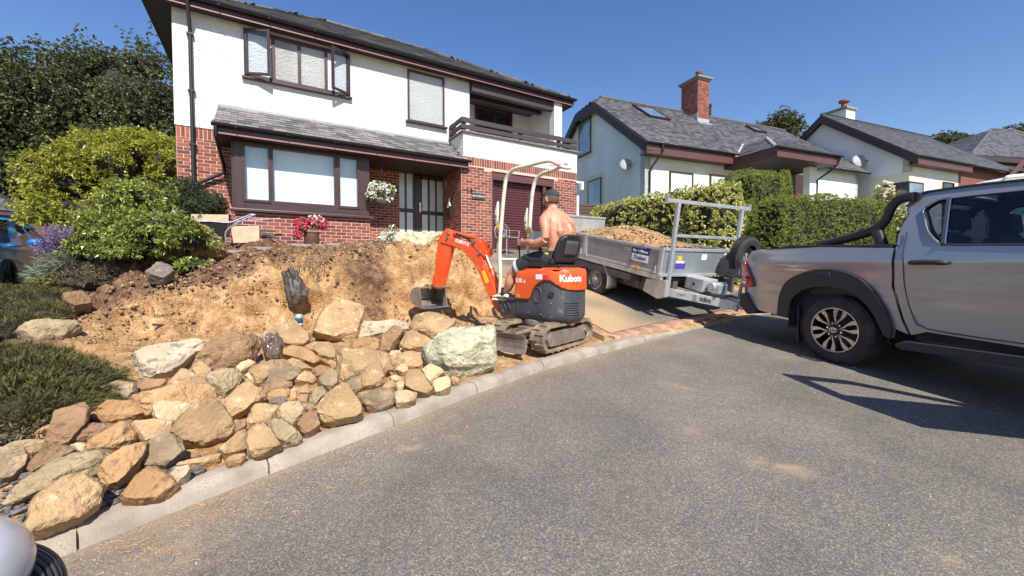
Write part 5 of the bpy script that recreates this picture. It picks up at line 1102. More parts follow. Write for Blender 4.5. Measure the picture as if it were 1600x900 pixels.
# --- clutter at the foot of the wall: wheelbarrow, slab, scrap timber, handles
def fwq(px, py, c): return FH.hit(px, py, c)
CW_ = 8.9
wb = thing('wheelbarrow', 'upturned dark wheelbarrow with grey tubular handles leaning beside the brick wall', 'wheelbarrow', W(0, CW_, 1.9)+Vector((0, 0, 0)), (0, 0, AZ))
WO = (0, CW_, 1.9)
x0, zt_w = fwq(303, 347, CW_); x1, _ = fwq(357, 349, CW_); zb_w = fwq(340, 372, CW_)[1]
dk = mat('barrow_black', (.03, .032, .035), rough=.5, bump=.2)
B = MB(); B.add([(x0, CW_-.3, zt_w), (x1, CW_-.3, zt_w-.02), (x1, CW_+.3, zt_w), (x0, CW_+.3, zt_w+.02), (x0+.25, CW_-.18, zb_w), (x1-.08, CW_-.18, zb_w-.05), (x1-.08, CW_+.2, zb_w-.05), (x0+.25, CW_+.2, zb_w)], [(0, 1, 5, 4), (1, 2, 6, 5), (2, 3, 7, 6), (3, 0, 4, 7), (4, 5, 6, 7)]); solid(B.build('tray', dk, wb, off=WO, bevel=.01), .012)
gt = mat('grey_tube', (.32, .34, .38), (.2, .22, .26), rough=.4, metal=.4, scale=20)
def pw(l, c): return [(fwq(a, b, c)[0], c, fwq(a, b, c)[1]) for a, b in l]
B = MB(); B.tube(crv(pw([(296, 346), (330, 346), (357, 348), (375, 342), (392, 335)], CW_-.31), 3), .014, 8); B.tube(crv(pw([(351, 383), (353, 376), (353, 362), (368, 350), (385, 341), (397, 336)], CW_-.36), 3), .014, 8); B.tube(pw([(392, 335), (399, 336)], CW_-.33), .018, 8); B.build('tube_frame', gt, wb, off=WO, smooth=60)
x2, z2 = fwq(346, 358, CW_-.2); B = MB(); B.lathe([(.0, -.03), (.12, -.03), (.15, -.03), (.165, 0), (.15, .03), (.0, .03)], 20, (x0+.12, CW_-.1, zb_w-.02), 'y'); B.build('wheel', black, wb, off=WO, smooth=40)
slm = mat('sandstone_slab', (.55, .42, .27), (.42, .33, .22), rough=.9, scale=9, bump=.4, bscale=50)
def slab(label, pts, c, t=.05):
    q = FH.hits(pts, c); B = MB(); B.prism(q, c, c+t); m = sum(a for a, _ in q)/len(q); z = min(b for _, b in q); o = B.build('paving_slab', slm, None, off=(m, c, z), bevel=.008); o.location = W(m, c, z); o.rotation_euler = (R(-8), 0, AZ); props(o, label, 'paving slab', 'buff paving slabs by the wall')
slab('square buff paving slab leaning upright against the brick wall', [(361, 380), (361, 353), (405, 352), (405.5, 379)], CW_+.12)
slab('long pale paving slab edge lying behind the wheelbarrow tray', [(298, 345), (298, 334), (357, 335), (357.5, 348)], CW_+.45)
tp = thing('timber_pile', 'small pile of dark scrap timber against the wall right of the leaning slab', 'timber', W(fwq(425, 380, 9.2)[0], 9.2, 1.95), (0, 0, AZ)); TO = (fwq(425, 380, 9.2)[0], 9.2, 1.95); tm = mat('scrap_timber', (.06, .05, .05), (.12, .10, .09), rough=.8, scale=10, rnd_=.3)
for a, b in (((406, 362), (430, 361)), ((406, 366), (428, 367)), ((408, 371), (425, 372)), ((410, 375), (424, 376)), ((422, 366), (445, 381)), ((418, 372), (440, 384)), ((412, 359), (424, 360))):
    B = MB(); p = pw([a, b], 9.2+random.uniform(-.1, .1)); B.bar(p[0], p[1], .07, .03); B.build('batten', tm, tp, off=TO, bevel=.003)
lt_ = MB(); p = pw([(352, 347), (437, 341)], 9.9); lt_.bar(p[0], p[1], .02, .018); o = lt_.build('lilac_pole', mat('lilac_plastic', (.45, .32, .55), rough=.5), None, off=p[0]); o.location = W(p[0][0], 9.9, p[0][2]); o.rotation_euler = (0, 0, AZ); props(o, 'thin lilac pole lying across in front of the brick wall', 'pole')
s = MB(); a = W(fq(330, 385, 9.3)[0], 8.95, 1.87); 
for i in range(7):
    q_0 = fq(355, 384, 9)[0]+i*.62; B = MB(); B.box(-.3, .3, -.12, .12, -.035, .02); o = B.build('edging_slab', mat('edge_slab', (.34, .3, .27), (.24, .21, .19), rough=.9, scale=8, bump=.3) if 'edge_slab' not in bpy.data.materials else bpy.data.materials['edge_slab'], None, bevel=.006); P_ = W(q_0, 8.6+.03*i, HG(*W(q_0, 8.6)[:2])+.035); o.location = P_; o.rotation_euler = (0, R(random.uniform(-2, 2)), AZ+R(random.uniform(-3, 3)))
    props(o, 'flat grey edging slab on top of the bank, %s' % ['leftmost under the wheelbarrow handle', 'below the leaning buff slab', 'left of the timber pile', 'right of the timber pile', 'just left of the geranium pot', 'below the geranium pot', 'right of the geranium pot'][i], 'edging slab', 'edging slabs along the top of the bank')
# small fittings on the porch side wall
pf = thing('post_box', 'dark letter box with a white bird ornament on the porch side wall', 'letter box', W(qGb, 10.7, fq(709, 330, 10.7)[1]), (0, 0, AZ))
B = MB(); B.box(-.09, -.012, -.14, .14, -.16, .14); B.build('box', black, pf, bevel=.02); B = MB(); B.prism([(.1, .1), (.0, .2), (-.1, .34), (-.08, .22), (-.16, .12), (.0, .08)], -.1, -.07, ax='x'); B.build('ornament', white_m, pf)
s = MB(); s.box(-.05, -.012, -.06, .06, -.09, .09); o = s.build('doorbell_box', mat('grey_plastic', (.3, .3, .32), rough=.5), None, bevel=.006); o.location = W(qGb, 11.0, fq(708, 288, 11)[1]); o.rotation_euler = (0, 0, AZ); props(o, 'small grey box high on the shaded porch side wall', 'box')
# wrought iron chair in front of the garage
cb = W(fq(793, 360, 9.2)[0], 9.2, H(*W(fq(793, 360, 9.2)[0], 9.2)[:2])); gc = thing('garden_chair', 'ornate white-grey metal garden chair in front of the garage door', 'chair', cb, (0, 0, AZ+R(10))); gm = mat('grey_cast_iron', (.35, .35, .36), rough=.5, metal=.2)
zc_ = fq(793, 372, 9.2)[1]-cb.z; B = MB()
for a in ((-.2, -.2), (.2, -.2), (-.2, .2), (.2, .2)): l = MB(); l.tube([(a[0], a[1], 0), (a[0]*.9, a[1]*.9, zc_)], .012, 6); l.build('leg', gm, gc)
B.box(-.23, .23, -.22, .22, zc_, zc_+.02); B.build('seat', gm, gc, bevel=.006)
B = MB(); B.tube(crv([(-.22, .2, zc_), (-.24, .22, zc_+.25), (0, .25, zc_+.42), (.24, .22, zc_+.25), (.22, .2, zc_)], 5), .012, 6)
for k in range(-2, 3): B.tube(crv([(0, .2, zc_), (k*.07, .22, zc_+.15), (k*.1-.03, .23, zc_+.24), (k*.06, .24, zc_+.34)], 4), .007, 5)
for k in (-1, 1): B.tube(crv([(k*.2, .2, zc_+.22), (k*.23, 0, zc_+.2), (k*.22, -.2, zc_+.17), (k*.2, -.2, zc_)], 4), .01, 6)
B.build('back', gm, gc, smooth=60)
# low concrete step in front of the garage brickwork
# ------------------------------------------------------------------ rocks
def rockmat(name, a, b_, c3, s=7., t3=.56, bump=1.):
    m = mat(name, a, b_, rough=.9, scale=s, lo=.38, hi=.62, det=9, c3=c3, s3=14, t3=t3, rnd_=.16, bump=bump, bscale=38, bdist=.022, spec=.2); return m
RM = {'o': rockmat('ochre_stone', (0.384, 0.223, 0.103), (0.472, 0.300, 0.156), (0.280, 0.162, 0.084)), 'b': rockmat('buff_stone', (0.416, 0.277, 0.144), (0.304, 0.196, 0.106), (0.504, 0.370, 0.220)),
      'c': rockmat('cream_stone', (0.496, 0.377, 0.220), (0.400, 0.285, 0.152), (0.560, 0.462, 0.319)), 'g': rockmat('grey_stone', (0.249, 0.184, 0.116), (0.345, 0.256, 0.162), (0.418, 0.300, 0.181)),
      'n': rockmat('brown_stone', (0.255, 0.152, 0.083), (0.345, 0.220, 0.120), (0.181, 0.112, 0.067)), 'l': rockmat('lichened_stone', (0.310, 0.237, 0.136), (0.423, 0.324, 0.196), (0.247, 0.202, 0.109), s=7, t3=.55),
      'w': rockmat('pale_quartz_stone', (0.426, 0.343, 0.235), (0.530, 0.427, 0.297), (0.257, 0.207, 0.150), t3=.55), 's': rockmat('slate_stone', (0.152, 0.128, 0.109), (0.220, 0.181, 0.147), (0.279, 0.216, 0.152))}
RM['h'] = rockmat('green_white_stone', (.37, .345, .235), (.49, .46, .335), (.28, .275, .15), s=9, t3=.54)
def rock(k, label, pts, th=.62, zo=.05, tilt=32, sh=.74, group=None, dy=0):
    ys_ = [p[1] for p in pts]; h = max(ys_)-min(ys_); low = [p for p in pts if p[1] > max(ys_)-.3*h]; cx = sum(p[0] for p in low)/len(low)
    g = hit(cx, max(ys_)-.12*h, zo); g = g+Vector((g.x, g.y, 0)).normalized()*dy
    hd = Vector((-g.x, -g.y, 0)).normalized(); n = (hd*math.cos(R(tilt))+Vector((0, 0, math.sin(R(tilt))))).normalized()
    P = [onplane(a, b, g, n) for a, b in pts]; ce = sum(P, Vector())/len(P); P = [ce+(p-ce)*1.085 for p in P]; size = max((a-b).length for a in P for b in P); wmin = min(size, (max(ys_)-min(ys_))/FPX*g.y*1.3)
    t = th*wmin*.5; rs = random.Random(len(label)*7+int(cx)); bm = bmesh.new()
    fl = rs.random() < .68; tl = Vector((rs.uniform(-1, 1), rs.uniform(-1, 1), rs.uniform(-.6, 1)))*.22; nf = (n+tl).normalized()
    for p in P:
        hh_ = (t*1.0-(p-ce).dot(tl)*.75) if fl else t*rs.uniform(.6, 1.1)
        bm.verts.new(p); bm.verts.new(ce+(p-ce)*((.86+rs.uniform(-.05, .05)) if fl else (sh+rs.uniform(-.12, .1)))+n*max(.15*t, hh_)); bm.verts.new(ce+(p-ce)*.85-n*t*rs.uniform(.7, 1.1)-Vector((0, 0, .05)))
    r = bmesh.ops.convex_hull(bm, input=bm.verts); bmesh.ops.delete(bm, geom=list({e for e in r['geom_interior']+r['geom_unused'] if isinstance(e, bmesh.types.BMVert) and e.is_valid}), context='VERTS')
    for k_ in range(4 if fl else 9):      # split faces, as the stone broke
        dn = (n*rs.uniform(.6, 1.2)+Vector((rs.uniform(-1, 1), rs.uniform(-1, 1), rs.uniform(-1, 1)))*.62).normalized(); ext = max((v.co-ce).dot(dn) for v in bm.verts)
        bmesh.ops.bisect_plane(bm, geom=bm.verts[:]+bm.edges[:]+bm.faces[:], plane_co=ce+dn*ext*rs.uniform(.78, .93), plane_no=dn, clear_outer=True); ed = [e for e in bm.edges if e.is_boundary]
        if ed: bmesh.ops.contextual_create(bm, geom=ed)
    bmesh.ops.dissolve_limit(bm, angle_limit=R(7), verts=bm.verts, edges=bm.edges); bmesh.ops.triangulate(bm, faces=bm.faces)
    big = size > .25; bmesh.ops.subdivide_edges(bm, edges=bm.edges, cuts=5 if big else 3, use_grid_fill=True)
    for _ in range(1): bmesh.ops.smooth_vert(bm, verts=bm.verts, factor=.22, use_axis_x=True, use_axis_y=True, use_axis_z=True)
    bm.normal_update(); sd_ = rs.random()*50; bdir = Vector((rs.uniform(-.4, .4), rs.uniform(-.4, .4), 1)).normalized()
    for v in bm.verts:
        q = v.co/size; d = .055*noise.noise(q*3+Vector((sd_, 0, 0)))+.035*noise.fractal(q*7+Vector((sd_, 0, 0)), 1, 2, 4)+.022*(1-abs(noise.noise(q*5+Vector((0, sd_, 0))))*2.4)+.02*noise.noise(Vector((q.dot(bdir)*16+sd_, q.x*1.5, q.y*1.5)))+.018*noise.fractal(q*24, 1, 2, 3)
        v.co += v.normal*d*size*.55
    base = Vector((ce.x, ce.y, min(v.co.z for v in bm.verts))); bmesh.ops.translate(bm, verts=bm.verts, vec=-base)
    me = bpy.data.meshes.new('rock'); bm.to_mesh(me); bm.free(); me.materials.append(RM[k]); me.polygons.foreach_set('use_smooth', [True]*len(me.polygons)); me.set_sharp_from_angle(angle=R(22))
    o = bpy.data.objects.new('rock', me); col.objects.link(o); o.location = base; props(o, label, 'rock', group or 'rocks piled behind the kerb'); return o
RK = [
('n','brown two-lobed rounded rock at the left edge of the pile beside the heather',[(85,646),(100,643.5),(114,643.5),(121,636),(131.5,634),(139,643),(137,655),(131.5,671),(110,685),(107,697),(96,698),(78,699),(73,689),(85,678),(84,660)]),
('o','small flat ochre rock tucked left of the brown two-lobed rock',[(51.5,681),(60,671),(75,665),(87,663),(89,678),(75,685),(60,686)]),
('l','thin greenish slab with a white patch at the far left',[(6,699),(18,692),(43,688),(71,687),(75,692),(53,697),(36,700),(11,701)]),
('b','narrow buff wedge under the brown two-lobed rock',[(36,703),(53,696),(71,692),(78,699),(62,707),(48,713),(39,707)]),
('g','large flat greyish-brown rock cut by the left edge of the photo',[(-15,700),(0,701),(36,703),(44,714),(41,730),(21,746),(0,753),(-18,745)]),
('n','pinkish grey pointed rock above the long green-buff boulder',[(43,732),(52,716),(71,703),(89,696),(110,699),(114,705),(107,713),(85,721),(71,724),(59,735),(48,737)]),
('s','small smooth dark grey stone left of the long green-buff boulder',[(28,748),(34,740),(48,737),(57,740),(50,749),(36,753)]),
('l','long green-buff boulder behind the foremost boulder at the lower left',[(12,781),(30,762),(55,742),(75,725),(105,715),(140,708),(168,706),(174,715),(165,738),(150,745),(110,747),(75,762),(45,775),(25,782)]),
('b','foremost and largest buff boulder standing on the kerb at the lower left',[(40,836),(42,819),(48,796),(62,773),(87,756),(110,745),(130,744),(147,751),(157,764),(156,784),(144,799),(124,813),(95,823),(58,836)]),
('o','smooth elongated ochre rock just right of the heather mound',[(139,652),(144,641),(169,628),(198,628),(218,629),(227,636),(224,648),(209,654),(182,659),(153,661),(141,659)]),
('n','rusty flat rock under the smooth elongated ochre rock',[(107,691),(120,680),(133,664),(153,662),(184,662),(171,675),(149,687),(120,691)]),
('o','lumpy ochre rock with a knobbly left end in the left of the pile',[(134,698),(144,687),(164,676),(187,661),(204,660),(213,673),(212,689),(198,698),(176,707),(153,706),(138,706)]),
('w','small white quartz lump under the rusty flat rock',[(110,695),(120,692),(133,691),(135,698),(133,708),(125,707)]),
('o','tall ochre rock leaning right, above the triangular rock on the kerb',[(158,755),(157,738),(164,718),(187,704),(215,694),(229,694),(222,715),(209,735),(195,749),(182,763),(169,764)]),
('g','grey-buff boxy rock with a dark right side near the kerb',[(222,711),(229,695),(249,681),(262,681),(284,689),(290,707),(275,720),(258,731),(227,729),(222,720)]),
('o','triangular ochre rock resting on the kerb',[(191,775),(209,751),(231,731),(244,731),(262,742),(280,764),(267,775),(244,781),(209,785),(193,782)]),
('w','white oval cobble right of the triangular ochre rock',[(265,742),(275,731),(293,728),(298,733),(291,744),(276,754)]),
('b','thin flat buff stone along the kerb right of the grey boxy rock',[(277,724),(300,718),(325,713),(344,709),(342,716),(322,724),(300,726),(280,727)]),
('b','tan slab between the lumpy ochre rock and the cream rock',[(207,659),(238,657),(253,667),(269,664),(276,660),(267,680),(236,689),(227,692),(215,673)]),
('c','cream angular quartz rock left of the dark-patched boulder',[(239,637),(244,630),(262,629),(289,630),(302,636),(284,649),(276,659),(251,664),(240,651)]),
('b','big grey-buff boulder with a dark soil patch on its left face',[(268,677),(280,654),(302,636),(332,624),(347,639),(366,670),(355,685),(321,698),(287,692),(266,681)]),
('o','long orange-tan slab behind the cream rock and the dark-patched boulder',[(214,616),(227,611),(259,605),(280,602),(307,601),(324,602),(335,614),(346,627),(344,634),(328,625),(314,622),(289,628),(259,629),(240,631),(232,648),(225,640),(214,626)]),
('b','peaked tan rock in front of the big white-grey slab',[(259,605),(271,591),(284,577),(292,578),(307,586),(323,597),(323,603),(280,603)]),
('w','big white-grey streaked slab at the top left of the pile',[(211,556),(228,550),(253,543),(289,537),(307,537),(317,543),(316,552),(289,563),(275,573),(275,581),(269,589),(227,594),(221,588)]),
('n','long brown boulder right of the white-grey slab',[(275,575),(289,566),(316,555),(334,538),(352,530),(380,524),(398,527),(400,545),(395,565),(370,585),(330,578),(300,580)]),
('n','rounded tan-brown rock in front of the long brown boulder',[(330,555),(341,546),(359,541),(376,546),(378,560),(369,575),(350,577),(332,575)]),
('l','grey lichened slab left of the large flat buff rock',[(323,591),(330,580),(343,576),(353,578),(371,578),(376,587),(371,601),(362,612),(348,624),(336,616),(323,600)]),
('b','round tan stone between the peaked tan rock and the lichened slab',[(300,580),(305,572),(314,568),(324,573),(330,579),(323,590),(322,598),(307,588)]),
('b','large flat buff rock tilted towards the road in the middle of the pile',[(344,635),(362,617),(380,600),(392,603),(414,616),(414,623),(398,633),(380,648),(362,657),(350,651),(344,642)]),
('b','square buff block above the smooth ovoid cobble',[(390,655),(393,640),(399,632),(416,632),(436,635),(432,654),(422,658),(420,665),(399,667),(386,669),(384,658)]),
('b','broad buff rock on the kerb left of the smooth ovoid cobble',[(384,694),(388,676),(397,667),(411,665),(422,671),(424,685),(440,698),(422,706),(404,713),(390,710)]),
('l','smooth ovoid olive-buff cobble lying on the kerb edge',[(421,658),(425,655),(441,655),(454,665),(468,678),(471,685),(463,692),(443,697),(429,687),(422,680)]),
('c','greenish-cream rounded rock right of the square buff block',[(435,644),(440,633),(450,628),(468,627),(477,637),(475,648),(464,660),(457,666),(445,656),(435,653)]),
('n','brown-buff rounded rock right of the ovoid cobble',[(464,665),(472,651),(486,641),(495,648),(499,663),(493,671),(482,678),(472,679)]),
('b','pointed buff rock left of the broad buff rock by the kerb',[(342,704),(351,696),(363,687),(376,674),(384,672),(388,683),(383,694),(383,704),(368,710),(351,712)]),
('o','small flat ochre stone on the kerb below the pointed buff rock',[(352,719),(361,712),(381,708),(384,712),(376,722),(356,725)]),
('n','small brown stone wedged right of the dark-patched boulder',[(364,664),(372,658),(384,658),(384,665),(376,671),(367,677)]),
('s','small blue-grey slate stone above the square buff block',[(409,631),(416,627),(436,619),(447,620),(448,628),(440,632),(415,632)]),
('o','small tan stone behind the blue-grey slate stone',[(415,617),(427,610),(440,607),(452,608),(450,617),(447,621),(432,622),(416,624)]),
('n','long thin brown stone under the dark-sided wedge',[(410,612),(418,600),(429,596),(454,597),(456,603),(447,607),(425,610),(416,616)]),
('g','dark-sided grey wedge in the middle of the pile',[(423,582),(432,576),(452,573),(468,577),(470,585),(456,596),(440,599),(425,600),(412,609),(418,595)]),
('b','buff slab leaning left of the dark-sided grey wedge',[(389,578),(396,571),(421,566),(442,563),(453,568),(424,584),(414,601),(400,603),(398,589)]),
('c','small cream stone right of the rounded tan-brown rock',[(368,576),(376,568),(389,563),(401,568),(385,576),(375,583)]),
('c','tiny cream pointed stone above the large flat buff rock',[(382,587),(389,583),(400,591),(398,601),(391,597)]),
('b','small tan stone tucked behind the large flat buff rock',[(368,600),(376,592),(389,592),(398,600),(392,605),(380,602),(371,606)]),
('b','buff block with a grey split front under the drinks can',[(405,525),(430,515),(460,506),(468,520),(482,525),(484,536),(476,543),(450,544),(432,541),(418,538)]),
('o','orange-brown cracked rock in front of the block with the drinks can',[(444,547),(454,542),(476,545),(493,556),(502,563),(490,570),(476,565),(451,560),(444,556)]),
('b','long low buff block left of the big square buff rock',[(477,543),(486,537),(518,537),(529,543),(529,566),(522,568),(508,565),(499,561)]),
('o','small golden stone left of the big square buff rock',[(508,567),(516,563),(527,567),(527,572),(520,576)]),
('b','thin buff wedge under the orange-brown cracked rock',[(440,574),(445,567),(456,560),(472,567),(487,576),(472,578),(454,572)]),
('b','big tilted flat-faced rock standing above the pile beside the black bag',[(492,522),(497,503),(509,483),(525,470),(547,474),(566,480),(564,499),(558,531),(547,538),(532,533),(499,526)]),
('w','long pale slab behind the leaning brown slab',[(560,520),(566,506),(600,504),(638,503),(640,516),(620,520),(580,524),(562,530)]),
('n','leaning smooth brown slab in the upper middle of the pile',[(592,551),(596,528),(600,523),(616,510),(626,512),(630,520),(618,538),(608,554)]),
('o','tan rounded rock left of the leaning brown slab',[(546,546),(550,534),(566,528),(582,527),(596,533),(594,544),(584,549),(556,549)]),
('b','big square buff rock in the centre right of the pile',[(529,547),(560,547),(593,549),(606,556),(608,575),(600,585),(566,588),(548,594),(531,599),(529,575)]),
('g','layered grey rock under the big square buff rock',[(537,600),(550,592),(565,586),(567,607),(554,614),(544,608)]),
('b','upright buff block in front of the big square buff rock',[(565,583),(571,576),(589,568),(595,571),(600,588),(604,597),(590,607),(568,608),(565,597)]),
('b','buff angular rock right of the leaning brown slab',[(630,546),(626,536),(636,520),(646,518),(658,524),(678,534),(672,542),(654,548),(640,550)]),
('b','long buff rock behind the huge pale green boulder',[(642,512),(672,506),(696,502),(712,508),(708,516),(690,528),(680,534),(658,523),(644,517)]),
('b','wide buff slab left of the huge pale green boulder',[(607,560),(620,554),(644,551),(660,554),(667,574),(656,579),(640,576),(620,580),(608,572)]),
('c','small cream stone below the leaning brown slab',[(608,554),(612,548),(624,548),(628,553),(610,558)]),
('c','cream pentagonal stone in front of the wide buff slab',[(618,578),(628,569),(636,570),(639,580),(630,584)]),
('h','huge pale green and white boulder in front of the digger blade',[(662,549),(680,536),(704,518),(728,514),(766,515),(771,526),(770,548),(770,564),(766,572),(740,578),(720,590),(700,588),(688,578),(668,570)]),
('c','pale cream broken rock touching the left foot of the huge boulder',[(658,580),(672,570),(688,578),(694,584),(680,592),(672,600),(666,592)]),
('b','broad buff rock with a shaded underside near the right end of the pile',[(634,592),(640,580),(656,580),(666,592),(676,609),(668,618),(644,614),(634,606)]),
('c','cube-like cream rock on the kerb near the right end of the pile',[(674,598),(684,592),(700,589),(705,598),(704,607),(688,614),(680,615)]),
('o','tiny oval tan cobble at the right end by the huge boulder',[(703,591),(708,588),(718,592),(717,598),(708,599)]),
('g','rounded grey-brown boulder on the kerb right of the big domed boulder',[(562,617),(567,611),(587,607),(612,608),(616,619),(612,631),(594,638),(576,639),(565,631)]),
('c','round cream rock on the kerb right of the grey-brown boulder',[(616,622),(620,611),(633,610),(651,615),(649,624),(636,632),(620,635)]),
('b','big domed buff boulder on the kerb in the middle of the pile',[(494,640),(500,631),(516,615),(535,600),(544,604),(558,626),(566,640),(565,651),(556,656),(533,655),(516,663),(505,660)]),
('l','grey-cream angular rock left of the big domed boulder',[(478,640),(484,624),(491,606),(503,605),(511,615),(501,626),(494,638),(487,643)]),
('n','tan-brown block above the big domed boulder',[(488,578),(498,571),(519,576),(517,587),(508,592),(492,588)]),
('g','dark brown-grey split rock behind the big domed boulder',[(496,594),(508,592),(519,578),(527,585),(528,600),(516,611),(505,604)]),
('b','tan wedge left of the dark split rock',[(461,595),(468,584),(484,581),(495,593),(491,600),(476,599)]),
('b','tiny flat tan stone left of the grey-cream angular rock',[(463,607),(479,603),(487,612),(482,616),(464,614)]),
('o','tiny upright tan stone right of the blue-grey slate stone',[(452,626),(454,610),(463,612),(463,624),(456,627)]),
('b','tiny square tan stone above the greenish-cream rounded rock',[(463,621),(472,616),(482,618),(480,628),(468,627)]),
('g','grey square-edged stone sunk behind the smooth elongated ochre rock',[(165,600),(185,596),(212,598),(214,612),(208,624),(180,628),(166,622)]),
('n','low brown rock under the big white-grey slab',[(213,598),(227,594),(268,591),(259,605),(227,611),(214,613)]),
('l','long pale flat rock embedded in the heather bank on the left',[(27,518),(43,504),(72,501),(115,502),(127,509),(116,518),(95,535),(58,535)]),
('n','round soil-stained rock above the long pale rock in the heather bank',[(98,463),(127,456),(139,466),(143,475),(116,483),(101,475)]),
('s','blue-grey rock in the shade under the bright green rhododendron',[(228,426),(244,414),(267,417),(272,426),(256,439),(233,434)]),
('n','large sloping tan rock half buried below the wheelbarrow',[(300,398),(305,368),(320,352),(335,365),(352,385),(356,400)]),
('h','mossy grey-green boulder on top of the mound in front of the door',[(612,384),(620,368),(640,363),(680,364),(697,372),(697,388),(650,390)]),
('b','half-buried tan rock just under the digger bucket',[(642,508),(650,494),(672,488),(690,492),(700,500),(690,508),(660,512)]),
('b','small buff stone left of the two cream stones near the grey-brown boulder',[(596,606),(604,596),(616,595),(618,604),(608,608)]),
('c','flat cream stone below the cream pentagonal stone',[(609,588),(620,586),(628,592),(620,596),(611,594)]),
('c','cream upright stone above the round cream rock on the kerb',[(618,600),(626,594),(633,598),(632,608),(622,609)]),
]
for r_ in RK:
    g_ = None if r_[2][0][1] > 500 and r_[2][0][0] > 5 and 'heather bank' not in r_[1] else 'loose rocks on the bank'
    kw = {}
    if 'standing above' in r_[1]: kw = dict(th=.5, tilt=22, sh=.8)
    if 'huge pale' in r_[1]: kw = dict(th=.8, tilt=38, sh=.72)
    if 'white-grey streaked' in r_[1]: kw = dict(th=.7, sh=.85)
    if 'mossy' in r_[1]: kw = dict(th=.6, tilt=10, dy=.9)
    if 'sloping tan rock' in r_[1]: kw = dict(th=.6, tilt=20, dy=.1)
    rock(*r_, group=g_, **kw)
def rubble(i):
    q = random.uniform(-1.9, 3.2); k = float(kc(q)); c = k+random.triangular(.2, 3.0, .8); p = W(q, c)
    if c > 6.0: return None
    return (p.x, p.y, HG(p.x, p.y)+.0)
chunks('rubble_stones', chipmat('rubble', (.26, .165, .09), (.52, .37, .21)), 620, rubble, lambda: random.uniform(.015, .045), flat=.7)
# black bag, roots, drinks can, bagged lump
def bagmesh(name, label, cat, pts, py_base, mat_, k=.35, tilt=20, hitpt=None, zo=0):
    g = hit(*hitpt, zo); hd = Vector((-g.x, -g.y, 0)).normalized(); n = (hd*math.cos(R(tilt))+Vector((0, 0, math.sin(R(tilt))))).normalized(); P = [onplane(a, b, g, n) for a, b in pts]; ce = sum(P, Vector())/len(P)
    bm = bmesh.new()
    for p in P: bm.verts.new(p); bm.verts.new(ce+(p-ce)*.6+n*k*.25); bm.verts.new(ce+(p-ce)*.8-n*k*.2)
    r = bmesh.ops.convex_hull(bm, input=bm.verts); bmesh.ops.triangulate(bm, faces=bm.faces); bmesh.ops.subdivide_edges(bm, edges=bm.edges, cuts=7, use_grid_fill=True)
    for _ in range(3): bmesh.ops.smooth_vert(bm, verts=bm.verts, factor=.5, use_axis_x=True, use_axis_y=True, use_axis_z=True)
    bm.normal_update()
    for v in bm.verts: q = v.co; v.co += v.normal*(.026*(1-abs(noise.noise(Vector((q.x*19, q.y*19, q.z*2.5))))*3.2)+.012*noise.noise(q*22))
    base = Vector((ce.x, ce.y, min(v.co.z for v in bm.verts))); bmesh.ops.translate(bm, verts=bm.verts, vec=-base); me = bpy.data.meshes.new(name); bm.to_mesh(me); bm.free(); me.materials.append(mat_); me.polygons.foreach_set('use_smooth', [True]*len(me.polygons))
    o = bpy.data.objects.new(name, me); col.objects.link(o); o.location = base; return props(o, label, cat)
bagm = mat('weathered_black_plastic', (.035, .03, .027), (.085, .07, .055), rough=.5, scale=9, bump=.6, bscale=26, bdist=.012, stretch=(1, 1, .2))
bg_ = bagmesh('plastic_bag', 'weathered black plastic sheeting hanging down the soil face with roots over it', 'bag', [(448, 430), (455, 422), (466, 428), (474, 440), (487, 456), (487, 470), (470, 478), (459, 476), (455, 455)], 0, bagm, .2, 8, (470, 478), .02)
bg_.location += Vector((.02, -.14, .04))
b2 = bagmesh('rubbish_bag', 'knotted brown-black plastic bag standing on the rocks left of the can', 'bag', [(412, 530), (420, 522), (433, 521), (436, 532), (444, 545), (446, 558), (434, 563), (416, 563), (412, 548)], 0, mat('brown_bag', (.10, .065, .05), (.16, .11, .085), rough=.2, scale=8, coat=.5), .3, 15, (430, 561), .06)
g = hit(470, 521, .03); B = MB(); B.lathe([(0, 0), (.026, 0), (.031, .006), (.033, .012), (.033, .10), (.028, .112), (.026, .116), (.0, .113)], 20)
can = B.build('drinks_can', mat('can_blue', (.04, .11, .24), (.10, .22, .38), rough=.3, metal=.5, scale=30), None, smooth=40); can.location = g+Vector((0, -.05, .10)); can.rotation_euler = (R(3), R(5), 0); can.scale = (1.5, 1.5, 1.35)
props(can, 'blue drinks can standing on a buff rock beside the black sheeting', 'drinks can'); B = MB(); B.lathe([(0, .1135), (.0262, .1165), (.0335, .1005), (.0335, .086)], 20); B.build('can_top', galv, can, smooth=40); B = MB(); B.lathe([(.0336, .02), (.0336, .034)], 20); B.build('label_band', white_m, can)
rt_ = MB(); rm = mat('root', (.24, .15, .08), (.4, .28, .16), rough=.9)
for i in range(150):
    a = random.choice([(485, 420, 30, 40), (500, 400, 20, 14), (470, 408, 40, 12), (510, 395, 20, 10), (300, 470, 70, 30)]); p = hit(a[0]+random.gauss(0, a[2]*.5), a[1]+random.gauss(0, a[3]*.5)); d = Vector((random.uniform(-1, 1), -1, random.uniform(-1.3, .3))).normalized(); L = random.uniform(.05, .28)
    m_ = p+d*L*.5+Vector((random.uniform(-.05, .05), 0, random.uniform(-.04, .03))); e = p+d*L*.8+Vector((0, 0, -L*.4)); rt_.tube(crv([p-d*.05, m_, e], 3), [.004*random.uniform(.5, 1.5)*(1-.1*j) for j in range(7)], 4)
o = rt_.build('torn_roots', rm); o['kind'] = 'stuff'
B = MB(); P = [hit(a, b, .05) for a, b in ((474, 405), (462, 425), (457, 445), (458, 462))]; B.tube(crv([p+Vector((.01, -.16, .02)) for p in P], 4), .008, 6); B.build('root', rm, None); props(bpy.data.objects['root'], 'single long pale root hanging over the black sheeting', 'root')
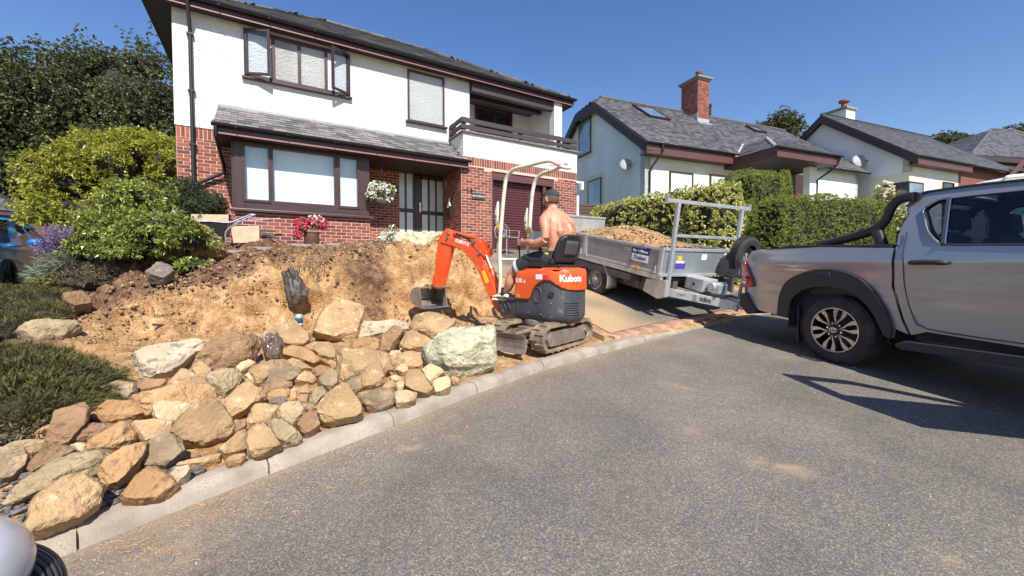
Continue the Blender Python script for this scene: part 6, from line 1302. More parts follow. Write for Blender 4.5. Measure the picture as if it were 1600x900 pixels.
B = MB(); P = [hit(a, b, .02) for a, b in ((238, 507), (255, 508), (272, 508), (288, 505))]; B.tube(crv(P, 3), .014, 6); props(B.build('stick', mat('dark_stick', (.05, .03, .02), rough=.9)), 'dark stick lying across the orange soil above the white-grey slab', 'stick')
# dry stems and leaves on the road
B = MB(); lm = mat('dry_stem', (.40, .20, .09), (.55, .38, .2), rough=.9)
for (px, py, n, s) in ((350, 790, 26, 26), (560, 720, 16, 40), (250, 860, 22, 40), (480, 760, 14, 60), (700, 690, 12, 60), (860, 620, 8, 60), (430, 790, 12, 30), (300, 800, 20, 30)):
    for i in range(n):
        p = rp_(px+random.gauss(0, s), py+random.gauss(0, s*.35)); 
        if qc(p.x, p.y)[1] > kc(qc(p.x, p.y)[0])-.02: continue
        a = random.random()*3.14; L = random.uniform(.015, .07); d = Vector((math.cos(a), math.sin(a), 0)); B.tube([p-d*L/2+Vector((0, 0, .004)), p+Vector((0, .006, .007)), p+d*L/2+Vector((0, 0, .004))], .0016, 4)
o = B.build('dry_litter', lm); o['kind'] = 'stuff'
# ------------------------------------------------------------------ mini excavator
orange = mat('digger_orange', (.82, .10, .018), (.74, .085, .02), rough=.34, scale=3, coat=.12, c3=(.50, .24, .12), s3=7, t3=.62, rvar=.12)
dkg = mat('digger_dark_plastic', (.045, .05, .058), (.07, .07, .075), rough=.55, scale=5, c3=(.22, .17, .12), s3=6, t3=.62, bump=.15, bscale=90, bdist=.002)
rubber = mat('dusty_rubber', (.15, .115, .08), (.34, .25, .155), rough=.9, scale=7, bump=.3, bscale=50, bdist=.004)
steel = mat('worn_steel', (.20, .17, .15), (.36, .29, .22), rough=.55, metal=.5, scale=7, bump=.3, bscale=50, bdist=.003, c3=(.30, .15, .08), s3=12)
bright = mat('polished_steel', (.62, .60, .57), (.5, .46, .42), rough=.28, metal=.9, scale=12)
cream_p = mat('cream_paint', (.74, .70, .58), (.66, .61, .48), rough=.4, scale=5, c3=(.5, .4, .25), s3=11, t3=.6)
vinyl = mat('black_vinyl', (.02, .02, .023), rough=.45, bump=.15, bscale=120, bdist=.002)
yel = mat('yellow_sticker', (.85, .48, .02), rough=.5); whs = mat('white_lettering', (.85, .84, .8), rough=.5); redm = mat('red_sticker', (.6, .03, .03), rough=.5)
XO = Vector((.5, 5.15, .55)); AX = math.atan2(.71, -.70); AB_ = math.atan2(.6, -.8); AT = math.atan2(-.78, -.625)
ex = thing('mini_excavator', 'orange and black mini excavator on rubber tracks, standing behind the kerb', 'excavator', XO, (0, 0, AX))
def sub(az):   # transform from a frame at the swing centre turned to az, into the excavator's own frame (z absolute in, minus base)
    return Matrix.Rotation(-AX, 4, 'Z') @ Matrix.Rotation(az, 4, 'Z')
def pbuild(B, name, m, az=AX, o=None, parent=None, **k):
    """build a part given in (forward, left, absolute z) about the point o"""
    M_ = sub(az); d = (Vector((o[0], o[1], 0))-Vector((XO.x, XO.y, 0))) if o else Vector((0, 0, 0)); d = Matrix.Rotation(-AX, 4, 'Z') @ d
    B.v = [tuple((M_ @ Vector((p[0], p[1], p[2]-XO.z)))+d) for p in B.v]; return B.build(name, m, parent or ex, **k)
# --- undercarriage
TO_ = (.41, 5.15); zg = .545; TL, TW, THt = 1.16, .18, .30
def loop(x0, x1, r, n=10):
    P = []
    for i in range(n+1): a = -math.pi/2+math.pi*i/n; P.append((x1-r+r*math.cos(a), r+r*math.sin(a)))
    for i in range(n+1): a = math.pi/2+math.pi*i/n; P.append((x0+r+r*math.cos(a), r+r*math.sin(a)))
    return P
for sgn in (1, -1):
    y0, y1 = sorted((sgn*(.375), sgn*(.375-TW))); r = THt/2
    out = loop(-TL/2, TL/2, r); inn = [(x*.955, (z-r)*.80+r) for x, z in out]; n = len(out); B = MB()
    for a, b in ((out, inn),):
        v = [(p[0], y0, zg+.012+p[1]) for p in out]+[(p[0], y1, zg+.012+p[1]) for p in out]+[(p[0], y0, zg+.012+p[1]) for p in inn]+[(p[0], y1, zg+.012+p[1]) for p in inn]
        f = []
        for i in range(n):
            j = (i+1) % n; f += [(i, j, n+j, n+i), (2*n+j, 2*n+i, 3*n+i, 3*n+j), (j, i, 2*n+i, 2*n+j), (n+i, n+j, 3*n+j, 3*n+i)]
        B.add(v, f)
    tr = pbuild(B, 'track', rubber, AT, TO_, smooth=50)
    # lugs
    per = [0]; 
    for i in range(n): per.append(per[-1]+math.hypot(out[(i+1) % n][0]-out[i][0], out[(i+1) % n][1]-out[i][1]))
    L_ = MB(); N_ = 44
    for k in range(N_):
        s = per[-1]*k/N_; i = max(j for j in range(n) if per[j] <= s); t = (s-per[i])/(per[i+1]-per[i]); a, b = out[i], out[(i+1) % n]; px_, pz_ = a[0]+(b[0]-a[0])*t, a[1]+(b[1]-a[1])*t; d = Vector((b[0]-a[0], 0, b[1]-a[1])).normalized(); nn = Vector((d.z, 0, -d.x))
        yy = (y0+.055, y0+.125)[k % 2]; L_.obox(Vector((px_, yy, zg+.012+pz_))+nn*.006, d*.0125, (0, .052, 0), nn*.011)
    lug = pbuild(L_, 'track_lugs', rubber, AT, TO_, parent=ex); lug.parent = tr; lug['kind'] = 'stuff'
    ys_ = y1+.004*1 if sgn > 0 else y0-.004
    B = MB(); yo, yi = (sgn*.372, sgn*.25); B.prism(rnd([(-.40, zg+.07), (.44, zg+.07), (.47, zg+.15), (.42, zg+.23), (-.30, zg+.24), (-.33, zg+.20)], .04), min(yo, yi), max(yo, yi)); pbuild(B, 'track_frame', steel, AT, TO_, bevel=.006)
    for (x, r_, nm) in ((.44, .118, 'idler'), (-.44, .118, 'sprocket'), (-.18, .05, 'roller'), (.02, .05, 'roller'), (.22, .05, 'roller')):
        B = MB(); zc_ = zg+.162 if r_ > .1 else zg+.075; B.lathe([(0, -.07), (r_*.9, -.07), (r_, -.04), (r_, .04), (r_*.8, .055), (r_*.75, .045), (r_*.35, .045), (r_*.3, .075), (0, .075)], 18, (x, sgn*.29, zc_), 'y'); pbuild(B, nm, steel, AT, TO_, smooth=40)
B = MB(); B.box(-.3, .3, -.2, .2, zg+.13, zg+.25); B.box(-.16, .16, -.34, .34, zg+.15, zg+.22); B.lathe([(.24, zg+.25), (.26, zg+.28), (.26, zg+.33), (.2, zg+.36)], 24); pbuild(B, 'car_body_frame', steel, AT, TO_, bevel=.01)
B = MB(); B.tube([(.18, .13, zg+.12), (.68, .16, zg+.13)], .028, 8); B.tube([(.18, -.13, zg+.12), (.68, -.16, zg+.13)], .028, 8); B.tube([(.2, 0, zg+.22), (.62, 0, zg+.2)], .03, 10); pbuild(B, 'blade_arm', steel, AT, TO_, smooth=50)
bl = [(.72, zg+.02), (.695, zg+.07), (.69, zg+.13), (.70, zg+.19), (.735, zg+.235), (.75, zg+.235), (.72, zg+.19), (.712, zg+.13), (.718, zg+.07), (.745, zg+.02)]
B = MB(); B.prism(bl, -.50, .24); B.prism([(.64, zg+.05), (.70, zg+.05), (.70, zg+.2), (.64, zg+.16)], -.17, -.15); B.prism([(.64, zg+.05), (.70, zg+.05), (.70, zg+.2), (.64, zg+.16)], .15, .17); pbuild(B, 'dozer_blade', steel, AT, TO_, bevel=.004)
# --- upper body: walls laid along the plan outline, u = run along it from the front left corner
HWd, RR, xf, xr_ = .33, .30, .31, -.12
def plan(u, off=0.):
    tot = 2*(xf-xr_)+math.pi*RR+2*(HWd-RR); mid = tot/2; m_ = u <= mid; s = u if m_ else tot-u; a1 = xf-xr_; a2 = a1+RR*math.pi/2
    if s <= a1: x, y, nx_, ny_ = xf-s, HWd, 0, 1
    elif s <= a2: th = (s-a1)/RR; x, y, nx_, ny_ = xr_-RR*math.sin(th), HWd-RR+RR*math.cos(th), -math.sin(th), math.cos(th)
    else: x, y, nx_, ny_ = xr_-RR, HWd-RR-(s-a2), -1, 0
    x += nx_*off; y += ny_*off
    return (x, y if m_ else -y)
UT = 2*(xf-xr_)+math.pi*RR+2*(HWd-RR); UM = UT/2
def wall_(u, z, off=0.): 
    o_ = off-.05*max(0, (.95-z)/.08)**2-.015*max(0, (z-1.40)/.1)**2; x, y = plan(min(max(u, 0), UT), o_); return (x, y, z)
B = panel([(0, .875), (UT, .875), (UT, 1.46), (0, 1.46)], [], .035, lambda u, z: wall_(u, z)); 
cap = [wall_(UT*i/40, 1.46)[:2] for i in range(41)]; B.add([(x, y, 1.46) for x, y in cap], [tuple(range(41))]); cap = [wall_(UT*i/40, .875)[:2] for i in range(41)]; B.add([(x, y, .875) for x, y in cap], [tuple(range(41))]); B.add([(xf, HWd-.0, .875), (xf, -HWd, .875), (xf, -HWd, 1.44), (xf, HWd, 1.44)], [(0, 1, 2, 3)])
pbuild(B, 'engine_cover', dkg, smooth=40)
hf_ = [(0, 1.13), (0, 1.38), (.03, 1.44), (.08, 1.475), (.31, 1.487), (.54, 1.487), (.62, 1.462), (.71, 1.497), (UM, 1.505)]; hb_ = [(UM, 1.245), (.80, 1.25), (.69, 1.27), (.62, 1.31), (.55, 1.36), (.47, 1.365), (.36, 1.31), (.30, 1.25), (.235, 1.13)]
poly = hf_+[(UT-u, z) for u, z in hf_[:-1]][::-1]+[(UT-u, z) for u, z in hb_[1:]][::-1]+hb_
B = panel(poly[:len(hf_)]+[(UT-u, z) for u, z in hf_[:-1]][::-1]+[(UT-u, z) for u, z in hb_[1:]][::-1]+hb_[1:] if False else hf_+[(UT-u, z) for u, z in hf_[:-1]][::-1]+[(UT-u, z) for u, z in hb_[1:]][::-1]+hb_, [], .03, lambda u, z: wall_(u, z, .012))
o = pbuild(B, 'orange_panel', orange, smooth=40); solid(o, .014, 0)
B = MB(); pts = [wall_(UT*i/40, 1.46, -.01)[:2] for i in range(41)]; pts2 = [(x*.9, y*.85) for x, y in pts]; B.add([(x, y, 1.49) for x, y in pts]+[(x, y, 1.515) for x, y in pts2], [(i, i+1, 42+i, 41+i) for i in range(40)]+[tuple(range(41, 82))]); pbuild(B, 'orange_hood_top', orange, smooth=40)
# details of the cover: fuel filler, recess, ribs, bolts
def on(u, z, off=.004): p = wall_(u, z, off); q = wall_(u+.01, z, off); t = (Vector(q)-Vector(p)).normalized(); return Vector(p), t, Vector((-t.y, t.x, 0)) if False else t.cross(Vector((0, 0, 1))).normalized()*-1
B = MB()
def disc(B, u, z, r, h, n=16):
    p, t, nn = on(u, z, 0.); 
    if nn.y < 0 and u < UM: nn = -nn
    v = [p+(t*math.cos(a)+Vector((0, 0, 1))*math.sin(a))*r+nn*k for k in (0, h) for a in [6.283*i/n for i in range(n)]]; B.add(v, [(i, (i+1) % n, n+(i+1) % n, n+i) for i in range(n)]+[tuple(range(n, 2*n))])
disc(B, .56, 1.20, .036, .012); disc(B, .56, 1.20, .022, .02); pbuild(B, 'fuel_cap', vinyl, smooth=40)
B = MB(); [disc(B, u, z, .009, .008, 8) for u, z in ((.22, .97), (.42, .96), (.47, .94), (.56, 1.10))]; pbuild(B, 'bolts', bright)
for i in range(6):
    B = panel([(.72, 1.10-.028*i), (.93, 1.10-.028*i), (.93, 1.112-.028*i), (.72, 1.112-.028*i)], [], .02, lambda u, z: wall_(u, z, .006)); o = pbuild(B, 'rib', dkg); solid(o, .008, 0)
ov = [(.36+.07*math.cos(a)*(1 if math.cos(a) > 0 else .8), 1.19+.10*math.sin(a)) for a in [6.283*i/24 for i in range(24)]]; ov2 = [(.36+(u-.36)*.78, 1.19+(z-1.19)*.82) for u, z in ov]
B = panel(ov, [ov2], .015, lambda u, z: wall_(u, z, .005)); o = pbuild(B, 'recess_rim', dkg, smooth=40); solid(o, .008, 0)
def etext(body, size, m, u, z, name='lettering', bold=.0, sx=1, off=.021, shear=0):
    cu = bpy.data.curves.new(name, 'FONT'); cu.body = body; cu.size = size; cu.align_x = 'CENTER'; cu.align_y = 'CENTER'; cu.offset = bold; cu.resolution_u = 3; cu.shear = shear
    t = bpy.data.objects.new('tmp', cu); col.objects.link(t); bpy.context.view_layer.update(); me = bpy.data.meshes.new_from_object(t.evaluated_get(bpy.context.evaluated_depsgraph_get())); bpy.data.objects.remove(t)
    bm = bmesh.new(); bm.from_mesh(me); bmesh.ops.triangulate(bm, faces=bm.faces); bmesh.ops.subdivide_edges(bm, edges=[e for e in bm.edges if e.calc_length() > .03], cuts=2)
    for v in bm.verts: v.co = Vector(wall_(u+v.co.x*sx, z+v.co.y, off))-Vector((0, 0, XO.z))
    bm.to_mesh(me); bm.free(); me.materials.clear(); me.materials.append(m); o = bpy.data.objects.new(name, me); col.objects.link(o); o.parent = ex; return o
etext('Kubota', .105, whs, .80, 1.385, bold=.004, sx=.95); etext('U10', .07, whs, .075, 1.355, bold=.004, sx=.85); etext('-3', .055, whs, .165, 1.345, bold=.003, sx=.9)
for (u0, u1, z0, z1, m, nm) in ((.355, .455, 1.375, 1.435, whs, 'white_label'), (.465, .53, 1.385, 1.43, redm, 'red_label'), (.03, .09, 1.15, 1.185, yel, 'yellow_label'), (.70, .76, 1.455, 1.475, mat('grey_label', (.2, .2, .3)), 'oval_label')):
    B = panel([(u0, z0), (u1, z0), (u1, z1), (u0, z1)], [], .03, lambda u, z: wall_(u, z, .0205)); pbuild(B, nm, m)
etext('HO', .03, redm, .06, 1.1675, off=.022)
# floor and front box
B = MB(); B.prism(rnd([(.31, -.33), (.70, -.30), (.70, .30), (.31, .33)], .05), .92, 1.10, ax='z'); pbuild(B, 'front_box', dkg, bevel=.012)
B = MB(); B.prism(rnd([(.30, -.345), (.82, -.32), (.82, .32), (.30, .345)], .05), 1.10, 1.135, ax='z'); pbuild(B, 'floor_plate', dkg, bevel=.006)
for k in range(3):
    B = MB(); B.bar((.40+.1*k, .335-.014*k, .99), (.46+.1*k, .325-.014*k, 1.07), .012, .012); pbuild(B, 'box_rib', dkg)
B = MB(); B.box(.52, .82, -.13, .13, .84, 1.08); B.tube([(.80, 0, .80), (.80, 0, 1.16)], .06, 14); pbuild(B, 'swing_bracket', steel, bevel=.01, smooth=40)
# seat
B = MB(); B.prism(rnd([(-.22, -.22), (.16, -.22), (.16, .22), (-.22, .22)], .06), 1.55, 1.625, ax='z'); pbuild(B, 'seat_cushion', vinyl, bevel=.02, segs=3)
B = MB(); B.box(-.30, .16, -.23, .23, 1.515, 1.55); pbuild(B, 'seat_base', vinyl, bevel=.01)
def back(y, z, o=0): return (-.185-(z-1.6)*.28+o+.06*(1-(y/.24)**2)*-1, y, z)
bo = rnd([(-.21, 1.58), (.21, 1.58), (.215, 1.73), (.19, 1.86), (.10, 1.905), (-.10, 1.905), (-.19, 1.86), (-.215, 1.73)], .06); B = panel(bo, [], .03, lambda y, z: back(y, z)); o = pbuild(B, 'seat_back', vinyl, smooth=60); solid(o, .055, 0)
B = panel(rnd([(-.12, 1.66), (.12, 1.66), (.12, 1.83), (-.12, 1.83)], .02), [], .05, lambda y, z: back(y, z, -.034)); o = pbuild(B, 'back_pocket', mat('dark_grey_vinyl', (.06, .06, .065), rough=.6), smooth=60); solid(o, .012, 0)
B = MB(); B.tube(crv([(-.05, .27, 1.60), (.12, .29, 1.62), (.20, .29, 1.66)], 4), .03, 8); B.bar((-.1, .27, 1.55), (.22, .28, 1.58), .06, .06); pbuild(B, 'left_armrest', vinyl, smooth=50)
# consoles and levers
B = MB(); B.prism([(.30, 1.135), (.50, 1.135), (.46, 1.50), (.36, 1.52)], -.11, .08); pbuild(B, 'front_console', orange, bevel=.012)
B = MB(); B.box(.36, .47, .082, .09, 1.28, 1.36); pbuild(B, 'console_label', whs)
for y, x, z, nm in ((.2, .38, 1.80, 'left_lever'), (-.2, .38, 1.80, 'right_lever')):
    B = MB(); B.tube(crv([(x-.04, y, 1.52), (x-.01, y, 1.66), (x, y, z-.04)], 4), .011, 8); B.tube([(x, y, z-.06), (x+.005, y, z)], .02, 10); pbuild(B, nm, vinyl, smooth=50)
B = MB(); B.box(.26, .44, -.22, .22, 1.50, 1.53); B.tube([(.35, 0, 1.2), (.35, 0, 1.5)], .04, 8); pbuild(B, 'lever_stand', vinyl, bevel=.01)
for y in (.10, -.10):
    B = MB(); B.tube([(.47, y, 1.13), (.5, y, 1.38)], .009, 6); B.tube([(.5, y, 1.36), (.5, y, 1.42)], .015, 8); pbuild(B, 'travel_lever', vinyl)
# roll-over frame: traced in two upright planes
FXw = Frame((XO.x, XO.y, 0), AX)
def tr(pts, y): return [(FXw.hit(a, b, y)[0], y, FXw.hit(a, b, y)[1]) for a, b in pts]
lp = tr([(779, 470), (782, 440), (781, 387), (785, 330), (789, 290), (793, 275), (803, 265), (822, 259.5)], .2); xb = lp[0][0]; d_ = -.18
rp = tr([(824, 400), (827, 365), (830, 320), (833, 295), (838, 280), (848, 271), (862, 267)], -.2)
end = tr([(884, 261)], 0)[0]; end2 = tr([(889, 265)], -.05)[0]; print('rops', lp, rp, end)
B = MB(); B.tube(crv([(lp[0][0], .2, 1.12)]+lp+[(end[0]+.15, .13, lp[-1][2]+.02), (end[0]+.02, .05, end[2]+.0), (end[0]-.02, -.05, end[2]), (end[0]+.1, -.14, rp[-1][2]+.02)]+rp[::-1]+[(rp[0][0], -.2, 1.12)], 5), .026, 14); pbuild(B, 'roll_bar', cream_p, smooth=60)
B = MB(); z_ = FXw.hit(795, 392, .2)[1]; B.tube([(lp[0][0], .2, 1.63), (rp[0][0], -.2, 1.63)], .016, 10); pbuild(B, 'cross_bar', cream_p, smooth=60)
for (P_, y) in ((lp, .2), (rp, -.2)):
    zc_ = FXw.hit(780, 335, y)[1] if y > 0 else FXw.hit(824, 345, y)[1]; x = P_[2][0] if y > 0 else P_[1][0]
    B = MB(); B.prism([(x+.03, zc_-.1), (x+.06, zc_-.13), (x+.085, zc_-.08), (x+.08, zc_+.05), (x+.05, zc_+.14), (x+.03, zc_+.18)], y-.02, y+.02); pbuild(B, 'hinge_bracket', cream_p, bevel=.006)
    B = MB(); B.box(x-.028, x+.028, y-.028, y+.028, zc_-.19, zc_-.13); pbuild(B, 'yellow_band', yel); B = MB(); [B.tube([(x+.05, y-.035, zc_+dz), (x+.05, y+.035, zc_+dz)], .014, 8) for dz in (-.08, -.02)]; pbuild(B, 'hinge_bolts', steel)
txp = FXw.hit(872, 260, .1)
def flat(body, size, m, p, xdir, ydir, parent, name='lettering', bold=0, inv=None):
    cu = bpy.data.curves.new(name, 'FONT'); cu.body = body; cu.size = size; cu.align_x = 'CENTER'; cu.align_y = 'CENTER'; cu.offset = bold; cu.resolution_u = 3; cu.extrude = .0012
    t = bpy.data.objects.new('tmp', cu); col.objects.link(t); bpy.context.view_layer.update(); me = bpy.data.meshes.new_from_object(t.evaluated_get(bpy.context.evaluated_depsgraph_get())); bpy.data.objects.remove(t)
    xd = Vector(xdir).normalized(); yd = Vector(ydir); yd = (yd-xd*yd.dot(xd)).normalized(); zd = xd.cross(yd); Mx = Matrix((xd, yd, zd)).transposed().to_4x4(); Mx.translation = Vector(p)
    me.transform(Mx); me.materials.clear(); me.materials.append(m); o = bpy.data.objects.new(name, me); col.objects.link(o); o.parent = parent; return o
flat('Kubota', .05, redm, (txp[0], .155, end[2]+.008-XO.z), (-1, -.25, .0), (0, 0, 1), ex, bold=.001)
# --- boom, in its own upright plane
FBw = Frame((XO.x, XO.y, 0), AB_)
def bp(pts, y=0): return FBw.hits(pts, y)
boom = bp([(690, 369), (700, 370), (724, 376), (738, 381), (748, 392), (757, 412), (768, 438), (781, 470), (783, 482), (776, 486), (768, 474), (757, 448), (745, 420), (735, 405), (722, 391), (705, 384), (688, 379)], .06)
B = MB(); B.prism(boom, -.06, .06); pbuild(B, 'boom', orange, AB_, bevel=.008)
for y in (.062, -.066):
    B = MB(); B.prism(bp([(736, 380), (744, 371), (754, 380), (762, 396), (757, 402), (750, 396)], .06), y-.006, y+.006); pbuild(B, 'boom_plate', orange, AB_, bevel=.003)
st = bp([(692, 362), (697, 357), (703, 360), (706, 371), (705, 384), (700, 405), (694, 430), (690, 450), (681, 452), (675, 447), (679, 425), (682, 395), (684, 376)], .045)
B = MB(); B.prism(st, -.045, .045); pbuild(B, 'dipper_arm', orange, AB_, bevel=.006)
B = MB(); B.prism(bp([(676, 430), (681, 428), (683, 445), (679, 449), (675, 443)], .05), -.05, .05); pbuild(B, 'bucket_link', orange, AB_, bevel=.004)
def cyl(a, b, ra, rb, split=.55, y=0, nm='hydraulic_ram'):
    a, b = [(FBw.hit(*p, y)[0], y, FBw.hit(*p, y)[1]) for p in (a, b)]; a, b = Vector(a), Vector(b); m_ = a.lerp(b, split); B = MB(); B.tube([a, m_], ra, 14); B.tube([m_-(b-a)*.02, m_+(b-a)*.01], ra*1.18, 14); o = pbuild(B, nm, orange, AB_, smooth=50); B = MB(); B.tube([m_, b], rb, 12); q = pbuild(B, 'ram_rod', bright, AB_, smooth=50); q.parent = ex
cyl((744, 372), (699, 362), .032, .015, .72); cyl((786, 466), (757, 393), .034, .016, .62, .0)
cyl((681, 432), (684, 385), .02, .01, .5, 0)
for (px, py, r_) in ((741, 378, .028), (750, 394, .024), (700, 365, .022), (699, 371, .02), (681, 448, .02), (778, 470, .03), (690, 449, .02)):
    x, z = FBw.hit(px, py, .07); B = MB(); B.tube([(x, -.085, z), (x, .085, z)], r_, 14); pbuild(B, 'pivot_pin', steel, AB_, smooth=50)
B = MB(); h_ = [(x, .05, z) for x, z in bp([(772, 460), (760, 425), (748, 400), (742, 385), (730, 374), (712, 366)], .05)]; B.tube(crv(h_, 4), .009, 6); B.tube(crv([(x+.015, .03, z+.02) for x, _, z in h_], 4), .009, 6); pbuild(B, 'hydraulic_hose', vinyl, AB_, smooth=60)
ux_, uz_ = FBw.hit(757, 432, .062); ux2, uz2 = FBw.hit(762, 442, .062); B = MB(); B.prism(bp([(752, 424), (757, 422), (764, 440), (759, 444)], .063), .0605, .064); pbuild(B, 'yellow_label', yel, AB_)
a_, b_2 = FBw.hit(716, 377, .061), FBw.hit(728, 381, .061); MM = sub(AB_); v = MM @ Vector((a_[0]-b_2[0], 0, a_[1]-b_2[1])); c_ = MM @ Vector(((a_[0]+b_2[0])/2, .0615, (a_[1]+b_2[1])/2-XO.z)); flat('KUBOTA', .07, whs, c_, -v, (0, 0, 1), ex, bold=.002)
# bucket: a curved scoop between two cheeks
bk0, bk1 = FBw.hit(676, 449, 0), FBw.hit(668, 483, 0); bx, bz, lx, lz_ = bk0[0], bk0[1], bk1[0], bk1[1]; print('bucket', bk0, bk1)
pr = [(bx-.10, bz-.02), (bx-.16, bz-.10), (bx-.17, bz-.20), (bx-.10, bz-.30), (lx-.0, lz_-.0)]
pr = [(bx+.06, bz+.01), (bx+.15, bz-.02), (bx+.20, bz-.10), (bx+.19, bz-.19), (bx+.12, bz-.26), (bx-.02, bz-.30), (bx-.06, bz-.305)]
prc = [(v.x, v.z) for v in crv([(x, 0, z) for x, z in pr], 4)]; n = len(prc); BWd = .27
B = MB(); B.add([(x, -BWd, z) for x, z in prc]+[(x, BWd, z) for x, z in prc], [(i, i+1, n+i+1, n+i) for i in range(n-1)]); o = pbuild(B, 'bucket_shell', steel, AB_, smooth=60); solid(o, .012, 0)
for y in (-BWd, BWd-.012):
    B = MB(); B.prism([(bx+.0, bz+.0)]+prc+[(bx-.03, bz-.14)], y, y+.012); pbuild(B, 'bucket_cheek', steel, AB_, bevel=.003)
B = MB(); B.prism([(bx-.11, bz-.318), (bx+.03, bz-.298), (bx+.03, bz-.285), (bx-.10, bz-.30)], -BWd-.003, BWd+.003); pbuild(B, 'cutting_edge', bright, AB_)
B = MB(); B.prism([(bx-.03, bz-.03), (bx+.02, bz+.05), (bx+.09, bz+.05), (bx+.15, bz-.015), (bx+.05, bz-.01)], -.07, -.055); B.prism([(bx-.03, bz-.03), (bx+.02, bz+.05), (bx+.09, bz+.05), (bx+.15, bz-.015), (bx+.05, bz-.01)], .055, .07); B.box(bx-.0, bx+.05, -BWd, BWd, bz-.01, bz+.01); pbuild(B, 'bucket_ears', steel, AB_, bevel=.003)
# white cloth hung on the far lever
B = panel([(-.10, 0), (.10, .02), (.13, -.12), (.05, -.2), (-.06, -.17), (-.13, -.08)], [], .02, lambda a, b: (a, .05*math.sin(a*25)+.25*a*a, b+.02*math.cos(a*14))); cl = B.build('cloth', mat('white_cloth', (.75, .75, .74), (.62, .62, .63), rough=.8, scale=9), None, smooth=60); solid(cl, .01, 0); cp = FXw.m @ Vector((.42, -.24, 0)); cl.location = (cp.x, cp.y, 1.98); cl.rotation_euler = (0, R(12), R(-25)); props(cl, 'white cloth hung over the far control lever of the digger', 'cloth')
# ------------------------------------------------------------------ the driver
skin = mat('sunburnt_skin', (.47, .18, .105), (.61, .31, .20), rough=.55, scale=7, lo=.36, hi=.64, c3=(.42, .15, .09), s3=16, t3=.6, sss=.08, bump=.12, bscale=70, bdist=.002)
man = thing('person', 'shirtless man in a dark cap and black shorts driving the mini excavator', 'person', (FXw.m @ Vector((-.09, 0, 0))).xy.to_3d()+Vector((0, 0, 1.62)), (0, 0, AX)); MO = Vector((-.02, 0, 1.62))
def ring(c, rx, ry, t, n=20, fy=(0, 0), up=None):
    """ellipse: rx across (left-right), ry front-back, in the plane normal to t"""
    t = Vector(t).normalized(); yv = Vector((0, 1, 0)); yv = (yv-t*yv.dot(t)).normalized(); xv = yv.cross(t).normalized(); return [Vector(c)+yv*math.cos(a)*rx+xv*math.sin(a)*ry for a in [2*math.pi*i/n for i in range(n)]]
def loft(B, rings):
    n = len(rings[0]); v = [p for r in rings for p in r]; k = len(rings); f = [(i*n+j, i*n+(j+1) % n, (i+1)*n+(j+1) % n, (i+1)*n+j) for i in range(k-1) for j in range(n)]+[tuple(range(n))[::-1], tuple(range((k-1)*n, k*n))]; B.add(v, f)
B = MB()
# torso: hips, waist, chest, shoulders, neck, leaning a little forward
sp = [((-.03, 0, 1.60), .165, .125, (0, 0, 1)), ((-.04, 0, 1.68), .172, .13, (0, 0, 1)), ((-.045, 0, 1.76), .16, .118, (0, 0, 1)), ((-.04, 0, 1.86), .168, .118, (.05, 0, 1)), ((-.03, 0, 1.95), .185, .122, (.1, 0, 1)), ((-.01, 0, 2.04), .197, .118, (.15, 0, 1)), ((.01, 0, 2.10), .185, .10, (.2, 0, 1)), ((.025, 0, 2.15), .13, .078, (.25, 0, 1)), ((.045, 0, 2.19), .065, .062, (.35, 0, 1)), ((.065, 0, 2.24), .055, .058, (.3, 0, 1))]
loft(B, [ring(*s) for s in sp])
# head
hc = Vector((.085, 0, 2.325))
hd_ = [(-.10, .045, .05, 0), (-.08, .062, .072, .0), (-.04, .072, .088, .008), (0, .078, .098, .004), (.04, .078, .100, -.002), (.075, .068, .088, -.006), (.10, .048, .062, -.008), (.114, .02, .028, -.008)]
loft(B, [[hc+Vector((o_+sy*math.cos(a)*1, sx*math.sin(a), z)) for a in [2*math.pi*i/20 for i in range(20)]] for z, sx, sy, o_ in hd_])
B.tube([hc+Vector((.02, 0, -.115)), hc+Vector((.055, 0, -.10)), hc+Vector((.085, 0, -.085))], [.045, .04, .028], 10)          # jaw
B.tube([hc+Vector((.088, 0, .02)), hc+Vector((.112, 0, -.01)), hc+Vector((.106, 0, -.022))], [.011, .017, .013], 8)           # nose
for s in (1, -1):
    B.obox(hc+Vector((-.005, s*.082, -.005)), (.018, 0, .004), (0, .007, 0), (.003, 0, .03))                                     # ears
    B.tube([hc+Vector((.085, s*.02, .03)), hc+Vector((.08, s*.045, .03))], .009, 8)
def limb(P, rad, n=14): B.tube(crv(P, 4), [x for x in np.interp(np.linspace(0, 1, (len(P)-1)*4+1), np.linspace(0, 1, len(rad)), rad)], n)
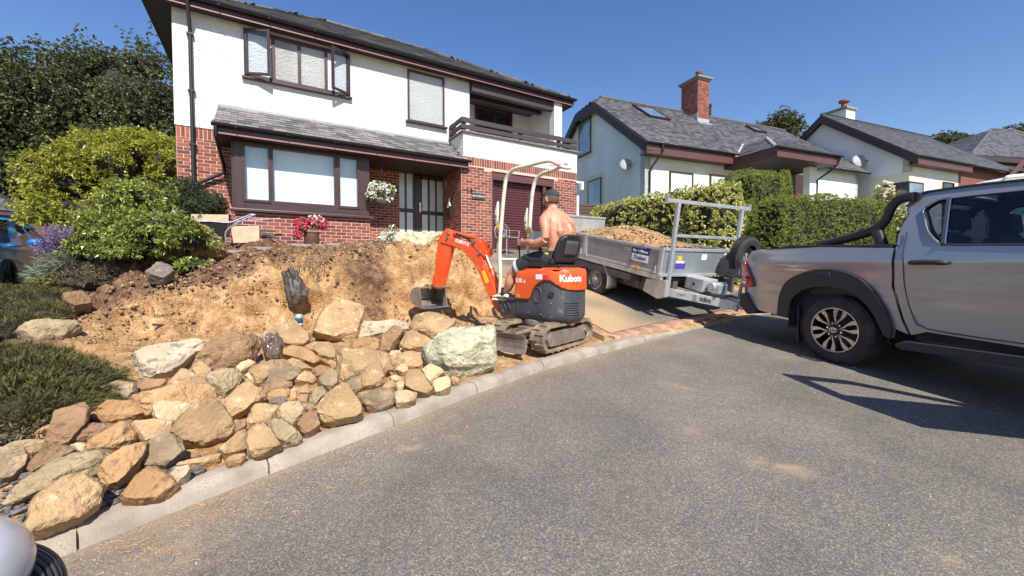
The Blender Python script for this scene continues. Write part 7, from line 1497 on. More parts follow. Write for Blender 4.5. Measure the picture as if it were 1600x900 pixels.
# arms: shoulder, elbow, wrist
LA = [(.0, .17, 2.09), (-.03, .245, 2.04), (-.07, .275, 1.95), (-.085, .29, 1.845), (.06, .285, 1.80), (.20, .25, 1.825), (.34, .215, 1.835)]
limb(LA[:4], [.066, .068, .056, .050, .045]); limb(LA[3:], [.046, .05, .045, .034, .027])
RA = [(.0, -.17, 2.09), (-.01, -.245, 2.04), (-.02, -.275, 1.95), (.0, -.29, 1.85), (.12, -.27, 1.80), (.25, -.24, 1.82), (.34, -.215, 1.83)]
limb(RA[:4], [.066, .068, .056, .050, .045]); limb(RA[3:], [.046, .05, .045, .034, .027])
for s in (1, -1):   # trapezius
    B.tube([Vector((.05, s*.04, 2.20)), Vector((.02, s*.10, 2.155)), Vector((.0, s*.18, 2.11))], [.045, .052, .058], 10)
    B.tube([Vector((-.10, s*.085, 2.03)), Vector((-.125, s*.09, 1.94)), Vector((-.12, s*.07, 1.84))], [.04, .05, .035], 10)
    hx_, hy_ = .375, s*.21   # hand on the lever: palm, four fingers round it, thumb at the side
    B.obox((hx_-.015, hy_+s*.012, 1.832), (.038, 0, 0), (0, .014, 0), (0, 0, .036))
    for k, (dz, L) in enumerate(((.030, 1.0), (.010, 1.08), (-.010, 1.0), (-.030, .82))):
        B.tube([Vector((hx_+.015, hy_+s*.012, 1.832+dz)), Vector((hx_+.045*L, hy_+s*.002, 1.832+dz)), Vector((hx_+.045*L, hy_-s*.022, 1.830+dz)), Vector((hx_+.02*L, hy_-s*.030, 1.829+dz))], [.0098, .0095, .009, .008], 8)
    B.tube([Vector((hx_-.03, hy_-s*.0, 1.855)), Vector((hx_-.012, hy_-s*.022, 1.878)), Vector((hx_+.015, hy_-s*.030, 1.884))], [.012, .0105, .009], 8)
# legs
for s, kx, ax_, az2, yk_ in ((1, .45, .60, 1.235, .25), (-1, .44, .55, 1.235, .13)):
    y = yk_*s; B.tube(crv([(-.02, s*.085, 1.60), (.13, s*(.10+yk_*.25), 1.61), (.30, y*.92, 1.56), (kx, y+s*.02, 1.475)], 4), list(np.interp(np.linspace(0, 1, 13), [0, .4, .8, 1], [.10, .095, .072, .062])), 16)
    B.tube(crv([(kx, y+s*.02, 1.475), (kx+.03, y+s*.025, 1.38), (kx+.07, y+s*.02, 1.29), (ax_+.0, y+s*.01, az2-.01)], 4), list(np.interp(np.linspace(0, 1, 13), [0, .15, .4, .75, 1], [.060, .056, .062, .044, .036])), 16)
    B.tube([Vector((ax_, y, az2)), Vector((ax_+.05, y, az2-.04)), Vector((ax_+.15, y, az2-.06))], [.036, .036, .03], 10)
body = B.build('body', skin, man, smooth=180, off=MO); man.scale = (1.07, 1.07, 1.07); man.location.z -= .012
rmx = body.modifiers.new('join', 'REMESH'); rmx.mode = 'VOXEL'; rmx.voxel_size = .0065; rmx.use_smooth_shade = True; sm_ = body.modifiers.new('soften', 'SMOOTH'); sm_.iterations = 4; sm_.factor = .5
# shorts
B = MB(); loft(B, [ring((-.03, 0, 1.585), .175, .135, (0, 0, 1)), ring((-.035, 0, 1.64), .182, .142, (0, 0, 1)), ring((-.04, 0, 1.70), .178, .138, (0, 0, 1)), ring((-.042, 0, 1.725), .172, .132, (0, 0, 1))])
for s in (1, -1): B.tube(crv([(-.04, s*.09, 1.60), (.12, s*.115+(.03 if s > 0 else 0), 1.612), (.27, s*.128+(.08 if s > 0 else 0), 1.58), (.385, s*.143+(.105 if s > 0 else 0), 1.525)], 4), list(np.interp(np.linspace(0, 1, 13), [0, .4, .8, 1], [.115, .118, .10, .094])), 18)
shm = mat('black_shorts', (.018, .017, .018), (.035, .033, .034), rough=.85, scale=10, bump=.35, bscale=26, bdist=.008)
sh_ = B.build('shorts', shm, man, smooth=180, off=MO); m_ = sh_.modifiers.new('join', 'REMESH'); m_.mode = 'VOXEL'; m_.voxel_size = .009; m_.use_smooth_shade = True; m_ = sh_.modifiers.new('soften', 'SMOOTH'); m_.iterations = 3
B = MB(); B.tube([Vector((.335, .238, 1.548)), Vector((.372, .246, 1.532))], .103, 18, cap=False); B.build('reflective_band', mat('reflective_grey', (.55, .58, .62), rough=.4), sh_, off=MO, smooth=60)
B = MB(); B.box(-.03, .015, .168, .19, 1.60, 1.70, M=Matrix.Rotation(0, 4, 'Z')); B.build('yellow_tag', mat('hi_vis', (.75, .85, .02), rough=.5), sh_, off=MO, bevel=.004)
# shoes and socks
shoe = mat('cream_trainer', (.72, .66, .48), (.62, .55, .38), rough=.7, scale=20); sockm = mat('black_sock', (.02, .02, .022), rough=.95)
for s, ax_, yk_ in ((1, .60, .25), (-1, .55, .13)):
    y = yk_*s+.01*s; B = MB(); B.tube([Vector((ax_+.0, y, 1.20)), Vector((ax_-.012, y, 1.285))], [.045, .047], 14); B.build('sock', sockm, man, off=MO, smooth=60)
    B = MB(); sec = [(-.07, .030, .055), (-.05, .036, .075), (0, .038, .07), (.06, .042, .055), (.12, .048, .046), (.17, .045, .038), (.205, .03, .028)]
    loft(B, [[Vector((ax_+x, y+w_*math.cos(a), 1.152+max(-.012, h_*(math.sin(a)*.5+.5)-.0))) for a in [2*math.pi*i/16 for i in range(16)]] for x, w_, h_ in sec]); so_ = B.build('shoe', shoe, man, off=MO, smooth=70)
    B = MB(); loft(B, [[Vector((ax_+x, y+w_*1.08*math.cos(a), 1.137+.02*(math.sin(a) > 0))) for a in [2*math.pi*i/16 for i in range(16)]] for x, w_, h_ in sec]); B.build('sole', whs, so_, off=MO)
# cap, hair, beard
B = MB(); loft(B, [[hc+Vector((o_+sy*math.cos(a)-.004, sx*math.sin(a), z)) for a in [2*math.pi*i/24 for i in range(24)]] for z, sx, sy, o_ in ((.035, .084, .107, -.002), (.06, .081, .104, -.003), (.085, .072, .092, -.005), (.108, .05, .066, -.006), (.121, .018, .024, -.006))]); cpm = mat('dark_cap', (.025, .025, .035), (.05, .05, .06), rough=.9, scale=9); cap_ = B.build('cap', cpm, man, off=MO, smooth=60)
B = panel(rnd([(.09, -.062), (.155, -.045), (.155, .045), (.09, .062)], .03), [], .02, lambda x, y: (hc.x+x, y, hc.z+.04-.8*y*y-(x-.09)*.25)); v = B.build('peak', cpm, cap_, off=MO, smooth=60); solid(v, .006, 0)
hairm = mat('short_hair', (.10, .06, .04), (.16, .10, .07), rough=.9, scale=60, bump=.6, bscale=200, bdist=.003)
B = MB(); lo_ = []; 
for z, sx, sy, o_ in ((.045, .0815, .1035, -.002), (.01, .0805, .101, .0), (-.02, .0775, .096, .003), (-.045, .0745, .09, .004)): lo_.append([hc+Vector((o_+sy*math.cos(a), sx*math.sin(a), z)) for a in [R(78)+R(204)*i/18 for i in range(19)]])
n = 19; B.add([p for r in lo_ for p in r], [(i*n+j, i*n+j+1, (i+1)*n+j+1, (i+1)*n+j) for i in range(3) for j in range(n-1)]); o = B.build('hair', hairm, man, off=MO, smooth=60); solid(o, .006, 0)
B = MB(); n = 13; lo_ = [[hc+Vector((o_+sy*math.cos(a), sx*math.sin(a), z)) for a in [R(-78)+R(156)*i/12 for i in range(13)]] for z, sx, sy, o_ in ((-.03, .0765, .094, .006), (-.06, .070, .086, .014), (-.09, .058, .072, .03), (-.108, .046, .058, .04))]
B.add([p for r in lo_ for p in r], [(i*n+j, i*n+j+1, (i+1)*n+j+1, (i+1)*n+j) for i in range(3) for j in range(n-1)]); o = B.build('beard', hairm, man, off=MO, smooth=60); solid(o, .006, 0)
B = MB(); 
for s in (1, -1): B.obox(hc+Vector((.094, s*.032, .012)), (.003, 0, 0), (0, .014, 0), (0, 0, .006))
B.build('eyes', mat('eye_dark', (.03, .02, .015), rough=.2), man, off=MO); B = MB(); B.obox(hc+Vector((.104, 0, -.055)), (.004, 0, 0), (0, .022, 0), (0, 0, .004)); B.build('mouth', mat('lips', (.45, .16, .13), rough=.5), man, off=MO)
# ------------------------------------------------------------------ vehicles
def carpaint(name, c, c2=None): return mat(name, c, c2, rough=.28, metal=.55, coat=1, scale=2)
silver = carpaint('silver_paint', (.36, .365, .38)); trimblk = mat('textured_black_trim', (.03, .03, .032), rough=.6, bump=.2, bscale=220, bdist=.001)
chrome = mat('chrome', (.8, .8, .8), rough=.08, metal=1); tyre_m = mat('tyre_rubber', (.022, .021, .022), (.05, .045, .04), rough=.85, scale=6, bump=.2, bscale=40, bdist=.002); inner_m = mat('car_interior', (.02, .02, .024), (.035, .035, .04), rough=.8)
tint = tinted('tinted_glass', (.45, .47, .50), 1); clearg = tinted('windscreen_glass', (.75, .82, .80), 1)
def wheel(parent, x, y, z, r, w_, side, rimf, name='wheel', rimr=.66, spin=.2):
    """wheel with its axle along y; side=-1: outer face towards -y"""
    t = MB(); R_ = r; rr = R_*rimr
    t.lathe([(rr, -w_/2), (rr*1.08, -w_/2-.004), (R_*.86, -w_/2-.006), (R_*.955, -w_/2+.012), (R_, -w_/2+.04), (R_, w_/2-.04), (R_*.955, w_/2-.012), (R_*.86, w_/2+.006), (rr*1.08, w_/2+.004), (rr, w_/2)], 48, (x, y, z), 'y')
    to = t.build(name, tyre_m, parent, smooth=35)
    b = MB(); n = 56
    for i in range(n):
        a = 6.283*i/n
        for k, yy in enumerate((-.36, -.12, .12, .36)):
            a2 = a+(k % 2)*3.1415/n; d = Vector((math.cos(a2), 0, math.sin(a2))); tt = Vector((-d.z, 0, d.x)); b.obox(Vector((x, y+yy*w_, z))+d*(R_+.002), tt*R_*.042, (0, w_*.095, 0), d*.006)
    o = b.build('tread_blocks', tyre_m, to); o['kind'] = 'stuff'
    rimf(to, x, y+side*w_*.42, z, rr, side); return to
def pickup_rim(p, x, y, z, r, s):
    al = mat('machined_alloy', (.62, .60, .57), rough=.25, metal=.9) if 'machined_alloy' not in bpy.data.materials else bpy.data.materials['machined_alloy']
    dk_ = bpy.data.materials.get('dark_alloy') or mat('dark_alloy', (.03, .03, .033), rough=.35, metal=.5)
    B = MB(); B.lathe([(r*1.0, s*.02), (r*.985, s*.025), (r*.95, s*.0), (r*.93, -s*.06), (r*.9, -s*.12), (0, -s*.12)], 40, (x, y, z), 'y'); B.build('rim', dk_, p, smooth=40)
    B = MB(); B.lathe([(r*1.0, s*.026), (r*.955, s*.024), (r*.95, s*.004)], 40, (x, y, z), 'y'); B.build('rim_lip', al, p, smooth=40)
    for i in range(6):
        a = 6.283*i/6+.26
        def P(rad, da, h): return Vector((x+rad*r*math.cos(a+da), y+s*h, z+rad*r*math.sin(a+da)))
        for sg in (1, -1):   # each of the six spokes is a pair that opens like a Y
            B = MB(); prof = [(.22, .10, .09), (.42, .06, .20), (.58, .17, .30), (.78, .14, .34), (.965, .10, .30)]; top = []; 
            v = []; 
            for rad, d0, d1 in prof:
                h = .014+.012*(1-rad); v += [P(rad, sg*d0, h), P(rad, sg*d1, h), P(rad, sg*d1, h-.035), P(rad, sg*d0, h-.035)]
            f = [(4*k+j, 4*k+(j+1) % 4, 4*k+4+(j+1) % 4, 4*k+4+j) for k in range(4) for j in range(4)]+[(0, 1, 2, 3), (16, 17, 18, 19)]
            B.add(v, f); B.build('spoke', al if 1 else dk_, p, bevel=.002, segs=1)
        B = MB(); c = P(.30, .52, .02); B.tube([c-Vector((0, s*.03, 0)), c], .011, 6); B.build('wheel_nut', chrome, p)
    B = MB(); B.lathe([(r*.26, s*.0), (r*.25, s*.022), (r*.2, s*.03), (0, s*.032)], 24, (x, y, z), 'y'); hub = B.build('centre_cap', dk_, p, smooth=40)
    B = MB()   # oval emblem on the cap
    def ov_(rx, rz): return [Vector((x+rx*math.cos(a), y+s*.036, z+rz*math.sin(a))) for a in [6.283*i/24 for i in range(25)]]
    B.tube(ov_(r*.15, r*.10), .004, 5, cap=False); B.tube(ov_(r*.05, r*.095), .003, 5, cap=False); B.tube([v+Vector((0, 0, r*.05)) for v in ov_(r*.09, r*.04)], .003, 5, cap=False); B.build('emblem', chrome, p, smooth=60)
gzT = .09*4.65
FT_ = Frame((3.67, 4.65, gzT), math.atan2(-.941, .338)); WDT = 1.80
tk = thing('pickup_truck', 'silver grey double cab pickup truck parked across the road on the right', 'pickup truck', FT_.o, (0, 0, FT_.e[2]))
def th(pts, y=0.): return FT_.hits(pts, y)
def zc__(px, py, y=0): return FT_.hit(px, py, y)
belt = 1.30
def ysurf(x, z, off=0.):
    y = 0.0
    if z > belt: y += .02+.235*((z-belt)/.58)**1.15
    else: y += .018*((z-1.12)/.18)**2 if z > 1.12 else 0
    if z < .95: y += .035*((.95-z)/.45)**1.6
    y += -.010*math.exp(-((z-1.15)/.06)**2)+.006*math.exp(-((z-.80)/.05)**2)          # creases
    if x < -.75: y += .10*((-.75-x)/.55)**2.2           # the tail corner turns in
    if x > 3.2: y += .35*((x-3.2)/.8)**2
    return y+off
def side_fn(off=0., far=False):
    return (lambda x, z: (x, (WDT-ysurf(x, z, off)) if far else ysurf(x, z, off), z))
archo = th([(1214, 493), (1222, 455.5), (1238.7, 435), (1275.7, 421.8), (1316.8, 423.5), (1353.8, 441), (1382.5, 480), (1392.8, 513), (1389, 530)])
archi = th([(1231, 497), (1238.7, 468), (1263, 451), (1304, 448.5), (1337, 459.7), (1362, 484), (1380, 524)])
bedtop = th([(1160, 399), (1168.8, 392.5), (1185, 389.5), (1276, 386), (1395, 387.5)]); bedrear = th([(1160.6, 447), (1164.7, 464), (1179, 484)])
cabgap = th([(1395, 447), (1408, 500), (1417, 523)])
print('truck', 'arch', archo[0], archo[-1], 'bed', bedtop, 'wheel', zc__(1303, 519), 'step', zc__(1395, 538), zc__(1600, 569), 'roof', zc__(1452, 301, .25), zc__(1600, 283, .25), 'belt', zc__(1469, 382), zc__(1600, 382))
def crv2(p): return [(v.x, v.y) for v in crv([(a, b, 0) for a, b in p], 3)]
def both(name, outer, holes, step, m, off=0., t=.02, smooth=40, parent=None):
    out = []
    for far in (False, True):
        out.append(skin_panel(name, outer, holes, step, side_fn(off, far), m, parent or tk, edge=max(t, .012), flip=-1 if far else 1))
    return out
bed_out = bedtop+[(cabgap[0][0]-.012, bedtop[-1][1]-.02)]+[(x-.012, z) for x, z in cabgap]+archo[::-1][1:-1]+[archo[0]]+bedrear[::-1]
both('bed_side', bed_out, [], .045, silver)
rr_ = 0.385; wc = (0.0, rr_)
wc = zc__(1303, 519.5); wc = (wc[0], .385); print('wc', wc)
archo = [(v.x, v.y) for v in crv([(a, b, 0) for a, b in archo], 4)]; archi = [(v.x, v.y) for v in crv([(a, b, 0) for a, b in archi], 4)]
both('wheel_arch_flare', archo+archi[::-1], [], .04, trimblk, off=-.045, t=.03)
for far in (0, 1):   # flare lip thickness towards the body
    B = MB(); yy = [-.045, .02]
    v = [(x, (WDT-ysurf(x, z, -.045)) if far else ysurf(x, z, -.045), z) for x, z in archo]+[(x*1.0, (WDT-.02) if far else .02, z) for x, z in archo]; n = len(archo); B.add(v, [(i, i+1, n+i+1, n+i) for i in range(n-1)]); B.build('flare_edge', trimblk, tk, smooth=60)
for nx_ in ((zc__(1282, 424), zc__(1300, 431)),):
    (a, b), (c, d) = nx_; B = MB(); B.box(a-.0, c+.01, -.06, -.04, d-.01, b-.005); B.build('flare_badge', trimblk, tk, bevel=.005)
cr = th([(1403, 369), (1405, 352.8), (1412, 334)], .05)+th([(1419.5, 320), (1427.8, 307.6), (1446, 301)], .2)
rf1 = th([(1480, 297), (1540, 289.5), (1600, 283.5)], .24)
front = [(2.0, 1.80), (2.35, 1.76), (2.75, 1.55), (3.15, 1.25), (3.6, 1.17), (4.0, 1.05), (4.08, .8), (4.05, .45)]
sill = th([(1419.5, 524), (1444, 519), (1600, 544)]); print('sill', sill, 'rf1', rf1, 'cr', cr)
zs = sill[-1][1]
fw_ = 3.085; farch = [(fw_+.50*math.cos(a), .40+.48*math.sin(a)) for a in np.linspace(-.1, math.pi+.1, 14)]
win_px = th([(1444, 328), (1464.8, 312.5)], .18)+th([(1484, 310), (1540, 303.5), (1600, 297.5)], .22); dloz = th([(1600, 382.4), (1469, 382.4)], .0); dl = th([(1452.4, 361), (1443.4, 340)], .08)
win_out = win_px+[(1.62, win_px[-1][1]+.0), (1.75, win_px[-1][1]-.02), (1.75, dloz[0][1])]+dloz+dl
win_out = win_px+[(1.66, win_px[-1][1]+.004), (1.66, dloz[0][1])]+dloz+dl
win_out = rnd(win_out[:2], 0)[:0]+rnd(win_out, .07, 3)
fwin = [(1.74, win_px[-1][1]+.0), (2.05, win_px[-1][1]-.02), (2.75, 1.34), (2.72, dloz[0][1]), (1.74, dloz[0][1])]
cab_out = [(cabgap[0][0]+.012, bedtop[-1][1]-.02)]+cr+rf1+front+[farch[0]]+farch[1:-1]+[farch[-1]]+[(2.4, zs-.0)]+sill[::-1]+[(x+.012, z) for x, z in cabgap[:-1]][::-1]
both('cab_side', cab_out, [win_out, fwin], .05, silver)
# doors: proud skins with their own shut lines
dp = th([(1411, 390), (1413, 414), (1414.5, 447), (1424.5, 490), (1446, 514)])+th([(1600, 538)]); dp2 = dp+[(1.66, dp[-1][1]+.0), (1.66, dloz[0][1]-.02)]+[(dloz[1][0], dloz[1][1]-.02)]
both('rear_door', dp+[(1.66, dp[-1][1]), (1.66, dloz[0][1]-.015), (dloz[1][0]-.0, dloz[1][1]-.015), (dloz[1][0]-.12, dloz[1][1]-.015)], [], .06, silver, off=-.010, t=.012)
both('front_door', [(1.68, dp[-1][1]), (2.68, .62), (2.74, dloz[0][1]-.015), (1.68, dloz[0][1]-.015)], [], .07, silver, off=-.010, t=.012)[0].name = 'front_door'
for far in (0, 1):
    fn = side_fn(-.0125, far); B = MB(); B.tube([fn(x, z) for x, z in [(cabgap[0][0]*0+dp[0][0]+.0, 1.45)]+crv2(dp)+[(2.0, dp[-1][1]+.01)]], .0045, 5); B.tube([fn(1.67, z) for z in (dp[-1][1]+.01, .8, 1.0, 1.2, dloz[0][1]-.01)], .0045, 5); B.build('shut_line', black, tk)
# bright window surround and glass
for far in (0, 1):
    fn = side_fn(-.012, far); B = MB(); P = [fn(x, z) for x, z in (win_out[-1:]+win_out[:2])]; 
    loopw = [p for p in win_out if p[0] < dloz[1][0]+.01]; loopw = sorted(loopw, key=lambda p: math.atan2(p[1]-1.5, p[0]-1.1) % 6.283); B.tube([fn(x, z) for x, z in loopw], .011, 6); B.build('window_trim', chrome, tk, smooth=60)
    B = MB(); B.tube([fn(x, z) for x, z in dloz[::-1]+[(1.66, dloz[0][1]), (2.72, dloz[0][1])]], .009, 6); B.build('belt_trim', trimblk, tk, smooth=60)
    (x0, z0_), (x1, z1_) = FT_.hit(1474, 381, .02), FT_.hit(1484, 311, .2); B = MB(); B.bar(fn(x0, z0_), fn(x1, z1_), .02, .035); B.build('window_divider', trimblk, tk); B = MB(); a, b = Vector(fn(x0+.015, z0_)), Vector(fn(x1+.015, z1_)); B.tube([a, b], .006, 6); B.build('divider_trim', chrome, tk)
    for o_ in (win_out, fwin): B = panel(o_, [], .12, side_fn(.012, far)); B.build('window_glass', tint, tk, smooth=60)
    # inner frame of the openings
    for o_ in (win_out, fwin):
        f0, f1 = side_fn(.004, far), side_fn(.05, far); cx = sum(p[0] for p in o_)/len(o_); cz = sum(p[1] for p in o_)/len(o_); n = len(o_); i_ = [(cx+(x-cx)*.955, cz+(z-cz)*.93) for x, z in o_]; B = MB(); B.add([f0(*p) for p in o_]+[f1(*p) for p in i_], [(i, (i+1) % n, n+(i+1) % n, n+i) for i in range(n)]); B.build('window_seal', trimblk, tk)
# roof, screens, bonnet: strips across between the two sides
def strip(name, pts, m, off=0., drop=0., nseg=10, cam_=.03):
    B = MB(); k = len(pts); v = []
    for x, z in pts:
        y0 = ysurf(x, z, off); y1 = WDT-y0
        for j in range(nseg+1): t = j/nseg; v.append((x, y0+(y1-y0)*t, z+cam_*(1-(2*t-1)**2)))
    B.add(v, [(i*(nseg+1)+j, i*(nseg+1)+j+1, (i+1)*(nseg+1)+j+1, (i+1)*(nseg+1)+j) for i in range(k-1) for j in range(nseg)]); o = B.build(name, m, tk, smooth=50); solid(o, .015, 0); return o
strip('roof', cr[-1:]+rf1+front[:2], silver, cam_=.045); strip('windscreen', front[1:4], clearg, cam_=.03); strip('bonnet', front[3:6], silver, cam_=.05); strip('front_bumper', front[5:], trimblk, cam_=0)
strip('cab_rear_panel', [(cabgap[0][0]+.012, .65), (cabgap[0][0]+.012, belt)], silver, cam_=0); strip('rear_window', [(cabgap[0][0]+.02, belt)]+cr[1:], tint, cam_=0)
B = MB(); pts_ = [(x, ysurf(x, z, -.004), z+.012) for x, z in cr[-2:]+rf1+front[:2]]; B.tube(pts_, .012, 6); B.build('roof_gutter_strip', trimblk, tk, smooth=60)
# tailgate, bumper, lamps, load bed
tx = bedtop[0][0]
B = panel([(.12, .72), (WDT-.12, .72), (WDT-.12, bedtop[1][1]-.02), (.12, bedtop[1][1]-.02)], [], .2, lambda y, z: (tx-.035-.02*math.sin((z-.7)*4), y, z)); o = B.build('tailgate', silver, tk, smooth=60); solid(o, .03, 0)
tl = th([(1154.5, 407), (1164.7, 414.4), (1178, 441), (1176, 448.5), (1160.5, 446.5), (1154.4, 437)])
lampm = mat('red_lamp', (.45, .012, .012), rough=.12, coat=1, scale=20); lampd = mat('dark_red_lamp', (.12, .005, .008), rough=.1, coat=1)
for far in (0, 1):
    fn = side_fn(-.014, far); B = panel([(x+.0, z) for x, z in tl], [], .03, fn); o = B.build('tail_lamp', lampd, tk, smooth=60); solid(o, .03, 0)
    for a, b in ((.0, .30), (.38, .62), (.7, 1.0)):
        z0_, z1_ = tl[0][1]+(tl[3][1]-tl[0][1])*b, tl[0][1]+(tl[3][1]-tl[0][1])*a; xx = lambda z: min(tl[2][0], tl[1][0]+(tl[2][0]-tl[1][0])*(tl[1][1]-z)/(tl[1][1]-tl[2][1]+1e-6))-.012
        q = [(tl[0][0]+.012, z0_), (max(tl[0][0]+.03, xx(z0_)), z0_), (max(tl[0][0]+.03, xx(z1_)), z1_), (tl[0][0]+.012, z1_)]; B = panel(q, [], .03, side_fn(-.031, far)); o = B.build('lamp_lens', lampm, tk, smooth=60); solid(o, .008, 0)
bp_ = th([(1153, 458), (1162, 458), (1181, 489), (1164.7, 491), (1154, 478)])
B = MB(); B.prism([(x, z) for x, z in bp_], .02, WDT-.02); B.prism([(x-.09, z-.01) for x, z in bp_], .12, WDT-.12); B.build('rear_bumper', trimblk, tk, bevel=.02)
B = MB(); B.box(tx+.02, cabgap[0][0]-.05, .09, WDT-.09, .78, .80); B.box(tx+.02, cabgap[0][0]-.05, .07, .09, .8, bedtop[2][1]-.01); B.box(tx+.02, cabgap[0][0]-.05, WDT-.09, WDT-.07, .8, bedtop[2][1]-.01); B.build('load_bed_liner', trimblk, tk)
for y0, y1 in ((.03, .13), (WDT-.13, WDT-.03)):
    B = MB(); B.prism([(bedtop[1][0]+.25, bedtop[1][1]-.002), (cabgap[0][0]-.03, bedtop[-1][1]-.002), (cabgap[0][0]-.03, bedtop[-1][1]+.035), (bedtop[1][0]+.6, bedtop[2][1]+.032), (bedtop[1][0]+.25, bedtop[1][1]+.01)], y0, y1); B.build('bed_rail_cap', trimblk, tk, bevel=.006)
# style bar
for y, nm in ((.16, 0), (WDT-.16, 1)):
    P = [(a, y, b) for a, b in th([(1284, 383), (1330, 371), (1368, 358.5), (1384, 343), (1394, 322), (1408, 310.5), (1428, 307)], .16)]; B = MB(); B.tube(crv(P, 5), .046, 14); B.build('sports_bar', mat('satin_black', (.02, .02, .022), rough=.3) if 'satin_black' not in bpy.data.materials else bpy.data.materials['satin_black'], tk, smooth=60)
    P = [(a, y, b) for a, b in th([(1369, 358), (1380, 386)], .16)]; B = MB(); B.tube(P, .056, 14); B.lathe([(.07, 0), (.07, .012), (.05, .02)], 16, (P[1][0], y, P[1][2]-.01)); B.build('bar_leg', bpy.data.materials['satin_black'], tk, smooth=50)
a, b = th([(1428, 307)], .16)[0]; B = MB(); B.tube([(a, .16, b), (a, WDT-.16, b)], .046, 14); B.build('cross_bar', bpy.data.materials['satin_black'], tk, smooth=60)
# handle, step, mud flap, chassis, interior
for far in (0, 1):
    (x0, z0_), (x1, z1_) = zc__(1425, 411), zc__(1484, 411); fn = side_fn(-.05, far); fn2 = side_fn(-.008, far); B = MB(); zm = z0_
    B.tube(crv([fn2(x0, zm), fn(x0+.03, zm+.004), fn((x0+x1)/2, zm+.006), fn(x1-.03, zm), fn2(x1, zm)], 4), [.014, .018, .022, .024]+[.025]*9+[.024, .022, .018, .014], 10); B.build('door_handle', trimblk, tk, smooth=60)
    B = MB(); B.add([fn2(x0+.06+.09*math.cos(a), zm-.004+.045*math.sin(a)) for a in [6.283*i/16 for i in range(16)]], [tuple(range(16))]); B.build('handle_recess', mat('recess_grey', (.22, .22, .23), rough=.4, metal=.5) if 'recess_grey' not in bpy.data.materials else bpy.data.materials['recess_grey'], tk)
    s0, s1 = zc__(1397, 541, -.05), zc__(1600, 571, -.05); yA, yB = ((-.07, .16) if not far else (WDT-.16, WDT+.07)); B = MB(); zz = (s0[1]+s1[1])/2; B.prism(rnd([(s0[0], zz+.02), (s0[0]+.08, zz+.07), (2.5, zz+.07), (2.56, zz), (2.5, zz-.02), (s0[0]+.05, zz-.02)], .03), yA, yB); B.build('side_step', trimblk, tk, bevel=.02)
    B = MB(); yA = .06 if not far else WDT-.34; B.box(wc[0]-.47, wc[0]-.45, yA, yA+.28, .16, .62); B.build('mud_flap', trimblk, tk, bevel=.005)
B = MB(); B.box(tx+.1, 3.9, .45, .57, .42, .58); B.box(tx+.1, 3.9, WDT-.57, WDT-.45, .42, .58); B.tube([(wc[0], .2, .385), (wc[0], WDT-.2, .385)], .06, 10); B.box(-.6, .75, .12, .4, .5, .78); B.box(-.6, .75, WDT-.4, WDT-.12, .5, .78); B.box(sill[0][0], 2.5, .12, WDT-.12, .34, .60); B.box(-.9, 3.6, .5, WDT-.5, .28, .5); B.build('chassis', inner_m, tk)
B = MB()   # wheel tub
for yA, yB in ((.05, .42), (WDT-.42, WDT-.05)):
    B = MB(); ar = [(wc[0]+.52*math.cos(a), .42+.50*math.sin(a)) for a in np.linspace(-.1, math.pi+.1, 16)]; n = len(ar); v = [(x, yA, z) for x, z in ar]+[(x, yB, z) for x, z in ar]; B.add(v, [(i, i+1, n+i+1, n+i) for i in range(n-1)]); B.build('wheel_tub', inner_m, tk)
for i, (sx, rows) in enumerate(((.95, 2), (1.95, 2))):
    for y in (.42, WDT-.42):
        B = MB(); B.prism(rnd([(sx-.05, .75), (sx+.5, .78), (sx+.5, .92), (sx+.06, .9), (sx-.12, 1.42), (sx-.24, 1.40)], .04), y-.24, y+.24); B.prism(rnd([(sx-.16, 1.46), (sx-.06, 1.46), (sx-.08, 1.66), (sx-.18, 1.64)], .03), y-.13, y+.13); B.build('seat', inner_m, tk, bevel=.02)
B = MB(); B.box(2.55, 3.0, .1, WDT-.1, .9, 1.3); B.build('dashboard', inner_m, tk, bevel=.03)
for y in (.06, WDT-.06): wheel(tk, wc[0], y+(.07 if y < 1 else -.07), wc[1], .385, .26, -1 if y < 1 else 1, pickup_rim); wheel(tk, fw_, y+(.07 if y < 1 else -.07), wc[1], .385, .26, -1 if y < 1 else 1, pickup_rim)
# unseen open driver's door, lengthened to cast the bar shadows, with its mirror
M_ = Matrix.Translation((2.72, -.01, 0)) @ Matrix.Rotation(R(52), 4, 'Z')
def dfn(x, z): return tuple(M_ @ Vector((x-2.72, .18*max(0, z-belt)/.5, z)))
B = panel([(1.50, .62), (2.68, .62), (2.74, 1.36), (2.06, 1.80), (1.52, 1.84)], [[(1.62, 1.36), (2.60, 1.36), (2.04, 1.70), (1.64, 1.73)]], .08, dfn); o = B.build('open_door', silver, tk, smooth=40); solid(o, .06, 0)
B = MB(); c = M_ @ Vector((-.1, -.16, 1.42)); B.tube([M_ @ Vector((-.08, 0, 1.36)), c], .03, 8); B.obox(c+Vector((0, 0, .04)), (.06, 0, 0), (.03, .12, 0), (0, 0, .10)); B.build('door_mirror', trimblk, tk, bevel=.03, smooth=50)
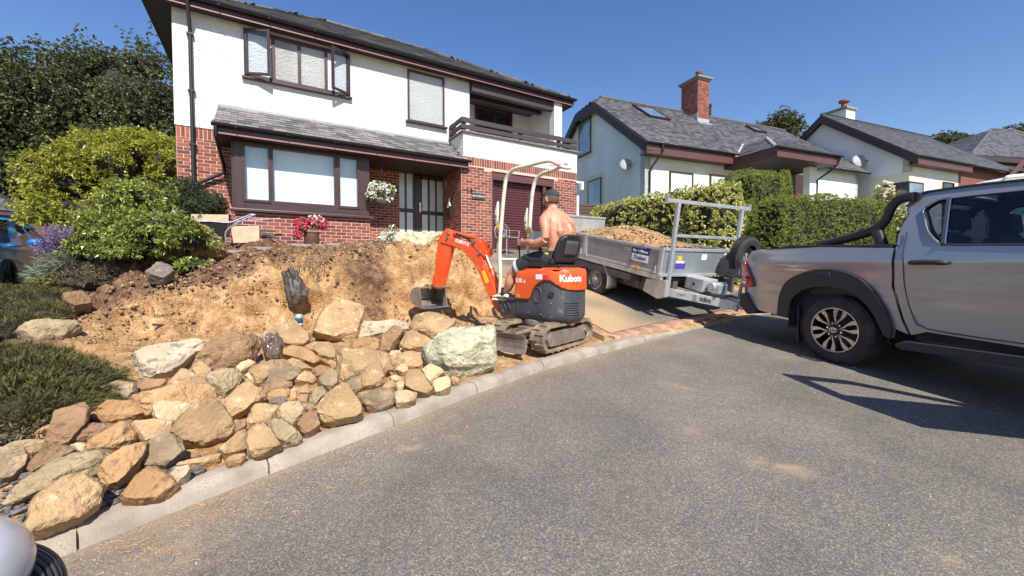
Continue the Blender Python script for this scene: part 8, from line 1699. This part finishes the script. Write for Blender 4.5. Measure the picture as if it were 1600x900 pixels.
# ------------------------------------------------------------------ tipper trailer
slope = math.atan(.19); FL = Frame((2.318, 6.27, 1.80), math.atan2(-.883, .47), -slope)
print('trailer', FL.hits([(1036.5, 390), (918, 365.6), (1033, 428), (916.7, 397), (932.6, 436.5), (892, 362), (1057, 308), (1066, 383), (1053.6, 446)]))
tr_ = thing('tipper_trailer', 'galvanised flatbed tipper trailer full of soil, hitched behind the pickup', 'trailer', FL.o, FL.e)
TWd, TLn = 1.776, 3.5
def tb(B, name, m, **k): return B.build(name, m, tr_, **k)
s1 = FL.hit(916, 380)[0]; s2 = FL.hit(912, 380)[0]; hb = -FL.hit(1033, 428)[1]; hb = .37; print('s1', s1, s2, hb)
galv_d = mat('weathered_side_panel', (.33, .335, .34), (.27, .275, .28), rough=.5, metal=.4, scale=5, rvar=.08)
def side(x0, x1, y, nm):
    B = MB(); B.box(x0, x1, y-.012, y+.012, -hb, 0); o = tb(B, nm, galv_d)
    B = MB()
    for z in (0, -hb): B.box(x0, x1, y-.022, y+.022, z-.028, z+.012)
    for x in (x0+.02, x1-.02): B.box(x-.02, x+.02, y-.022, y+.022, -hb+.012, -.028)
    B.build('panel_edge', galv, o, bevel=.004); 
    for x in (x0+.06, x1-.06): B = MB(); B.tube([(x, y-.03, -hb-.02), (x, y-.03, -hb+.1)], .014, 8); B.build('latch', galv, o)
for y in (0, TWd): side(s1+.02, -.02, y, 'drop_side'); side(-TLn, s1-.03, y, 'drop_side')
for x in (-.0, s1-.005, -TLn):
    for y in (0, TWd): B = MB(); B.box(x-.025, x+.025, y-.03, y+.03, -hb-.04, .02); tb(B, 'corner_post', galv, bevel=.005)
B = MB(); B.box(.0, .03, 0, TWd, -hb, 0); fb = tb(B, 'front_board', galv_d if 0 else mat('bright_front_board', (.42, .46, .47), (.36, .40, .42), rough=.45, metal=.6, scale=4))
B = MB(); B.box(-.01, .045, 0, TWd, -.02, .025); B.box(-.01, .06, -.05, TWd, -hb-.05, -hb-.005); B.build('panel_edge', galv, fb, bevel=.005)
B = MB(); B.box(-TLn-.03, -TLn, 0, TWd, -hb, .28); B.box(-TLn-.05, -TLn+.02, 0, TWd, .27, .31); tb(B, 'tailboard', galv, bevel=.004)
B = MB(); B.box(-TLn, 0, .0, TWd, -hb-.04, -hb); B.box(-TLn, .05, -.03, .03, -hb-.11, -hb-.04); B.box(-TLn, .05, TWd-.03, TWd+.03, -hb-.11, -hb-.04); tb(B, 'bed_floor', galv, bevel=.004)
dkst = mat('underside_steel', (.10, .10, .10), (.16, .15, .14), rough=.6, metal=.4, scale=5)
B = MB(); B.box(-3.3, .02, .32, .42, -hb-.42, -hb-.14); B.box(-3.3, .02, TWd-.42, TWd-.32, -hb-.42, -hb-.14); B.box(-2.9, -.6, .0, .3, -hb-.26, -hb-.14)
for x in (-.1, -.7, -1.1, -2.5, -3.2): B.box(x-.04, x+.04, .1, TWd-.1, -hb-.16, -hb-.1)
tb(B, 'chassis', dkst, bevel=.006)
B = MB(); B.prism([(-.30, -hb-.15), (.10, -hb-.10), (.12, -hb-.36), (-.02, -hb-.42), (-.34, -hb-.36)], .05, .12); tb(B, 'corner_bracket', galv, bevel=.006); B = MB(); B.prism([(-.30, -hb-.15), (.10, -hb-.10), (.12, -hb-.36), (-.02, -hb-.42), (-.34, -hb-.36)], TWd-.12, TWd-.05); tb(B, 'corner_bracket', galv, bevel=.006)
for i in range(6):
    x = -.55-.14*i; B = MB(); B.prism(rnd([(x, -hb-.15), (x+.09, -hb-.15), (x+.08, -hb-.30-.05*(i % 2)), (x+.01, -hb-.30-.05*(i % 2))], .02), .22, .25); tb(B, 'hanger_plate', dkst, bevel=.004)
# wheel and mudguard
def trim(p, x, y, z, r, s):
    B = MB(); B.lathe([(r, s*.02), (r*.93, s*.03), (r*.86, -s*.02), (r*.62, -s*.03), (r*.5, s*.015), (r*.3, s*.02), (r*.28, s*.06), (0, s*.065)], 28, (x, y, z), 'y'); B.build('rim', mat('grey_steel_rim', (.30, .30, .30), rough=.5, metal=.5) if 'grey_steel_rim' not in bpy.data.materials else bpy.data.materials['grey_steel_rim'], p, smooth=35)
    for i in range(5): a = 6.283*i/5; B = MB(); c = Vector((x+r*.4*math.cos(a), y+s*.02, z+r*.4*math.sin(a))); B.tube([c, c+Vector((0, s*.02, 0))], .012, 6); B.build('wheel_nut', steel, p)
xw, zw = FL.hit(932.6, 436.5, .05); print('tw', xw, zw)
for dx in (0, -.72):
    for y, s in ((.10, -1), (TWd-.10, 1)): wheel(tr_, xw+dx, y, zw-.0, .305, .17, s, trim, rimr=.62)
for y in (-.01, TWd+.01):
    s = 1 if y > 0 else -1; B = MB(); pr = [(xw+.36*math.cos(a), zw+.37*math.sin(a)) for a in np.linspace(-.25, math.pi*.55, 12)]+[(xw-.9, zw+.35), (xw-1.1, zw+.1)]; n = len(pr); yi = y-s*.22
    B.add([(x, y, z) for x, z in pr]+[(x, yi, z) for x, z in pr], [(i, i+1, n+i+1, n+i) for i in range(n-1)]); o = tb(B, 'mudguard', galv, smooth=50); solid(o, .015, 0)
B = MB(); x_, z_ = FL.hit(994.5, 417.5, -.03); B.box(x_-.05, x_+.05, -.045, -.03, z_-.025, z_+.025); tb(B, 'side_marker', mat('amber_reflector', (.85, .30, .02), rough=.3, coat=.5), bevel=.004)
B = MB(); B.box(-TLn+.1, -TLn+.16, .1, TWd-.1, -hb-.35, -hb-.15); tb(B, 'rear_beam', dkst)
# front A-frame, drawbar, coupling, winch box, jockey wheel, spare wheel
hx = .80; B = MB(); zf_ = -hb-.33
B.bar((-.1, .2, zf_+.02), (hx, TWd/2-.06, zf_-.02), .05, .13); B.bar((-.1, TWd-.2, zf_+.02), (hx, TWd/2+.06, zf_-.02), .05, .13); B.box(.30, .38, .45, TWd-.45, zf_-.04, zf_+.06); df = tb(B, 'drawbar', galv, bevel=.006)
B = MB(); B.box(hx-.25, hx+.02, TWd/2-.06, TWd/2+.06, zf_-.02, zf_+.10); B.prism([(hx-.0, zf_-.05), (hx+.16, zf_-.06), (hx+.19, zf_+.0), (hx+.1, zf_+.07), (hx, zf_+.08)], TWd/2-.045, TWd/2+.045); tb(B, 'coupling_head', galv, bevel=.012)
B = MB(); B.box(.06, .40, .52, .86, zf_+.10, zf_+.30); wb_ = tb(B, 'tipping_pump_box', galv, bevel=.015); B = MB(); B.tube([(.23, .515, zf_+.20), (.23, .535, zf_+.20)], .022, 10); B.build('lock', black, wb_); B = MB(); B.box(.42, .62, .60, .80, zf_+.12, zf_+.26); B.tube([(.5, .56, zf_+.22), (.5, .9, zf_+.22)], .06, 12); tb(B, 'winch', galv, bevel=.01)
B = MB(); jx, jy = .66, TWd/2+.16; B.tube([(jx, jy, zf_-.15), (jx, jy, zf_+.32)], .024, 12); B.tube([(jx, jy, zf_+.32), (jx, jy, zf_+.42)], .016, 10); B.tube([(jx, jy, zf_+.42), (jx, jy-.10, zf_+.44)], .012, 8); B.tube([(jx, jy-.1, zf_+.44), (jx, jy-.1, zf_+.5)], .014, 8); tb(B, 'jockey_wheel_stem', galv, smooth=50)
B = MB(); B.tube(crv([(.1, .5, zf_+.06), (.5, .7, zf_+.0), (.65, .8, zf_+.10), (.85, .85, zf_+.08)], 6), .012, 6); tb(B, 'brake_cable', black, smooth=60)
so2 = Vector((.30, TWd-.22, -.03)); B = MB(); B.lathe([(.18, -.09), (.2, -.095), (.27, -.095), (.31, -.06), (.315, 0), (.31, .06), (.27, .095), (.2, .095), (.18, .09)], 40, so2, 'x'); sp_ = tb(B, 'spare_wheel', tyre_m, smooth=40)
B = MB()
for i in range(44):
    a = 6.283*i/44
    for k in (-.045, .0, .045): d = Vector((0, math.cos(a+k*2), math.sin(a+k*2))); B.obox(so2+Vector((k, 0, 0))+d*.315, (.017, 0, 0), Vector((0, -d.z, d.y))*.014, d*.009)
o = B.build('tread_blocks', tyre_m, sp_); o['kind'] = 'stuff'
B = MB(); B.lathe([(.19, .0), (.16, .02), (.1, -.03), (0, -.03)], 24, so2, 'x'); B.build('rim', bpy.data.materials['grey_steel_rim'], sp_, smooth=40); B = MB(); B.box(.03, .5, TWd-.45, TWd-.38, -hb-.02, -hb+.25); tb(B, 'spare_wheel_carrier', dkst)
# ladder rack of square tube over the front board
p0, p1 = FL.hit(1072, 312, .2), FL.hit(1054, 446, .2); zt_r = .70
B = MB(); rk = []
for y in (.12, TWd-.12):
    for a, b, nm in (((.035, y, zt_r), (.09, y, -hb-.35 if y < 1 else -hb), 'rack_post'),):
        B = MB(); B.bar(a, b, .055, .055); tb(B, nm, galv, bevel=.005)
zt_r = zt_r; B = MB(); B.bar((.035, -.14, zt_r+.03), (.035, TWd+.06, zt_r+.03), .055, .055); tb(B, 'rack_bar', galv, bevel=.005)
B = MB(); B.bar((.05, .16, .22), (.05, TWd-.16, .22), .045, .045); tb(B, 'rack_bar', galv, bevel=.005)
for y in (-.14, TWd+.06): B = MB(); B.box(.005, .065, y-.008, y+.008, zt_r-.02, zt_r+.11); tb(B, 'rack_end_plate', galv, bevel=.004)
# writing: side badge, front stickers, drawbar letters
blue = mat('blue_print', (.02, .03, .22), rough=.5); navy = blue
def tflat(body, size, m, p, xd, yd, nm='lettering', bold=0.): return flat(body, size, m, p, xd, yd, tr_, nm, bold)
cx_, cz_ = FL.hit(1000.5, 399, 0); B = MB(); B.prism([(cx_-.17, cz_-.10), (cx_+.19, cz_-.10), (cx_+.19, cz_+.02), (cx_-.17, cz_+.02)], -.0165, -.0135); tb(B, 'white_badge', whs); B = MB(); B.prism([(cx_-.19, cz_+.02), (cx_+.20, cz_+.02), (cx_+.20, cz_+.115), (cx_-.19, cz_+.115)], -.017, -.0135); tb(B, 'blue_badge', blue)
tflat('Ifor Williams', .062, whs, (cx_+.005, -.018, cz_+.068), (1, 0, 0), (0, 0, 1), bold=.001); tflat('Trailers', .088, blue, (cx_+.01, -.018, cz_-.04), (1, 0, 0), (0, 0, 1), bold=.002); tflat('P.T.S', .055, whs, (cx_-.30, -.014, cz_+.065), (1, 0, 0), (0, 0, 1))
for (a, b, c, d) in ((-.26, -.12, -.17, -.10), (.10, .115, .20, .16)): B = MB(); B.prism([(cx_+a, cz_+b), (cx_+c, cz_+b), (cx_+c+.06, cz_+d), (cx_+a+.06, cz_+d)], -.016, -.0135); tb(B, 'blue_stripe', blue)
for (y0, y1, z0_, z1_, m, nm) in ((.30, .40, -.17, -.10, yel, 'yellow_sticker'), (.28, .46, -.21, -.175, whs, 'white_sticker'), (.27, .50, -.30, -.215, mat('violet_sticker', (.07, .05, .35), rough=.5), 'violet_sticker'), (.86, .98, -.15, -.06, whs, 'white_sticker'), (1.42, 1.48, -.16, -.02, whs, 'white_sticker')):
    B = MB(); B.box(.031, .034, y0, y1, z0_, z1_); tb(B, nm, m)
da = Vector((-.1, .2, zf_+.02)); db = Vector((hx, TWd/2-.06, zf_-.02)); dd = (db-da).normalized(); nn_ = Vector((dd.y, -dd.x, 0)).normalized(); pp_ = da.lerp(db, .60)+nn_*.028; tflat('tdm', .10, black, pp_, dd, (0, 0, 1), bold=.003); tflat('TT3017', .04, black, da.lerp(db, .28)+nn_*.028, dd, (0, 0, 1))
# the load of soil: own thing lying in the trailer
B = panel([(-TLn+.05, .03), (-.04, .03), (-.04, TWd-.03), (-TLn+.05, TWd-.03)], [], .05, lambda x, y: (x, y, -.10+.30*math.exp(-((x+1.45)/.85)**2)*math.exp(-((y-.8)/.75)**2)*1.05+.12*math.exp(-((x+.4)/.3)**2-((y-.6)/.5)**2)*.0+.10*math.exp(-((x+2.4)/.5)**2)*math.exp(-((y-.8)/.6)**2)+.05*noise.fractal(Vector((x*4, y*4, 3)), 1, 2, 4)+.02*noise.noise(Vector((x*14, y*14, 1)))-(.13 if x > -.35 and y < 1.2 else 0)))
ld = B.build('soil_load', soil, None, smooth=180); ld.location = FL.o; ld.rotation_euler = FL.e; props(ld, 'heap of tan soil filling the bed of the tipper trailer', 'soil')
lc = []
def ldp(i):
    x = random.uniform(-2.8, -.2); y = random.uniform(.1, TWd-.1); z = -.10+.315*math.exp(-((x+1.45)/.85)**2)*math.exp(-((y-.8)/.75)**2)+.10*math.exp(-((x+2.4)/.5)**2)*math.exp(-((y-.8)/.6)**2)-(.13 if x > -.35 and y < 1.2 else 0); return tuple(FL.m @ Vector((x, y, z+.01)))
chunks('load_clods', bpy.data.materials['clod'], 900, ldp, lambda: random.uniform(.008, .028), flat=.8)
# ------------------------------------------------------------------ van beyond the pickup
vx = at(1563, 300, 6.9); FV = Frame((vx.x, vx.y, .09*6.9), R(-46)); vn = thing('van', 'white van with a teal side panel listing paving services, beyond the pickup cab', 'van', FV.o, (0, 0, R(-46)))
teal = mat('teal_vinyl', (.05, .22, .26), rough=.3, coat=.4); vwh = mat('van_white', (.8, .8, .78), rough=.3, coat=.6)
zt_v = FV.hit(1566, 273, 0)[1]; 
B = MB(); B.box(0, 3.6, 0, 1.9, .35, zt_v-.10); B.prism([(0, zt_v-.10), (3.6, zt_v-.10), (3.55, zt_v), (.05, zt_v)], .05, 1.85); tbx = B.build('cargo_body', vwh, vn, bevel=.05, segs=3)
xh = FV.hit(1475, 298, 0)[0]; xw0, zw0 = FV.hit(1522, 291, .2); B = MB(); zh_ = FV.hit(1480, 297, 0)[1]
B.prism([(0, .35), (xh, .35), (xh-.02, zh_-.15), (xh+.12, zh_), (xw0, zh_+.04), (0, zh_+.04)], .03, 1.87); B.build('bonnet', mat('van_grey', (.34, .36, .40), rough=.3, metal=.4, coat=.8), vn, bevel=.05, segs=3)
B = MB(); B.prism([(0, zh_+.045), (xw0, zh_+.045), (-.22, zt_v-.12), (0, zt_v-.12)], .12, 1.78); B.build('cab_glass', glass_d, vn, bevel=.02); B = MB(); B.bar((xw0, .11, zh_+.05), (-.2, .11, zt_v-.1), .05, .05); B.bar((-.2, .11, zt_v-.1), (.1, .11, zt_v-.06), .05, .06); B.build('windscreen_pillar', vwh, vn, bevel=.01)
B = MB(); B.box(.08, 3.5, -.006, 0, 1.05, zt_v-.16); B.build('teal_panel', teal, vn); 
for i, t_ in enumerate(('BLOCK PAVING', 'TARMACADAM', 'PATIOS', 'INDIAN STONE', 'WALL BUILDING')):
    x_, z_ = FV.hit(1568, 311.5+4.6*i, -.01); flat('\u2022 '+t_, .052, whs, (x_+.05+.026*len(t_), -.009, z_), (1, 0, 0), (0, 0, 1), vn, bold=.001)
x0, z0_ = FV.hit(1574, 352, 0); x1, z1_ = FV.hit(1596, 336, 0); B = MB(); B.box(x0, x1+.3, -.010, -.006, z0_, z1_); B.build('picture_panel', mat('picture_print', (.25, .28, .28), (.6, .62, .6), rough=.4, scale=14), vn)
for x in (-.55, 2.9):
    wheel(vn, x, .12, .33, .33, .2, -1, trim, rimr=.62)
# ------------------------------------------------------------------ blue car on the left
bluep = mat('bright_blue_paint', (.008, .20, .58), rough=.3, coat=1); 
FB2 = Frame((-8.55, 6.95, .95), math.atan2(-.78, .62)); bc = thing('blue_car', 'bright blue hatchback cut by the left edge, partly hidden by lavender', 'car', FB2.o, (0, 0, FB2.e[2])); WB = 1.8
print('blue', FB2.hits([(22, 450), (30, 345), (88, 368), (40, 383)], 0))
def bs(x, z, off=0): 
    y = .22*max(0, (z-.95)/.5)**1.1+(.05*((.6-z)/.4)**2 if z < .6 else 0)+.0; y += .28*max(0, (x-.45)/.5)**2+.12*max(0, (-3.0-x)/.6)**2; return y+off
topl = [(.78, .55), (.74, .72), (.62, .84), (.25, .95), (-.35, 1.02), (-.75, 1.28), (-1.15, 1.46), (-1.7, 1.53), (-2.4, 1.51), (-3.0, 1.40), (-3.4, 1.15), (-3.55, .95), (-3.6, .5)]
arch = lambda cx: [(cx+.37*math.cos(a), .33+.36*math.sin(a)) for a in np.linspace(0, math.pi, 10)]
bot = [(-3.55, .25)]+[p for p in arch(-2.65)[::-1]]+[p for p in arch(0)[::-1]]+[(.7, .22)]
w1 = [(-.95, 1.02), (-1.25, 1.36), (-1.5, 1.41), (-1.85, 1.42), (-1.85, 1.0), (-1.0, 1.0)]; w2b = [(-1.93, 1.42), (-2.5, 1.40), (-2.95, 1.24), (-3.05, 1.06), (-1.93, 1.0)]; w3b = []
for far in (0, 1):
    fn = lambda x, z, off=0., far=far: (x, (-bs(x, z, off)) if not far else (-WB+bs(x, z, off)), z)
    skin_panel('body_side', topl+bot, [w1, w2b], .07, fn, bluep, bc, .02, -1 if not far else 1)
    for w_ in (w1, w2b): panel(w_, [], .15, lambda x, z: fn(x, z, .01)).build('side_window', tint, bc, smooth=60)
    B = MB(); B.tube([fn(x, z, -.01) for x, z in arch(0)], .035, 6); B.build('arch_trim', trimblk, bc, smooth=60); B = MB(); B.tube([fn(x, z, -.01) for x, z in arch(-2.65)], .035, 6); B.build('arch_trim', trimblk, bc, smooth=60)
    m = Vector(fn(-.95, 1.02, -.12)); B = MB(); B.tube([Vector(fn(-.98, 1.0, 0)), m], .02, 8); B.build('mirror_arm', trimblk, bc); B = MB(); s_ = 1 if not far else -1; B.lathe([(0, -.12), (.05, -.10), (.075, -.03), (.075, .05), (.05, .1), (0, .12)], 12, m+Vector((0, s_*.06, .03)), 'y'); B.build('door_mirror', bluep, bc, smooth=60)
def bstrip(nm, pts, m, cam_=.03):
    B = MB(); v = []; n = 8
    for x, z in pts:
        y0, y1 = -bs(x, z), -WB+bs(x, z)
        for j in range(n+1): t = j/n; v.append((x, y0+(y1-y0)*t, z+cam_*(1-(2*t-1)**2)))
    B.add(v, [(i*(n+1)+j, i*(n+1)+j+1, (i+1)*(n+1)+j+1, (i+1)*(n+1)+j) for i in range(len(pts)-1) for j in range(n)]); o = B.build(nm, m, bc, smooth=60); solid(o, .01, 0)
bstrip('bonnet', topl[1:5], bluep, .05); bstrip('windscreen', topl[4:7], tint); bstrip('roof', topl[6:10], bluep); bstrip('rear_window', topl[9:12], tint); bstrip('front_bumper', [(.72, .22), (.8, .4)]+topl[:2], bluep, 0); bstrip('rear_panel', topl[11:]+[(-3.55, .25)], bluep, 0)
def rim5(p, x, y, z, r, s):
    B = MB(); B.lathe([(r, s*.02), (r*.95, s*.0), (r*.9, -s*.08), (0, -s*.08)], 28, (x, y, z), 'y'); B.build('rim', bpy.data.materials['dark_alloy'], p, smooth=40)
    for i in range(5): a = 6.283*i/5+.3; B = MB(); B.bar((x, y+s*.01, z), (x+r*.96*math.cos(a), y+s*.01, z+r*.96*math.sin(a)), .05, .02); B.build('spoke', bpy.data.materials['dark_alloy'], p)
for x in (0, -2.65):
    wheel(bc, x, -.13, .33, .33, .2, 1, rim5); wheel(bc, x, -WB+.13, .33, .33, .2, -1, rim5)
B = MB(); B.box(-3.3, .4, -WB+.15, -.15, .25, .5); B.box(-1.6, -1.5, -1.5, -.3, .5, 1.3); B.box(-2.6, -2.5, -1.5, -.3, .5, 1.25); B.build('interior', inner_m, bc)
# ------------------------------------------------------------------ corner of the near car, bottom left
pale = mat('pale_silver_paint', (.55, .56, .58), (.45, .46, .48), rough=.35, metal=.3, coat=.7, scale=9, c3=(.35, .34, .32), s3=6, t3=.6)
nc = thing('parked_car', 'pale silver nose of a near car with a ribbed black grille at the bottom left', 'car', (-1.75, .62, 0)); 
def spt(a, e, r=(.62, .62, .70), c=(-1.86, .70, .06)): 
    return Vector((c[0]+r[0]*math.cos(e)*math.cos(a), c[1]+r[1]*math.cos(e)*math.sin(a), c[2]+r[2]*math.sin(e)))
def sp_panel(a0, a1, e0, e1, m, nm, off=1., n=14, k=12):
    B = MB(); v = [spt(a0+(a1-a0)*i/n, e0+(e1-e0)*j/k, (.62*off, .62*off, .70*off))-nc.location for i in range(n+1) for j in range(k+1)]; B.add(v, [(i*(k+1)+j, i*(k+1)+j+1, (i+1)*(k+1)+j+1, (i+1)*(k+1)+j) for i in range(n) for j in range(k)]); o = B.build(nm, m, nc, smooth=60); return o


def cpt(px, py, Z): return at(px, py, Z)
CN = cpt(-34, 958, 1.12); r0_ = 138/640*1.12*.68; vd = (CN-Vector((0, 0, CAMZ))).normalized(); e1_ = vd.cross(Vector((0, 0, 1))).normalized(); e2_ = e1_.cross(vd); nc.location = (CN.x, CN.y, 0)
def sph(phi, th_, r): return CN-vd*r*math.sin(phi)+(e1_*math.cos(th_)+e2_*math.sin(th_))*r*math.cos(phi)-Vector(nc.location)
def band(p0, p1, r, m, nm, n=48, k=8):
    B = MB(); v = [sph(p0+(p1-p0)*j/k, 6.2832*i/n, r) for j in range(k+1) for i in range(n)]; B.add(v, [(j*n+i, j*n+(i+1) % n, (j+1)*n+(i+1) % n, (j+1)*n+i) for j in range(k) for i in range(n)]); return B.build(nm, m, nc, smooth=70)
band(R(-70), R(88), r0_-.008, trimblk, 'grille_shell')
for i, ph in enumerate((3, 10, 17, 24, 31, 38, 45)):
    B = MB(); B.tube([sph(R(ph), 6.2832*j/60, r0_+.001) for j in range(61)], .0065, 6, cap=False); B.build('grille_rib', black if i % 2 else trimblk, nc, smooth=60)
C2 = cpt(-78, 905, 1.05)-Vector(nc.location); B = MB(); r2 = 120/640*1.05*.757; n = 40; k = 20
B.add([C2+Vector((r2*math.cos(6.2832*i/n)*math.sin(math.pi*j/k), r2*math.sin(6.2832*i/n)*math.sin(math.pi*j/k), r2*math.cos(math.pi*j/k))) for j in range(k+1) for i in range(n)], [(j*n+i, j*n+(i+1) % n, (j+1)*n+(i+1) % n, (j+1)*n+i) for j in range(k) for i in range(n)]); B.build('nose_panel', pale, nc, smooth=70)
B = MB(); L0 = Vector(nc.location); B.box(-2.0, -.25, -1.1, .12, .30, .62); B.build('front_body', pale, nc, bevel=.12, segs=4)
